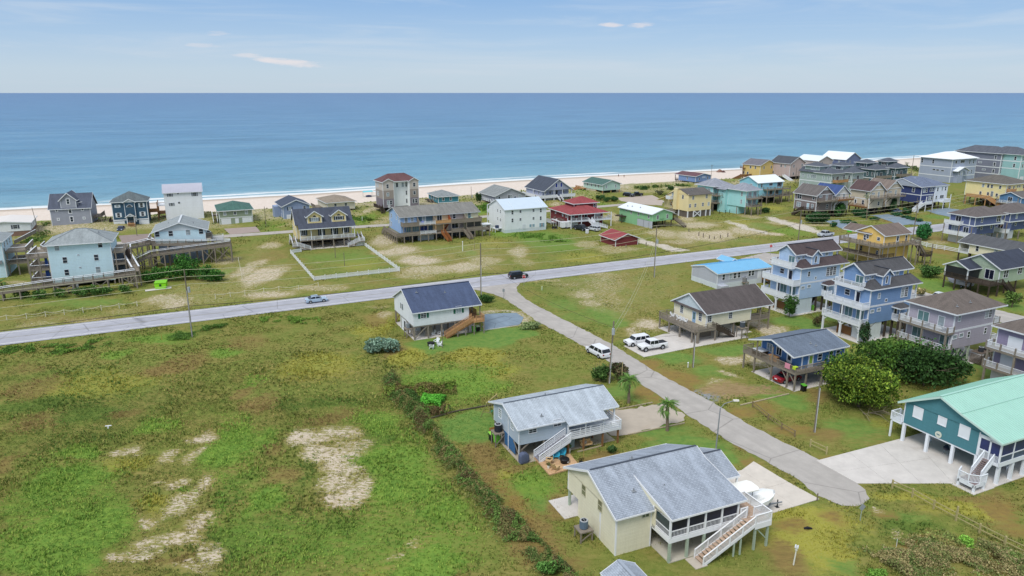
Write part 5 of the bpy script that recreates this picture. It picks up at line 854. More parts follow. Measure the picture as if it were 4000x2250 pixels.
# big pale blue three storey house
h=House('beach_house','large pale blue three storey house with grey hip roof and stacked decks on both sides',(-106.5,161.9,22))
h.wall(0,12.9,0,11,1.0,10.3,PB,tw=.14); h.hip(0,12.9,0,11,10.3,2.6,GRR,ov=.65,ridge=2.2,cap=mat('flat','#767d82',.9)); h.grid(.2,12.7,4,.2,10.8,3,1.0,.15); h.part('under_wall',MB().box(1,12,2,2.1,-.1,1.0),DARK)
for q_,gl in (((1.99,9.63),BLIND),((10.77,9.67),DGLASS),((3.18,6.57),DGLASS),((9.59,6.65),DGLASS),((3.16,3.63),DGLASS),((9.57,3.72),BLIND)): h.win('F',q_[0],q_[1],.85,1.35,'d',gl=gl,cw=.05)
for q_ in ((6.02,7.56),(6.02,4.59)): h.win('F',q_[0],q_[1],.4,.25,'f',gl=BLIND,cw=.04)
for z in (1.9,4.75,7.6):
    wdeck(h,-4.2,-.03,.3,10,z,[(-.1,.35,z),(-4.1,.35,z),(-4.1,10,z)]); wdeck(h,12.93,15.6,.3,10,z,[(13,.35,z),(15.5,.35,z)])
h.rail([(-.1,1.5,8.6),(-2.2,5,8.6),(-2.2,10,8.6)],GREYW,capm=WHITE,st='solid',capw=.2); h.posts([(-4.1,.4),(-4.1,3.5),(-4.1,7),(-4.1,9.9),(-2,.4)],-.1,8.4,.14,GREYW); h.posts([(15.5,.4),(17,-.2),(15.5,5),(13.6,.4)],-.1,8.6,.14,GREYW); h.part('sun_blind',MB().box(-1.3,-.5,1.2,1.25,2.4,4.6).box(-1.1,-.5,1.2,1.25,5.2,7.2),mat('plain','#2c4a86')); h.part('stair_shaft',MB().bar((15.8,2,3.2),(15.8,5,7.2),1.3,.25),DARKW); h.wall(13.2,14.8,3,8,-.1,7.4,mat('siding','#6f7b8a'),trim=None,name='side_wall',main=False); h.vent([(11.2,6.8,12.0),(9,8,11.8),(2.4,6,11.6),(10.3,4.2,11.9),(8.6,7,12.3)])
t=empty('heat_pump','white twin fan heat pump on a low platform before the long wooden ramp','heat pump',(-99.68,159.19),22,.8); MB().box(-.6,.6,-.2,.2,0,1.55).build('case',mat('plain','#d9dddf'),t)
for dz in (.42,1.12): MB().cyl((-.1,-.21,dz),(-.1,-.25,dz),.3,n=12).build('fan_grille',DARK,t)
MB().box(-1.6,1.9,-.5,.5,-.1,0).build('platform',GREYW,t)
for x in (-1.5,1.8): MB().box(x-.07,x+.07,-.45,.45,-.9,-.1).build('leg',GREYW,t)
# grey tall gabled house
h=House('beach_house','tall grey house with slate roof and central front gable at the beach',(-153.4,237.9,19)); h.r.location.z=0
GY=mat('siding','#9a9fab'); SLT=mat('shingle','#565d6d')
h.wall(0,11.9,0,10,-2.1,6.85,GY,tw=.16); h.gable(0,11.9,0,10,6.85,4.2,'x',SLT,GY,ov=(.4,.45)); h.wall(3.4,8.0,-.12,3,6.5,9.6,GY,main=False,name='dormer_wall'); h.gable(3.4,8.0,-.12,7,9.6,2.2,'y',SLT,GY,ov=(.45,.4),name='dormer_roof')
for q_,w_,hh in (((5.75,9.0),.75,1.6),((5.9,5.9),.75,1.6),((6.0,3.0),.75,1.6)): h.win('F',q_[0],q_[1],w_,hh,'d',p=-.12 if q_[1]>8 else 0,cw=.2,gl=DGLASS)
wins(h,'F',[(2.0,6.1),(9.6,6.1),(2.1,3.2),(9.7,3.2)],.45,.5,'f',p=0,cw=.2); h.deck(11.95,14.5,2,9,3.2); h.rail([(12,2,3.2),(14.4,2,3.2),(14.4,9,3.2)],GREYW); h.posts([(14.4,2.1),(14.4,8.9)],-1,3.2,.12); h.part('roof_antenna',MB().bar((8.4,.5,7.5),(8.4,.5,8.2),.08).bar((7.2,.4,8.1),(9.8,.4,8.7),.12),WHITE)
# dark teal house with pediment
h=House('beach_house','dark teal blue house with hip roof and arched window above two garage doors',(-133.7,239.7,22))
TB=mat('siding','#3c5a70'); WT=WHITE
h.wall(0,10.7,0,9,-.6,8.7,TB,tw=.2); h.hip(0,10.7,0,9,8.7,2.9,mat('shingle','#656f72'),ov=.55,ridge=.4); h.wall(3.8,7.0,-.5,.0,2.5,8.6,TB,main=False,name='bay_wall'); h.gable(3.7,7.1,-.55,2.5,8.6,1.0,'y',mat('shingle','#656f72'),WHITE,ov=(.3,.3),name='bay_roof'); h.part('trim_band',MB().box(-.05,3.7,-.06,0,2.4,2.75).box(7.1,10.75,-.06,0,2.4,2.75),WHITE)
SHW=mat('plain','#d3dbe2'); wins(h,'F',[(1.75,7.3)],.7,.8,'d',p=0,shut=SHW); wins(h,'F',[(9.0,7.3),(1.75,4.3),(9.0,4.3)],.8,1.35,'d',p=0,shut=SHW)
b=MB(); b.prism([(5.4+.95*math.cos(t_),-.52,6.9+.8*math.sin(t_)) for t_ in [math.pi*i/10 for i in range(11)]],0,-.05); w_=h.part('arched_window',b,WHITE); b=MB(); b.prism([(5.4+.75*math.cos(t_),-.58,7.0+.6*math.sin(t_)) for t_ in [math.pi*i/10 for i in range(11)]],0,-.02); h.part('pane',b,DGLASS,w_)
h.garage('F',1.7,-.1,2.9,2.2,p=0); h.garage('F',9.1,-.1,2.7,2.2,p=0); h.door('F',5.4,1.6,1.5,2.2,m=BLIND,p=-.02,glass=DGLASS); h.gable(4.1,6.7,-2.2,0,3.9,.9,'y',mat('shingle','#656f72'),WHITE,ov=(.3,.2),name='porch_roof'); h.posts([(4.3,-2.1),(6.5,-2.1)],-.1,3.85,.12,WHITE,nm='column'); h.stairs((5.4,-4.4,0),(5.4,-2.2,1.6),2.2,TANW,TANW,sides=(0,0),tm=TANW,rise=.27); h.deck(4.2,6.6,-2.2,-.02,1.6,TANW); h.deck(10.75,13.6,4,9,4.4,BRNW); h.rail([(10.8,4,4.4),(13.5,4,4.4),(13.5,9,4.4)],BRNW,st='solid'); h.posts([(13.4,4.1),(13.4,8.9)],-.5,7.6,.12,BRNW); h.deck(-1.8,-.03,3,9,1.6,DARKW); h.rail([(-1.7,3,1.6),(-1.7,9,1.6)],DARKW)
# white tower house with metal roof
h=House('beach_house','tall plain white house with ribbed metal roof and round windows',(-121.0,250.4,23))
WW=mat('siding','#eceff5'); h.wall(0,12.2,0,9,-.5,10.5,WW); r_=h.gable(0,12.2,0,9,10.5,2.3,'x',mat('metal','#b9bac6',.45),WW,ov=(.45,.35)); b=MB()
for i in range(26): x=-.3+i*.505; b.bar((x,-.45,10.47),(x,4.5,12.92),.06,.08)
b.build('roof_ribs',mat('metal','#b9bac6',.45),r_)['kind']='stuff'
SGY=mat('plain','#7d828e'); wins(h,'F',[(2.0,9.6)],.85,1.0,'n',shut=SGY); wins(h,'F',[(9.9,9.6)],1.0,1.5,'n',shut=SGY); wins(h,'F',[(2.2,6.3)],.75,.9,'d',shut=SGY)
for z in (10.05,6.75): o=h.part('round_window',MB().cyl((4.6,-.06,z),(4.6,0,z),.34,n=12),SGY); h.part('pane',MB().cyl((4.6,-.08,z),(4.6,-.062,z),.24,n=12),DGLASS,o)
h.deck(-2.6,-.03,3,9,3,BRNW); h.rail([(-.1,3,3),(-2.5,3,3),(-2.5,9,3)],BRNW); h.deck(-2.6,-.03,3,9,5.8,WHITE); h.rail([(-.1,3,5.8),(-2.5,3,5.8),(-2.5,9,5.8)],WHITE); h.posts([(-2.5,3.1),(-2.5,8.9)],-.5,5.8,.12)
# low light blue gabled house behind the ramp
h=House('beach_house','light blue house with broad grey gable behind a zigzag wooden ramp',(-94.2,187.2,20.5))
h.wall(0,12.4,0,12.5,5.3,8.6,PB); h.gable(0,12.4,0,12.5,8.6,2.1,'y',GRR,mat('siding','#c9d2d8'),ov=(.75,.5)); h.part('ridge_vent',MB().bar((6.2,-.4,10.85),(6.2,12.8,10.85),.5,.08),mat('flat','#c5cbd0',.8)); h.wall(.6,12,.4,12,-.1,5.28,mat('siding','#76859b'),trim=None,name='lower_wall',main=False); h.b=[0,12.4,0,12.5]
for q_,gl in (((0.7,7.98),DGLASS),((3.94,7.96),DGLASS),((8.17,8.02),BLIND),((11.37,8.05),DGLASS)): h.win('F',q_[0],q_[1],1.0,1.35,'d',gl=gl,cw=.07)
h.rail([(12.6,6,6.4),(13.6,3,6.4),(13.6,1.6,6.4),(12.5,1.5,6.4)],GREYW,capm=WHITE,capw=.2,st='solid'); h.deck(12.43,13.8,.5,8,6.3); h.posts([(13.7,.6),(13.7,4),(13.7,7.8)],-.1,6.3,.13); h.deck(13.9,16.6,3.5,6.5,4.8); h.rail([(13.9,3.5,4.8),(16.6,3.5,4.8),(16.6,6.5,4.8),(13.9,6.5,4.8)],WHITE,st='hor'); h.posts([(14,3.6),(16.5,3.6),(16.5,6.4)],-.1,4.8,.12); h.rail([(-1.6,6,6.3),(-1.6,.4,6.3),(-.8,.2,6.3)],GREYW,capm=WHITE,capw=.2,st='solid'); h.deck(-1.7,-.03,.2,6,6.2); h.vent([(3.2,6,9.75),(9.4,4.6,9.75),(4,10,9.9)])
# sage green cottage with garages
h=House('beach_cottage','sage green cottage with dark green hip roof and two white garage doors',(-100.2,244.8,24.5))
SGN=mat('siding','#93a08c'); DGR=mat('shingle','#4a6f66'); h.wall(0,10.8,0,15,-.1,5.0,SGN,tw=.16); h.hip(0,10.8,0,15,5.0,2.0,DGR,ov=.6); h.part('trim_band',MB().box(-.04,10.84,-.05,0,2.35,2.6),WHITE); wins(h,'F',[(1.9,3.95),(5.2,3.95),(8.9,3.95)],.7,1.0,'d',p=0,cw=.14); h.garage('F',2.1,0,2.9,2.1); h.garage('F',8.9,0,2.9,2.1); h.door('F',5.6,0,1.0,2.0); h.stairs((-1.2,2.5,.1),(-1.2,7,2.6),1.3,DARKW,WHITE,st='solid'); h.deck(-2,-.03,7,10,2.6); h.rail([(-1.9,7,2.6),(-1.9,10,2.6)],WHITE)
# blue-grey cottage, beige roofed cottage
h=House('beach_cottage','blue-grey cottage with navy roof behind the yellow dormer house',(-81.1,254.0,27)); BG=mat('siding','#8f9fbc'); h.wall(0,9.3,0,13,-.1,5.2,BG); h.gable(0,9.3,0,13,5.2,2.0,'y',mat('shingle','#4c5566'),BG,ov=(.6,.5)); wins(h,'F',[(2.4,4.2)],.8,1.1,'d',shut=mat('plain','#39485c')); wins(h,'F',[(7.5,4.2)],.8,1.1,'d'); h.garage('F',2.2,0,2.0,2.0); h.wall(-2.2,-.05,5,9,-.1,4.6,BG,trim=None,name='side_wall',main=False); wins(h,'L',[(2,4),(4,1.4)],.7,1.0,'d')
h=House('beach_cottage','beige cottage with tan hip roof at the edge of the dunes',(-68.7,267.3,29)); h.wall(0,10.4,0,14,1.6,4.5,mat('siding','#d8d3c0')); h.hip(0,10.4,0,14,4.5,1.7,mat('shingle','#95897a'),ov=.7); h.grid(.2,10.2,3,.2,13.8,4,1.6,.14,DARKW); h.deck(-3,-.03,7,13,2); h.rail([(-2.9,7,2),(-2.9,13,2)],GREYW); wins(h,'F',[(3,3.4),(7,3.4)],.8,1.0,'d')
h=House('garden_shed','small dark roofed shed between the blue-grey and beige cottages',(-74.5,250.6,27),cat='shed'); h.wall(0,3.4,0,3,-.1,2.6,mat('siding','#9aa0ac')); h.gable(0,3.4,0,3,2.6,.9,'y',mat('shingle','#5a616c'),mat('siding','#9aa0ac'),ov=(.25,.25))
# yellow house with dormers
h=House('beach_house','pale yellow house with slate roof, two dormers and white porch inside a picket fence',(-61.2,205.1,23))
PY=mat('siding','#e6d49c'); SL2=mat('shingle','#4c5260'); DSH=mat('plain','#3f4a52')
h.wall(-.6,15.4,2.6,11.5,2.7,7.3,PY); h.b=[-.6,15.4,2.6,11.5]
ys,zs=6.9,10.9
h.planes([[(-1.0,1.7,6.95),(15.8,1.7,6.95),(15.8,ys,zs),(-1.0,ys,zs)],[(-1,ys,zs),(15.8,ys,zs),(15.8,12.1,6.9),(-1,12.1,6.9)],[(-.3,-.5,6.0),(16.1,-.5,6.0),(16.1,2.2,7.3),(-.3,2.2,7.3)]],SL2); h.part('fascia',MB().bar((-.3,-.53,5.9),(16.1,-.53,5.9),.05,.22).bar((-1.03,1.7,6.85),(-1.03,ys,zs-.1),.05,.24).bar((-1.03,ys,zs-.1),(-1.03,12.1,6.8),.05,.24),WHITE); h.part('gable_wall',MB().prism([(-.6,2.6,7.2),(-.6,11.5,7.2),(-.6,ys,zs-.25)],.1,0),PY)
for xd in (2.6,9.6):
    h.wall(xd,xd+4.2,2.0,4.5,7.0,9.2,PY,main=False,name='dormer_wall'); h.gable(xd,xd+4.2,2.0,6.5,9.2,1.5,'y',SL2,PY,ov=(.4,.4),name='dormer_roof'); h.win('F',xd+2.1,8.25,1.9,1.0,'t',p=2.0,shut=DSH)
    b=MB(); b.prism([(xd+2.1+.5*math.cos(t_),1.95,9.0+.45*math.sin(t_)) for t_ in [math.pi*i/8 for i in range(9)]],0,-.03); h.part('fan_window',b,DGLASS)
h.deck(0,15.8,-.1,2.58,2.7,GREYW); h.rail([(0,-.05,2.7),(15.8,-.05,2.7)],WHITE,sp=.35,bw=.12,h=1.0); h.posts([(x,-.0) for x in (.1,3.2,6.3,9.4,12.5,15.7)],2.7,5.9,.09,WHITE,nm='porch_post'); h.posts([(x,.1) for x in (.1,3.2,6.3,9.4,12.5,15.7)]+[(x,y) for x in (.1,5,10,15) for y in (4,8,11)],-.1,2.6,.14,GREYW)
for x in (1.5,5.4,9,12.6): h.brace((x,4,.3),(x+2.4,4,2.5),DARKW); h.brace((x+2.4,4.1,.3),(x,4.1,2.5),DARKW)
for a,z in ((1.4,4.4),(6.5,4.3),(10.3,4.3),(13.6,4.4)): h.win('F',a,z,1.0,1.5 if a not in (6.5,10.3) else 1.9,'v',shut=DSH)
wins(h,'L',[(5,5),(8.5,5),(7,8.6),(9.2,8.4),(11,5)],.7,1.1,'d'); h.stairs((1.9,-2.1,.1),(-1.0,-2.1,1.5),1.0,GREYW,WHITE,sp=None) if 0 else h.stairs((2.6,-1.2,.1),(-1.0,-1.2,1.5),1.0,GREYW,WHITE); h.deck(-2.4,-1.0,-1.9,-.4,1.5); h.rail([(-1.0,-1.9,1.5),(-2.4,-1.9,1.5)],WHITE,sp=.3,bw=.1); h.stairs((-1.7,-.4,1.5),(-1.7,2.6,2.7),1.1,GREYW,WHITE); h.stairs((-1.7,9,.1),(-1.7,5.5,2.7),1.1,GREYW,WHITE); h.deck(-2.4,-.62,2.6,5.5,2.7); h.rail([(-2.4,2.6,2.7),(-2.4,5.5,2.7)],WHITE)
h.stairs((13.4,-1.3,.1),(16.8,-1.3,1.6),1.0,GREYW,WHITE); h.deck(16.8,18.2,-2,-.4,1.6); h.rail([(16.8,-2,1.6),(18.2,-2,1.6),(18.2,-.4,1.6)],WHITE,sp=.3,bw=.1); h.stairs((17.5,-.4,1.6),(17.5,2.4,2.7),1.1,GREYW,WHITE); h.deck(15.85,18.1,2.4,4.4,2.7); h.part('slab',MB().box(0,16,-.8,11,-.05,.04),CONC); h.part('under_wall',MB().box(1,15,9,9.1,0,2.7),DARK)
# condominium block
h=House('condo_block','four storey taupe and white condominium block with maroon roof by the beach',(-48.4,270.7,30),cat='building')
T1=mat('siding','#c9c0b8'); T2=mat('siding','#a0968f'); T3=mat('siding','#857d86'); WC=mat('siding','#e9edef'); MR=mat('shingle','#6d4f50')
for x0,x1 in ((0,4.4),(10.4,14.2)):
    for z0,z1,m_ in ((2.0,5.3,T3),(5.3,8.5,T2),(8.5,11.7,T1)): h.wall(x0,x1,0 if x0==0 else -.6,8,z0,z1,m_,tw=.14,main=False)
h.wall(4.4,10.4,1.6,8,2.0,11.7,WC,main=False); h.part('bay_side',MB().box(4.4,4.46,0,1.6,2,11.7).box(10.34,10.4,-.6,1.6,2,11.7),WC)
h.hip(0,14.2,.6,8.2,11.7,2.6,MR,ov=.5); h.gable(0,4.4,0,4.5,11.7,1.1,'y',MR,T1,ov=(.35,.35),name='bay_roof'); h.gable(10.4,14.2,-.6,4.5,11.7,1.1,'y',MR,T1,ov=(.35,.35),name='bay_roof')
for z in (10.1,7.0): wins(h,'F',[(1.9,z)],.85,1.4 if z>9 else 1.2,'d',p=0); wins(h,'F',[(12.4,z)],.85,1.4 if z>9 else 1.2,'d',p=-.6)
wins(h,'F',[(1.9,3.9),(3.0,3.9)],.85,1.4,'d',p=0); wins(h,'F',[(11.9,3.9),(13.0,3.9)],.85,1.4,'d',p=-.6); wins(h,'F',[(6.3,10.1),(8.6,10.1)],.75,1.5,'d',p=1.6,tr=mat('plain','#c3c7ca')); wins(h,'F',[(4.75,10.1),(4.75,6.9),(4.75,3.8),(10.0,10.1),(10.0,6.9),(10.0,3.8)],.42,1.5,'d',p=1.6,gl=DGLASS,tr=mat('plain','#c3c7ca'))
for z in (10.1,6.9): wins(h,'L',[(5,z),(6.2,z)],.7,1.5,'d',p=0,gl=BLIND)
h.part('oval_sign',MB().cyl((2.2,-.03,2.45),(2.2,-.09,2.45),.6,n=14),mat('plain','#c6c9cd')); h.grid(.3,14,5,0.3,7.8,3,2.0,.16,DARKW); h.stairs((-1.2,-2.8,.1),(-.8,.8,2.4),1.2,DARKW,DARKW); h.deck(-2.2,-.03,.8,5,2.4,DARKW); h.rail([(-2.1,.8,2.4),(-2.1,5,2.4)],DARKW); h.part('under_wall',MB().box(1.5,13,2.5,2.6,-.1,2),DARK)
# small teal cottage
h=House('beach_cottage','small turquoise teal cottage with grey hip roof beside the condominium block',(-29.4,287.0,25)); TC=mat('siding','#4a8a9a'); h.wall(0,8.6,0,12,1.4,4.0,TC,tw=.16); h.hip(0,8.6,0,12,4.0,1.7,mat('shingle','#8b9294'),ov=.6); wins(h,'F',[(2.1,2.9),(5.3,2.9)],.7,1.1,'d',p=0,cw=.16); wins(h,'L',[(3,3),(5.5,3),(8.5,3)],.75,1.2,'d',p=0); h.part('trim_band',MB().box(-.04,8.64,-.05,0,1.35,1.6),WHITE); h.grid(.2,8.4,3,.2,11.8,4,1.4,.14,DARKW); h.stairs((-1.2,2,.1),(-1.2,6,1.8),1.2,DARKW,GREYW); h.deck(-2,-.03,6,11,1.8,DARKW)
# five unit row
h=House('row_house','long row of five differently coloured townhouses under one grey roof with stacked decks',(-33.8,216.9,25.5),cat='townhouses')
UC=[mat('siding',c) for c in ('#9fbfe6','#4f6b7c','#d9c39e','#b0a6a2','#e3ddbc')]; RG=mat('shingle','#85847f'); U=25.6/5
for i,c in enumerate(UC): h.wall(i*U,(i+1)*U-.02,0,12.6,2.4,7.6,c,trim=None,main=False)
h.b=[0,25.6,0,12.6]; h.part('gable_wall',MB().prism([(-.02,0,7.5),(-.02,12.6,7.5),(-.02,12.6,7.65),(-.02,6.9,9.6),(-.02,0,7.65)],.1,0),UC[0])
h.planes([[(-.5,-.5,7.55),(26.2,-.5,7.55),(26.2,6.9,9.75),(-.5,6.9,9.75)],[(-.5,6.9,9.75),(26.2,6.9,9.75),(26.2,13.2,7.6),(-.5,13.2,7.6)]],RG); h.part('fascia',MB().bar((-.53,-.5,7.45),(-.53,6.9,9.65),.05,.24).bar((-.53,6.9,9.65),(-.53,13.2,7.5),.05,.24).bar((-.5,-.53,7.45),(26.2,-.53,7.45),.05,.2),mat('plain','#b9bec4'))
h.deck(-.1,25.7,-3.1,-.03,2.4); h.deck(-.1,25.7,-2.6,-.03,5.15)
RM=[GREYW,WHITE,mat('wood','#c39a6c'),GREYW,GREYW]
for i in range(5):
    a,b_=i*U+.05,(i+1)*U-.05; h.rail([(a,-2.55,5.15),(b_,-2.55,5.15)],RM[i],st='hor' if i==1 else 'solid',h=.95); 
    if i!=2: h.rail([(a,-3.05,2.4),(b_-(1.3 if i==3 else 0),-3.05,2.4)],RM[i],st='hor' if i==1 else 'solid',h=.9)
    if i: h.part('party_screen',MB().prism([(i*U,-.03,5.15),(i*U,-.03,7.6),(i*U,-2.4,6.3),(i*U,-2.4,5.15)],.08,0),mat('wood','#a3552f') if i==3 else GREYW)
    h.posts([(a,-2.5),(a+U/2,-2.5)],2.4,5.1,.08,RM[i] if i!=1 else GREYW,nm='porch_post')
h.posts([(25.6,-2.5)],2.4,5.1,.08,GREYW,nm='porch_post'); h.rail([(-.05,-2.55,5.15),(-.05,-.1,5.15)],GREYW,st='solid'); h.rail([(25.65,-2.55,5.15),(25.65,-.1,5.15)],GREYW,st='solid'); h.posts([(i*U/2,-3.0) for i in range(11)]+[(i*U/2,-.2) for i in range(11)],-.1,2.2,.13,GREYW)
h.win('F',1.7,6.3,.9,1.9,'f',gl=BLIND,nm='balcony_door'); h.win('F',3.6,6.6,.8,1.2,'d',gl=BLIND); h.win('F',U+2.3,6.3,1.0,1.9,'f',gl=BLIND,nm='balcony_door'); h.win('F',2*U+2.2,6.3,1.5,1.9,'v',gl=DGLASS,nm='sliding_door'); h.win('F',3*U+2.0,6.6,.9,1.4,'d',gl=SCREEN); h.win('F',4*U+2.0,6.5,.9,1.6,'d',gl=TGLASS)
h.part('screen',MB().box(.9,4.9,-2.45,-2.4,3.3,5.0),mat('glass','#2b4a58',.3))
for i in range(7): h.part('screen_post',MB().box(.9+i*.66,.96+i*.66,-2.5,-2.38,2.5,5.0),GREYW)
h.part('screen',MB().box(4*U+.2,25.4,-2.45,-2.4,3.3,5.0),mat('glass','#2a2b2d',.4)); h.win('F',U+2.2,3.9,2.6,1.9,'v',gl=mat('glass','#20357c',.2),nm='sliding_door'); h.win('F',3*U+2.2,3.8,2.0,1.9,'v',gl=DGLASS,nm='sliding_door'); h.win('F',2*U+2.0,4.6,.9,.5,'v')
OW=mat('wood','#9a6238'); h.stairs((2*U+3.2,-6.2,.1),(2*U+2.2,-3.1,2.4),1.3,OW,OW,st='hor'); h.stairs((4*U+.2,-6.0,.1),(4*U-.7,-3.1,2.4),1.3,GREYW,GREYW,st='solid'); h.part('orange_stair',MB().bar((2*U+3.6,-.6,2.6),(2*U+4.4,-2.0,5.0),.9,.2),mat('wood','#7a3f28'))
h.part('under_wall',MB().box(1.0,25,1.5,1.6,-.1,2.4),mat('siding','#5b5f64')); h.part('under_wall',MB().box(U,2*U,-.6,-.5,-.1,2.2),mat('siding','#b9bfc4')); h.deck(-2.4,-.13,-3,11,2.3); h.rail([(-.1,-3.05,2.3),(-2.35,-3.05,2.3),(-2.35,11,2.3)],GREYW,st='solid',h=.9); h.stairs((-1.3,14.5,.1),(-1.3,11,2.3),1.6,GREYW,GREYW,st='solid'); h.posts([(-2.3,-2.9+i*2.3) for i in range(7)],-.1,2.2,.12); wins(h,'L',[(1.8,6.2),(9.6,6.6),(10,3.9),(4.4,6.9)],.6,1.3,'d',p=0); wins(h,'L',[(11.6,6.4),(11.8,3.9)],1.2,1.9,'v',p=0)
h.rail([(25.7,-3.05,2.4),(28.2,-3.05,2.4)],GREYW,st='hor'); h.deck(25.72,28.2,-3.1,0,2.4); h.posts([(28.1,-3),(28.1,-.1)],-.1,2.3,.12)
# grey low house, lavender house
GLY=mat('siding','#a9adb6')
h=House('beach_house','low grey house with broad grey gable beside the turquoise cottage',(-6.7,292.0,29)); h.wall(0,14,0,14,-.1,3.6,GLY); h.gable(0,14,0,14,3.6,2.7,'y',mat('shingle','#8d9292'),GLY,ov=(.6,.45)); wins(h,'F',[(1.8,2.6),(6.2,2.9),(7.2,2.9),(11.4,2.8)],.85,1.3,'d'); h.door('F',9.1,.8,m=mat('plain','#4a5570')); h.deck(-2.6,-.03,1,7,1.4,DARKW); h.rail([(-2.5,1,1.4),(-2.5,7,1.4)],WHITE); h.stairs((-1.4,-2.5,.1),(-1.4,1,1.4),1.2,DARKW,WHITE)
LV=mat('siding','#a3a9bd')
h=House('beach_house','lavender grey house with navy gable roof, two blue shuttered windows and white porches',(13.7,300.9,28)); h.wall(0,13.2,2.4,16,1.6,4.6,LV); h.gable(0,13.2,0,16.2,4.6,4.4,'y',mat('shingle','#4c5360'),LV,ov=(.6,.5)); 
for a in (5.6,8.0): h.win('F',a,6.5,.95,1.7,'f',p=0,gl=mat('plain','#2a3c8c'),cw=.14)
h.deck(-2.2,15,-.3,2.38,1.7,WHITE); h.deck(-2.4,-.03,2.4,16,1.7,WHITE); h.rail([(-2.3,15,1.7),(-2.3,-.25,1.7),(5.6,-.25,1.7)],WHITE,st='solid'); h.rail([(7.4,-.25,1.7),(14.9,-.25,1.7)],WHITE,st='solid'); h.posts([(x,-.1) for x in (0,4.4,8.6,13.1)]+[(-1,8)],1.7,4.5,.1,WHITE,nm='porch_post'); h.posts([(x,-.1) for x in (0,4.4,8.6,13.1)],-.1,1.6,.14,WHITE); h.stairs((6.5,-3.2,.1),(6.5,-.3,1.7),1.5,DARKW,WHITE,st='solid'); h.win('F',7.2,3.0,1.0,2.0,'f',p=2.4,gl=SCREEN,nm='front_door'); wins(h,'F',[(1.5,3.2),(4,3.2),(10.5,3.2)],.9,1.2,'v',p=2.4); wins(h,'L',[(5,3.2),(9,3.2)],.9,1.2,'v',p=0); h.part('under_wall',MB().box(.5,12.8,1,1.1,-.1,1.6),GLY); h.stairs((-3.6,-2.0,.1),(-2.4,2.5,1.7),1.2,GREYW,GREYW,st='solid')
# white house with metal roof
h=House('beach_house','long white house with pale metal roof, rows of small windows and blue shutters below',(-2.3,230.7,26)); WN=mat('siding','#e8edf0'); MT=mat('metal','#c3d2de',.45)
h.wall(0,15.2,0,12.4,1.0,7.65,WN); h.part('base_wall',MB().box(.02,15.18,.02,12.38,-.1,1.0),mat('siding','#cfd9de')); r_=h.gable(0,15.2,0,12.4,7.65,2.5,'x',MT,WN,ov=(.35,.3)); h.part('roof_ridges',MB().bar((3.2,-.2,7.75),(3.2,4.6,9.75),.12,.07).bar((14,-.2,7.75),(14,4.6,9.75),.12,.07),mat('metal','#dfe6ea',.5),r_)
for z in (6.6,4.0): wins(h,'F',[(2.7,z)],.6,1.15,'d',gl=DGLASS,cw=.05); wins(h,'F',[(5.6,z+.1),(10.4,z+.1)],.6,.8,'d',gl=DGLASS,cw=.05); wins(h,'F',[(13.1,z-.05)],.6,1.15,'d',gl=DGLASS,cw=.05)
BSH=mat('plain','#5d93a6'); wins(h,'F',[(9.9,1.75)],.7,.8,'q',shut=BSH); wins(h,'F',[(13.6,1.65)],.7,1.2,'q',shut=BSH); wins(h,'L',[(3.2,6.6),(5.4,6.7),(3.2,3.9),(5.4,4.0)],.5,.95,'d',gl=DGLASS,cw=.04)
for z in (2.6,5.2): h.deck(1,1.2,12.4,14,z,WHITE); h.deck(0,4,12.42,14,z,WHITE); h.rail([(0,12.4,z),(0,14,z)],WHITE,st='solid')
h.posts([(.1,13.9)],-.1,7.5,.12,WHITE); h.part('hvac_shelf',MB().box(-2.4,-.1,2.4,4.6,1.15,1.3),WHITE); h.posts([(-2.3,2.5),(-2.3,4.5)],-.1,1.15,.08,WHITE); h.part('heat_pump',MB().box(-1.9,-.9,2.6,3.5,1.3,2.2),mat('plain','#3d4a66')); h.part('heat_pump',MB().box(-1.6,-.8,3.7,4.4,1.3,2.0),mat('plain','#c9beb0')); h.part('meter_box',MB().box(6.4,7.4,-.1,-.02,.9,2.4).box(5.0,5.4,-.08,-.02,.9,1.4),mat('plain','#d3d9de')); h.wall(-5.2,-2.2,6,9,-.1,2.1,WN,trim=None,main=False,name='shed_wall'); h.part('shed_roof',MB().box(-5.4,-2.0,5.8,9.2,2.1,2.25),WHITE); h.part('shed_doorway',MB().box(-3.9,-2.8,5.9,5.99,.0,1.9),DARK)
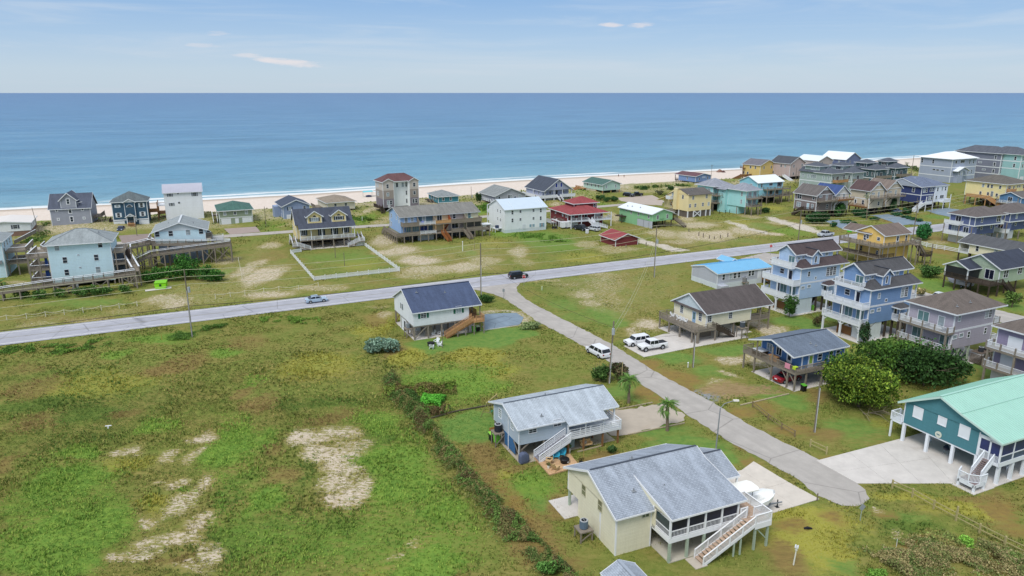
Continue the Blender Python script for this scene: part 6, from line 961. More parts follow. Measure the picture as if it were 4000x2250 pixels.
# red two-tier house
h=House('beach_house','dark red house with two tier red hip roof and white porch with central stair',(19.4,238.2,23.5)); RD=mat('siding','#77373a'); RR=mat('shingle','#98494c')
h.wall(0,13.6,1.8,14.8,-.1,4.9,RD,tw=.16); h.hip(0,13.8,-.4,14.8,4.95,2.6,RR,ov=.75,ridge=1.5); h.wall(4.0,13.0,5.0,11.5,5.0,7.6,RD,main=False,name='upper_wall',tw=.16); h.hip(4.0,13.0,5.0,11.5,7.6,1.9,RR,ov=.7,ridge=1.2,name='upper_roof'); wins(h,'F',[(5.6,6.5)],.9,1.1,'v',p=5); wins(h,'F',[(12,6.6)],.7,1.1,'d',p=5); wins(h,'L',[(3.0,4.1),(5.4,4.1),(10.8,4.2)],.7,1.15,'v',p=0)
h.deck(.0,15.6,-.6,1.78,2.6,WHITE); h.rail([(0,-.55,2.6),(6.2,-.55,2.6)],WHITE,sp=.2); h.rail([(8.2,-.55,2.6),(15.5,-.55,2.6),(15.5,1.7,2.6)],WHITE,sp=.2); h.posts([(.1,-.5),(4,-.5),(9,-.5),(15.5,-.5)],-.1,4.85,.12,WHITE,nm='column'); wins(h,'F',[(2.0,4.0),(4.6,4.0),(11,4.1),(12,4.1)],.95,1.1,'v',p=1.8); h.door('F',6.9,2.62,p=1.8,m=DARK); h.stairs((8.6,-3.8,1.2),(7.2,-.6,2.6),1.3,WHITE,WHITE,sp=None) if 0 else h.stairs((7.6,-2.6,1.3),(7.2,-.6,2.6),1.3,WHITE,WHITE,st='solid'); h.stairs((12.2,-3.2,.1),(8.3,-3.2,1.3),1.3,WHITE,WHITE); h.deck(6.8,8.3,-3.9,-2.5,1.3,WHITE); h.rail([(6.8,-2.5,1.3),(6.8,-3.9,1.3),(8.3,-3.9,1.3)],WHITE,st='solid')
b=MB(); b.prism([(1.0,1.7,0),(4.0,1.7,0),(4.0,1.7,1.7),(3.5,1.7,2.2),(1.5,1.7,2.2),(1,1.7,1.7)],0,.1); h.part('garage_door',b,WHITE); h.door('F',11.6,.1,p=1.8); h.part('hvac_shelf',MB().box(-2.2,-.05,2.5,10,1.9,2.05),WHITE); h.posts([(-2.1,y) for y in (2.6,4.4,6.2,8,9.9)],-.1,1.9,.08,WHITE)
for y in (3.1,4.6,6.1,9.0): h.part('heat_pump',MB().cyl((-1.2,y,2.05),(-1.2,y,2.9),.48,n=10),mat('plain','#6f5a55'))
h.deck(-1.9,-.03,10.5,14,.6,WHITE); h.rail([(-1.8,10.5,.6),(-1.8,14,.6)],WHITE)
h=House('garage_shed','dark red garage shed with red hip roof and white corner trim beside the sandy drive',(30.6,209.5,24),cat='shed'); h.wall(0,7.9,0,8.5,-.1,2.1,RD,tw=.16); h.gable(0,7.9,0,8.5,2.1,1.5,'y',RR,RD,ov=(.45,.35))
# mint, green, blue beach cottages
MN=mat('siding','#b8d5cb')
h=House('beach_cottage','mint green cottage with dark green gable roof above a small parking lot',(40,319.7,31)); h.wall(0,10,0,14,2.1,4.8,MN); h.gable(0,10,0,14,4.8,1.7,'y',mat('shingle','#50716a'),MN,ov=(.6,.5)); h.wall(0.1,.3,5,13.5,-.1,2.1,mat('siding','#c9bfae'),trim=None,main=False,name='lower_wall'); h.part('lower_wall',MB().box(.1,4,.1,.2,-.1,.1).box(3,9.8,2.5,2.6,-.1,2.1),DARK); h.b=[0,10,0,14]; wins(h,'F',[(2.2,3.7),(7.4,3.7)],.7,1.3,'d',cw=.14,gl=BLIND); wins(h,'L',[(3,3.8),(5.2,3.8),(8,3.9),(11,3.9)],.7,1.1,'d'); h.grid(.2,9.8,3,.2,13.8,4,2.1,.13,TANW); h.deck(-3,-.03,12,16,2.1,TANW); h.rail([(-3,12,2.1),(-3,16,2.1)],TANW); h.stairs((-6.5,14,.1),(-3,14,2.1),1.6,TANW,TANW,st='solid')
LG=mat('siding','#8ec496')
h=House('beach_cottage','bright green cottage with white roof and bare grey panels below',(46.9,238.7,29)); h.wall(0,8.6,0,18,2.4,4.95,LG,tw=.1,trim=mat('plain','#a8d8b0')); h.gable(0,8.6,0,18,4.95,1.35,'y',mat('metal','#dfe6ea',.6),LG,ov=(.55,.4)); h.planes([[(8.6,-.4,4.75),(11.2,-.4,3.95),(11.2,14,3.95),(8.6,14,4.75)]],mat('metal','#dfe6ea',.6),th=.1,name='porch_roof'); h.part('lower_wall',MB().box(0,.1,8,18,-.1,2.4),LG); h.part('grey_panel',MB().box(-.02,.08,4.6,7.9,-.1,2.3).box(-.02,.08,1.8,4.4,-.1,2.3).box(-.02,.08,.0,1.6,-.1,2.38),mat('plain','#b4bac4')); h.b=[0,8.6,0,18]; wins(h,'F',[(2.2,3.7),(6.4,3.7)],.75,1.35,'v',cw=.1); wins(h,'L',[(2,3.7),(7.4,3.9),(11.4,3.9)],.6,1.0,'v'); wins(h,'L',[(5,4.2),(14,4.2)],.4,.4,'f'); h.grid(.2,8.4,4,.2,17.8,5,2.35,.13,DARKW); h.part('low_rail',MB().bar((0,-.1,1.0),(8.5,-.1,1.0),.08),GREYW); h.deck(8.63,11,0,14,2.4,DARKW); h.rail([(11,0,2.4),(11,14,2.4)],DARKW); h.stairs((11.4,-3.6,.1),(10,0,2.4),1.3,DARKW,GREYW,st='hor')
b=MB()
for i in range(7): b.box(3.4+i*.24,3.55+i*.24,-.06,-.01,2.85,3.0 if i else 3.1)
h.part('name_letters',b,mat('plain','#2d5a3a')); h.deck(-2,-.03,14,18,2.3,DARKW); h.posts([(-1.9,14.1)],-.1,3.2,.1,DARKW); h.vent([(1.2,15,5.6),(1.6,13,5.7),(2,9,5.8)])
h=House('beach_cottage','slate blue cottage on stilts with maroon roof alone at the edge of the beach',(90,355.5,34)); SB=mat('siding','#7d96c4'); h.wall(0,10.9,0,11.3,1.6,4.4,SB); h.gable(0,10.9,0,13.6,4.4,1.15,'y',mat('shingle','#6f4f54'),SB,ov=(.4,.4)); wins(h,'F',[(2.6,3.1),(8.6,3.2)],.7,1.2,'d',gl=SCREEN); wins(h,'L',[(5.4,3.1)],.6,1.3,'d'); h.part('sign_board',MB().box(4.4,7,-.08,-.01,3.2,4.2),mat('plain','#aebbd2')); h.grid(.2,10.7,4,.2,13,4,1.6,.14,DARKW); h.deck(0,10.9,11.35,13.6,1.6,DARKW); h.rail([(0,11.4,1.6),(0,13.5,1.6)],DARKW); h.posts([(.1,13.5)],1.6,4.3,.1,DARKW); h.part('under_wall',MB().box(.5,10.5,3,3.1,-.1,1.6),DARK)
# pale yellow modern house
h=House('beach_house','pale yellow angular house with long lean-to roof and a white crossed brace below',(63.9,260.7,28)); Y2=mat('siding','#e8d8a8')
h.wall(0,11,0,7.2,2.3,8.2,Y2,trim=None); h.part('gable_wall',MB().prism([(0,0,8.0),(0,7.2,8.0),(0,7.2,9.9),(0,5.0,9.9),(0,0,8.3)],.2,0),Y2); h.part('west_wall',MB().prism([(0,7.2,2.3),(0,13.4,2.3),(0,13.4,6.3),(0,7.6,9.6),(0,7.2,9.9)],9,0),Y2); h.part('chimney_wall',MB().box(-.9,.05,5.4,7.2,2.3,9.95),Y2); h.planes([[(-.1,-.4,8.15),(11.4,-.4,8.15),(11.4,5,10.0),(-.1,5,10.0)],[(11.4,13.8,6.2),(-.3,13.8,6.2),(-.3,5,10.0),(11.4,5,10.0)]],mat('shingle','#66625f')); h.planes([[(-2.4,10.5,6.6),(-.1,10.5,6.6),(-.1,15,4.8),(-2.4,15,4.8)]],Y2,name='lean_to_roof'); wins(h,'F',[(2.2,7.1),(8.6,7.2),(.9,4.3),(3.4,4.3),(7.0,4.4),(9.8,4.4)],.8,1.2,'q'); wins(h,'L',[(3,7.2),(7.5,7.4),(8.6,7.6),(9.2,4.0)],.8,1.3,'d',p=0); h.deck(-1.9,-.03,8,10.2,6.1,WHITE); h.rail([(-.1,8,6.1),(-1.9,8,6.1),(-1.9,10.2,6.1)],WHITE,st='solid'); h.brace((-1.9,8,5.9),(-.1,8,2.6),TANW); h.part('lower_wall',MB().box(.3,10.8,.3,.4,-.1,2.3).box(.3,.4,.4,9,-.1,2.3),mat('wood','#6c645e')); h.posts([(.15,.1),(2.9,.1),(6.2,.1),(8.8,.1),(10.9,.1),(.15,5)],-.1,2.3,.16,WHITE); h.part('cross_brace',MB().bar((3.1,-.02,.2),(6.0,-.02,2.2),.08,.3).bar((3.1,-.1,2.2),(6.0,-.1,.2),.08,.3),WHITE); h.vent([(3,3,9.4),(4.2,3,9.4)]); h.part('arch_screen',MB().bar((-3,13,.2),(-.3,6,2.2),.06,1.6),GREYW)
# aqua duplex and its white roofed neighbour
AQ=mat('siding','#a8dde0'); RG2=mat('shingle','#969aa4')
h=House('beach_house','aqua green duplex with two grey hip roofs and curved weathered balconies',(86.6,266.6,33)); h.wall(0,7,0,8.5,2.9,9.1,AQ,main=False); h.wall(-1.4,6,8.5,12,-.1,8.6,AQ,trim=None,main=False); h.wall(-2.2,7,14,22,2.9,9.4,AQ,main=False); h.wall(-.2,5,12,14,2.9,8.6,AQ,trim=None,main=False); h.part('base_wall',MB().box(.3,5,3.5,8.6,-.1,2.9),AQ)
h.hip(-.3,7.3,-.3,8.8,9.1,2.3,RG2,ov=.6); h.hip(-2.3,7.3,13,22.4,9.4,2.6,RG2,ov=.6,name='second_roof'); h.planes([[(-2.2,8,8.7),(-2.2,14.5,8.7),(3,14.5,10.2),(3,8,10.2)],[(7,14.5,8.7),(7,8,8.7),(3,8,10.2),(3,14.5,10.2)]],RG2,name='link_roof')
def curved(h,cx,cy,r,a0,a1,z): h.rail([(cx+r*math.cos(R(a0+(a1-a0)*i/6)),cy+r*math.sin(R(a0+(a1-a0)*i/6)),z) for i in range(7)],GREYW,st='bal',sp=.22,h=.95)
for z in (3.4,6.2):
    h.deck(.2,6.8,-2.4,-.03,z); curved(h,3.5,-.1,3.3,180,360,z); h.deck(-3.6,-.1,10.8,14,z); curved(h,-.3,12.4,3.2,120,240,z); h.win('F',2.0,z+1.2,1.6,1.9,'v',p=0,gl=BLIND,nm='sliding_door'); h.win('F',4.8,z+1.2,1.6,1.9,'v',p=0,gl=BLIND,nm='sliding_door'); wins(h,'L',[(2,z+1.4)],.7,1.5,'d',p=0,gl=BLIND); h.win('L',16,z+1.3,1.4,1.5,'v',p=-2.2,gl=BLIND); h.win('L',12.8,z+1.2,1.4,1.8,'v',p=-.2,gl=BLIND,nm='sliding_door')
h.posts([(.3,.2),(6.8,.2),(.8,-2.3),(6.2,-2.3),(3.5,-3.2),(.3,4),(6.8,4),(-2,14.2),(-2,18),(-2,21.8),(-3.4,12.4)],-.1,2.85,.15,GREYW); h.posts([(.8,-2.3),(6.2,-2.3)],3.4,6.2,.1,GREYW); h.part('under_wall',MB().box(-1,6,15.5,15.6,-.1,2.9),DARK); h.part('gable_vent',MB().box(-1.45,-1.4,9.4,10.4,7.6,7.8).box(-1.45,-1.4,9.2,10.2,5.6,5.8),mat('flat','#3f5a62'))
AQ2=mat('siding','#94cfe2')
h=House('beach_house','sky turquoise house with bright white roof and two long rear decks',(100.3,295.4,26)); h.wall(0,14,0,10.4,2.8,8.5,AQ2); h.gable(0,14,0,10.4,8.5,2.2,'x',mat('metal','#e2eaee',.6),AQ2,ov=(.4,.35)); 
for z in (5.7,2.9): h.deck(3.2,16,-2.4,-.03,z); h.rail([(3.2,-.05,z),(3.2,-2.35,z),(16,-2.35,z)],GREYW,sp=.25); 
h.win('F',2.2,7.2,.7,1.4,'d',gl=SCREEN); h.win('F',7.2,7.5,1.7,1.0,'t'); h.win('F',12,7.3,2.4,1.8,'t',gl=DGLASS); h.win('F',7.6,4.3,1.5,1.9,'v',gl=DGLASS,nm='sliding_door'); h.win('F',11,4.3,1.5,1.9,'v',gl=DGLASS,nm='sliding_door'); wins(h,'L',[(3.6,7.3)],1.2,.9,'t'); h.posts([(3.3,-2.3),(7.4,-2.3),(11.6,-2.3),(15.9,-2.3),(.2,.2),(13.8,.2),(7,.2)],-.1,6.6,.13,GREYW) ; h.deck(14.1,19,-1,6,2.9); h.rail([(14.2,-1,2.9),(19,-1,2.9),(19,6,2.9)],GREYW,st='hor'); h.posts([(19,-1),(19,2.5),(19,6),(16.5,-1)],-.1,4.2,.12); h.part('under_wall',MB().box(.3,13,3,3.1,-.1,2.8),DARK); h.stairs((7,-5,.1),(9.5,-2.4,2.9),1.2,DARKW,DARKW)
# row of beach houses far right
def simple(label,xyt,w,d,z0,ze,hr,ax,wall,roof,fw=(),lw=(),ov=(.45,.4)):
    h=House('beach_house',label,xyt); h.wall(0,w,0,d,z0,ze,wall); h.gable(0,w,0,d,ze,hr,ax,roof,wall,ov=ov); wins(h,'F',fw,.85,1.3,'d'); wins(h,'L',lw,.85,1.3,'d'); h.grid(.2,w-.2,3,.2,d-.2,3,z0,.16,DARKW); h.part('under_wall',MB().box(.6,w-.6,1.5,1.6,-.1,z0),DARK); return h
h=simple('mustard yellow beach house with grey roof at the end of a dune walkway',(127.7,374.4,35),13,11,1.8,8.0,2.4,'y',mat('siding','#d8bf7c'),mat('shingle','#77757c'),[(3,6.6),(9,6.6)],[(3,6.6),(6,6.6),(10,3.4),(7.5,3.4)]); h.deck(-2,-.03,9,11,6,BRNW); h.rail([(-2,9,6),(-2,11,6)],BRNW); h.posts([(-1.9,9.1)],-.1,7.5,.13,BRNW); h.deck(-5.5,-.03,5,8,2.2,BRNW); h.rail([(-5.5,8,2.2),(-5.5,5,2.2),(0,5,2.2)],BRNW,st='solid'); h.stairs((-10.5,9.5,-.3),(-5.5,6.8,2.2),1.8,BRNW,BRNW,st='solid')
h=simple('dusty pink beach house with charcoal roof next to the mustard house',(142.0,371.9,33),12.2,12,2.4,9.1,3.0,'y',mat('siding','#bfaeac'),mat('shingle','#54585f'),[(3,7.6),(9.6,7.8),(3,3.8)],[(3,7.6),(5.4,7.6),(10,4)]); h.stairs((-1.2,-3,.1),(-1.2,2.6,2.6),1.3,WHITE,WHITE,st='solid')
h=simple('greyish tan beach house with bright white roof behind the sage duplex',(165.4,393.6,30),11.5,14,2.4,8.5,2.3,'y',mat('siding','#b3aaa8'),mat('metal','#dde3e6',.6),[(3,7)],[(3,7)])
h=simple('slate navy beach house with tall white gable roof farthest back in its row',(181.2,396.1,34),14,15,2.4,9.0,3.4,'y',mat('siding','#7480a3'),mat('metal','#e2e8ea',.6),[(4,7.6)],[(4,8),(8,8)])
SGD=mat('siding','#a3b3b0'); SDR=mat('shingle','#5b616c'); DG=mat('siding','#4c6469')
def duplex(label,xyt,wall,d=14,w=9,up=True,end=False,dk=GREYW):
    h=House('beach_house',label,xyt); h.wall(0,w,0,d,-.1,8.5,wall,tw=.16); h.band(4.2,.35); h.hip(0,w,0,d*.5,8.5,2.2,SDR,ov=.7,ridge=.5); h.planes([[(-.6,d*.45,8.45),(-.6,d+.6,8.45),(2.5,d+.6,10.4),(4,d*.45,10.8)],[(w+.6,d+.6,8.45),(w+.6,d*.4,8.45),(4,d*.45,10.8),(2.5,d+.6,10.4)]],SDR,name='rear_roof')
    h.wall(1.0,w-1,d*.44,d*.9,8.5,11.2,wall,main=False,name='top_storey'); h.hip(1.0,w-1,d*.44,d*.9,11.2,1.5,SDR,ov=.7,name='top_roof'); h.win('L',d*.62,10.0,2.4,1.3,'t',p=1.0,gl=BLIND if end else DGLASS); h.win('F',6,10.2,.8,.8,'f',p=d*.44)
    h.win('F',4.6,6.0,1.7,2.0,'v',gl=DGLASS,nm='sliding_door'); wins(h,'F',[(1.6,6.3)],.8,1.5,'d'); h.win('F',7.8,7.3,.9,.4,'f'); h.deck(1.2,w+.6,-2.4,-.03,4.7,dk); h.rail([(1.2,-.05,4.7),(1.2,-2.35,4.7),(w+.6,-2.35,4.7)],dk,st='solid'); h.posts([(1.3,-2.3),(w,-2.3)],-.1,4.6,.14,GREYW)
    if end: wins(h,'L',[(1.4,6.4),(4.0,6.4),(12.0,6.4),(14.8,6.4)],.8,1.5,'d',gl=BLIND); h.win('L',9.2,6.4,2.6,1.6,'t',gl=BLIND); wins(h,'L',[(12,2.8),(14.6,2.8)],.7,1.0,'d',gl=BLIND)
    else: wins(h,'L',[(1.4,6.3),(4.0,6.3)],.8,1.7,'d')
    return h
duplex('pale sage duplex end unit with long side of white windows and bare timber balcony',(145.2,329.8,33),SGD,d=16.5,end=True,dk=TANW)
duplex('pale sage duplex inner unit with plain grey balcony',(156.5,334.0,33),SGD,d=13)
duplex('dark green duplex unit with triple upper window',(173.6,347.6,28),DG,d=13)
duplex('dark green duplex unit farthest right beside the dune scrub',(187.3,355.6,26),DG,d=12)
# gabled houses in front of them
def gab(label,xyt,w,d,wall,roof,two=True,z0=2.4,ze=9.2,deckm=GREYW,dk=True):
    h=House('beach_house',label,xyt); h.wall(0,w,0,d,z0,ze,wall,tw=.16); h.b=[0,w,0,d]; h.part('trim_band',MB().box(-.04,0,0,d,5.7,6.0),WHITE); h.gable(0,w,0,d,ze,2.9,'y',roof,wall,ov=(.55,.5)); h.part('gable_trim',MB().prism([(w/2-1.6,-.06,ze+1.5),(w/2+1.6,-.06,ze+1.5),(w/2,-.06,ze+2.7)],0,-.06).box(-.2,w+.2,-.12,-.02,ze-.1,ze+.12),WHITE)
    h.win('F',w*.62,7.4,.85,2.0,'f',gl=BLIND,nm='balcony_door'); h.win('F',w*.22,7.9,1.5,.55,'v',gl=BLIND); wins(h,'L',[(1.4,7.4)],.8,1.4,'d'); wins(h,'F',[(w*.7,4.0)],.8,1.3,'d')
    if dk: h.deck(0,w+.5,-1.9,-.03,6.3,deckm); h.rail([(0,-.05,6.3),(0,-1.85,6.3),(w+.5,-1.85,6.3)],deckm,st='bal',sp=.25); h.brace((.3,-1.8,6.1),(.3,0,3.9),DARKW); h.brace((w,-1.8,6.1),(w,0,3.9),DARKW)
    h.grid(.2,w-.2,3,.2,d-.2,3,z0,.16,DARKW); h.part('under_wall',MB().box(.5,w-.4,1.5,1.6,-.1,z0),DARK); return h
h=gab('brown shingled gable house with white entry door and bay at the far end',(109.6,258.9,27),8.2,10,mat('siding','#857b7b'),mat('shingle','#6f6a68'),ze=8.5); h.win('L',7.8,7.2,1.8,1.8,'q'); h.win('L',7.8,4.2,1.8,1.6,'q',gl=BLIND); h.door('L',3.6,3.0,m=mat('plain','#b7d3de')); wins(h,'L',[(1.6,4.2)],.8,1.5,'d'); h.deck(-1.8,-.03,.8,5,2.9,DARKW); h.rail([(-.05,.8,2.9),(-1.75,.8,2.9),(-1.75,5,2.9)],DARKW); h.stairs((-1.2,9,.1),(-1.2,5,2.9),1.3,DARKW,DARKW,st='solid')
gab('cream gable house with bright blue roof squeezed between two brown roofs',(117.8,262.5,27),7.2,10,mat('siding','#d3d0ca'),mat('shingle','#44598c'),ze=8.3,deckm=BRNW)
h=gab('beige gable house with dark maroon brown roof and porch seats',(132.4,266.6,27),7.6,8.5,mat('siding','#cfc4ae'),mat('shingle','#5e4c4c')); h.door('L',5.8,3.2,m=WHITE,glass=DGLASS); wins(h,'L',[(2.6,4.4)],.9,1.6,'d'); h.deck(-1.8,-.03,.6,7.4,3.0,BRNW); h.rail([(-1.75,.6,3),(-1.75,7.4,3)],BRNW)
gab('beige gable house with taupe roof half hidden by a palm',(141.0,271.3,27),8.0,9,mat('siding','#c5b9a6'),mat('shingle','#83776f'))
# navy and white pair
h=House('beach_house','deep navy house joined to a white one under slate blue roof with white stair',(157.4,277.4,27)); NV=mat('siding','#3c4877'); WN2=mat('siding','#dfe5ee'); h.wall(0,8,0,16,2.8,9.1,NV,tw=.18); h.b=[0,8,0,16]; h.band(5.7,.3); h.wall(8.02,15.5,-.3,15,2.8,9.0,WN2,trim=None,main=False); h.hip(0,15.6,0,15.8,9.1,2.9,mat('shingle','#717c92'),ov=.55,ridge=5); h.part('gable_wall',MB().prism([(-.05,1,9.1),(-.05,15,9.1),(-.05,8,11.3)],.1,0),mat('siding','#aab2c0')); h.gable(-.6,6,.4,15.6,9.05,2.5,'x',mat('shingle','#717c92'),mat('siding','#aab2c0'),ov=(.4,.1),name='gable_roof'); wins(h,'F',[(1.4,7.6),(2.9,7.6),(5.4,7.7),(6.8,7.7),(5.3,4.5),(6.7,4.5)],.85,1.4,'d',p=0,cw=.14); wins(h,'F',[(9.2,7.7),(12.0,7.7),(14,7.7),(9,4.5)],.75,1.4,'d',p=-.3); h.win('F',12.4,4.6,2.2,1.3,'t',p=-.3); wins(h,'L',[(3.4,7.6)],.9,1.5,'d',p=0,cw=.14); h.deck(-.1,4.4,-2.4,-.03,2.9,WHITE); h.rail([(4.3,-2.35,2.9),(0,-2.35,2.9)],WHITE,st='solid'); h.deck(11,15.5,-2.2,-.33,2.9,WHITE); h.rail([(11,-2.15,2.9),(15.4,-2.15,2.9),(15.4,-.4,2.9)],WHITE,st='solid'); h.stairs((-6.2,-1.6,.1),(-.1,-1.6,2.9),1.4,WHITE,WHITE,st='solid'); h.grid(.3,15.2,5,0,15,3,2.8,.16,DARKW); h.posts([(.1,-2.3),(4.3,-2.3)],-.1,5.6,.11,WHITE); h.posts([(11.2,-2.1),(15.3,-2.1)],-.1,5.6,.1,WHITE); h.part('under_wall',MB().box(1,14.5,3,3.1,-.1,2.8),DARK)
# big yellow house
h=House('beach_house','large pale yellow house with grey-brown hip roof and bracketed timber balconies',(193.6,283.0,27)); YL=mat('siding','#ece0a8'); h.wall(0,15.5,0,16,3.4,9.4,YL,tw=.16); h.hip(0,15.5,0,16,9.4,2.6,mat('shingle','#6a6660'),ov=.6,ridge=3)
for q_ in [(2.0,8.0),(4.8,7.9),(7.4,8.2),(8.7,8.2),(11.4,7.9),(5.3,4.8),(9.8,4.9),(13.2,4.9)]: h.win('F',q_[0],q_[1],.75,1.1 if q_[1]<8.1 else .8,'d')
h.win('F',1.9,7.6,1.6,1.9,'v',nm='sliding_door'); h.win('F',13.6,7.7,1.6,1.9,'v',gl=DGLASS,nm='sliding_door'); wins(h,'L',[(2.4,8),(5.6,8),(7,8),(9,8)],.8,1.2,'d'); wins(h,'L',[(3.2,4.8),(6.6,4.9),(9.6,4.9)],.8,1.2,'d'); h.door('L',5.1,4.0,m=BLIND)
for x in (.2,11.8): h.deck(x,x+3.6,-1.7,-.03,6.7,TANW); h.rail([(x,-.05,6.7),(x,-1.65,6.7),(x+3.6,-1.65,6.7)],TANW,st='solid'); h.brace((x+.2,-1.6,6.4),(x+.2,0,4.2),TANW); h.brace((x+3.4,-1.6,6.4),(x+3.4,0,4.2),TANW)
h.deck(-3,-.03,5.5,13.5,3.6,TANW); h.rail([(-2.9,13.5,3.6),(-2.9,5.5,3.6)],TANW,st='solid'); h.stairs((-2.2,-1.4,.1),(-2.2,5.5,3.6),1.5,TANW,TANW,st='solid'); h.grid(.3,15.2,5,.2,15.8,4,3.4,.17,GREYW); h.part('under_wall',MB().box(1,14,4,4.1,-.1,3.4),DARK); h.posts([(-2.8,5.6),(-2.8,9.5),(-2.8,13.4)],-.1,3.5,.14,TANW)
# white roofed grey-blue mansion, grey block, aqua block
h=House('beach_house','large grey-blue house with bright white hip roof and white banding',(221.08,366.24,27)); GBL=mat('siding','#a4aec2'); h.wall(0,20,0,17,-.1,11.7,GBL,tw=.2); h.band(7.3,.4); h.band(3.0,.4); h.hip(0,20,0,17,11.8,3.0,mat('metal','#e8ecf0',.55),ov=.8,ridge=7); wins(h,'L',[(10,9.9),(16,9.9)],.9,2.0,'d',p=0,gl=DGLASS); wins(h,'F',[(3.0,10.2)],1.2,1.3,'d',gl=DGLASS,p=0); h.win('F',8.2,10.3,3.2,1.3,'t',gl=DGLASS,p=0); wins(h,'F',[(14.2,9.9),(17.4,9.9)],.9,2.0,'d',gl=DGLASS,p=0); wins(h,'L',[(9,5.9),(7,5.8),(4.4,5.7)],1.5,.6,'f',p=0,gl=DGLASS); h.gable(2,10.5,-2.4,2,6.1,1.7,'y',mat('metal','#e8ecf0',.55),GBL,ov=(.7,.4),name='porch_roof'); h.wall(2.6,6.6,-2.2,0,-.1,6.1,GBL,trim=None,main=False,name='porch_wall'); h.win('F',8.4,4.8,2.6,2.4,'v',p=0,gl=SCREEN,nm='front_door'); wins(h,'F',[(3.4,4.8),(5.4,4.8)],.7,1.8,'d',p=-2.2); wins(h,'F',[(14,5),(17,5)],.8,1.8,'d',p=0)
h=House('beach_house','four level slate grey house with white banding, porch gable and dark roof at far right',(253.14,377.83,27)); SGR=mat('siding','#7f8393'); h.wall(0,12,0,24,-.1,13.5,SGR,tw=.25); h.hip(0,12,0,24,13.6,3.2,mat('shingle','#5f646e'),ov=.8)
for z in (9.9,6.2,2.8): h.band(z,.4)
for z in (11.6,8.0,4.4): wins(h,'L',[(3,z),(20,z)],.9,1.7,'d',p=0,cw=.18); wins(h,'F',[(1.0,z),(3.2,z),(9.4,z),(11.2,z)],.75,1.6,'d',p=0,cw=.16); h.part('porch_recess',MB().box(4.6,7.8,-.06,-.02,z-1.2,z+1.1),SCREEN); h.deck(4.4,8,-1.2,-.03,z-1.3,WHITE); h.rail([(4.4,-1.2,z-1.3),(8,-1.2,z-1.3)],WHITE,st='solid')
wins(h,'L',[(14,8.6),(10.5,8.4),(15,4.6),(8,4.8)],1.6,.6,'f',p=0,gl=BLIND,cw=.15); h.gable(2.2,9.8,-1.3,4,13.6,2.2,'y',mat('shingle','#5f646e'),SGR,ov=(.4,.3),name='porch_roof'); h.garage('F',2.6,0,2.6,2.3,p=0); h.stairs((11.5,-5.5,.1),(7.5,-1.3,3.0),1.8,WHITE,WHITE,st='solid')
h=House('beach_house','pale aqua four level house cut by the right edge behind the slate grey one',(258.55,370.66,27)); h.wall(0,12,-0,18,-.1,13.6,mat('siding','#9cc5c8'),tw=.25); h.hip(0,12,0,18,13.6,3.4,mat('shingle','#5f646e'),ov=.9)
for z in (9.9,6.2): h.band(z,.4)
for z in (11.6,8.0): wins(h,'F',[(2,z),(4.5,z)],.9,1.7,'d',cw=.18); wins(h,'L',[(3,z)],.9,1.7,'d',cw=.18)
h.garage('F',3,0,3.0,2.4)
# little house tip at the right edge behind the big yellow house
h=House('beach_house','blue gabled house tip with white railing at the right edge',(195.33,276.18,27)); h.wall(0,9,0,8,2.6,5.2,mat('siding','#5f86ad')); h.gable(0,9,0,8,5.2,1.6,'x',mat('shingle','#6c6866'),mat('siding','#5f86ad'),ov=(.5,.4)); h.deck(-1.9,-.03,0,8,2.6); h.rail([(-1.85,0,2.6),(-1.85,8,2.6)],WHITE); h.posts([(-1.8,.1),(-1.8,7.9)],-.1,5,.12,GREYW); h.win('L',4,3.9,1.5,1.9,'v',nm='sliding_door')
# shed in the bottom foreground
h=House('garden_shed','cream shed with grey gable roof in front of the big cream house',(9.0,55.2,23.5),cat='shed'); h.wall(0,3.0,-2.6,1.3,-.1,1.9,CR); h.gable(0,3.0,-2.8,1.3,1.9,.75,'y',mat('shingle','#a3acb8',.85,mort=.035),CR,ov=(.3,.3),cap=mat('flat','#9aa3ae',.9))
# ---------------- access ramps
def ramp_thing(label,pts,w=1.5):
    "weathered ramp along centre points (x,y,z)"
    h=House('access_ramp',label,(pts[0][0],pts[0][1],0),cat='ramp'); P=[Vector((p[0]-pts[0][0],p[1]-pts[0][1],p[2])) for p in pts]; fl=MB()
    for p,q in zip(P,P[1:]): fl.bar(p-Vector((0,0,.1)),q-Vector((0,0,.1)),w,.16)
    h.part('ramp_floor',fl,GREYW)
    def offs(s):
        o=[]
        for i,p in enumerate(P):
            d=(P[min(i+1,len(P)-1)]-P[max(i-1,0)]); d.z=0; d.normalize(); o.append(p+Vector((-d.y,d.x,0))*s*w/2)
        return o
    for s in (-1,1): h.rail(offs(s),GREYW,capm=WHITE,capw=.34,h=1.05,sp=.16,post=2.0)
    sd=MB()
    for s in (-1,1):
        o=offs(s)
        for p,q in zip(o,o[1:]): sd.bar(p-Vector((0,0,.25)),q-Vector((0,0,.25)),.07,.32)
    h.part('ramp_beam',sd,GREYW)
    for s in (-1,1):
        o=offs(s)
        for p,q in zip(o,o[1:]):
            n=max(1,round((q-p).length/3.2))
            for i in range(n+1):
                c=p+(q-p)*i/n
                if c.z>.6: h.posts([(c.x,c.y)],-.1,c.z-.2,.13)
            if p.z>2.2 and q.z>2.2 and s<0:
                for i in range(n):
                    if i%2==0:
                        a=p+(q-p)*i/n; b_=p+(q-p)*(i+1)/n; h.brace((a.x,a.y,.4),(b_.x,b_.y,b_.z-.4)); h.brace((b_.x,b_.y+.08,.4),(a.x,a.y+.08,a.z-.4))
    return h
ramp_thing('long low wooden ramp with white handrail rising past the pale blue house',[(-122,147.5,1.0),(-111.5,152.4,1.9),(-102.6,156.4,2.6),(-95,158.6,3.1),(-87.6,163.0,3.4)])
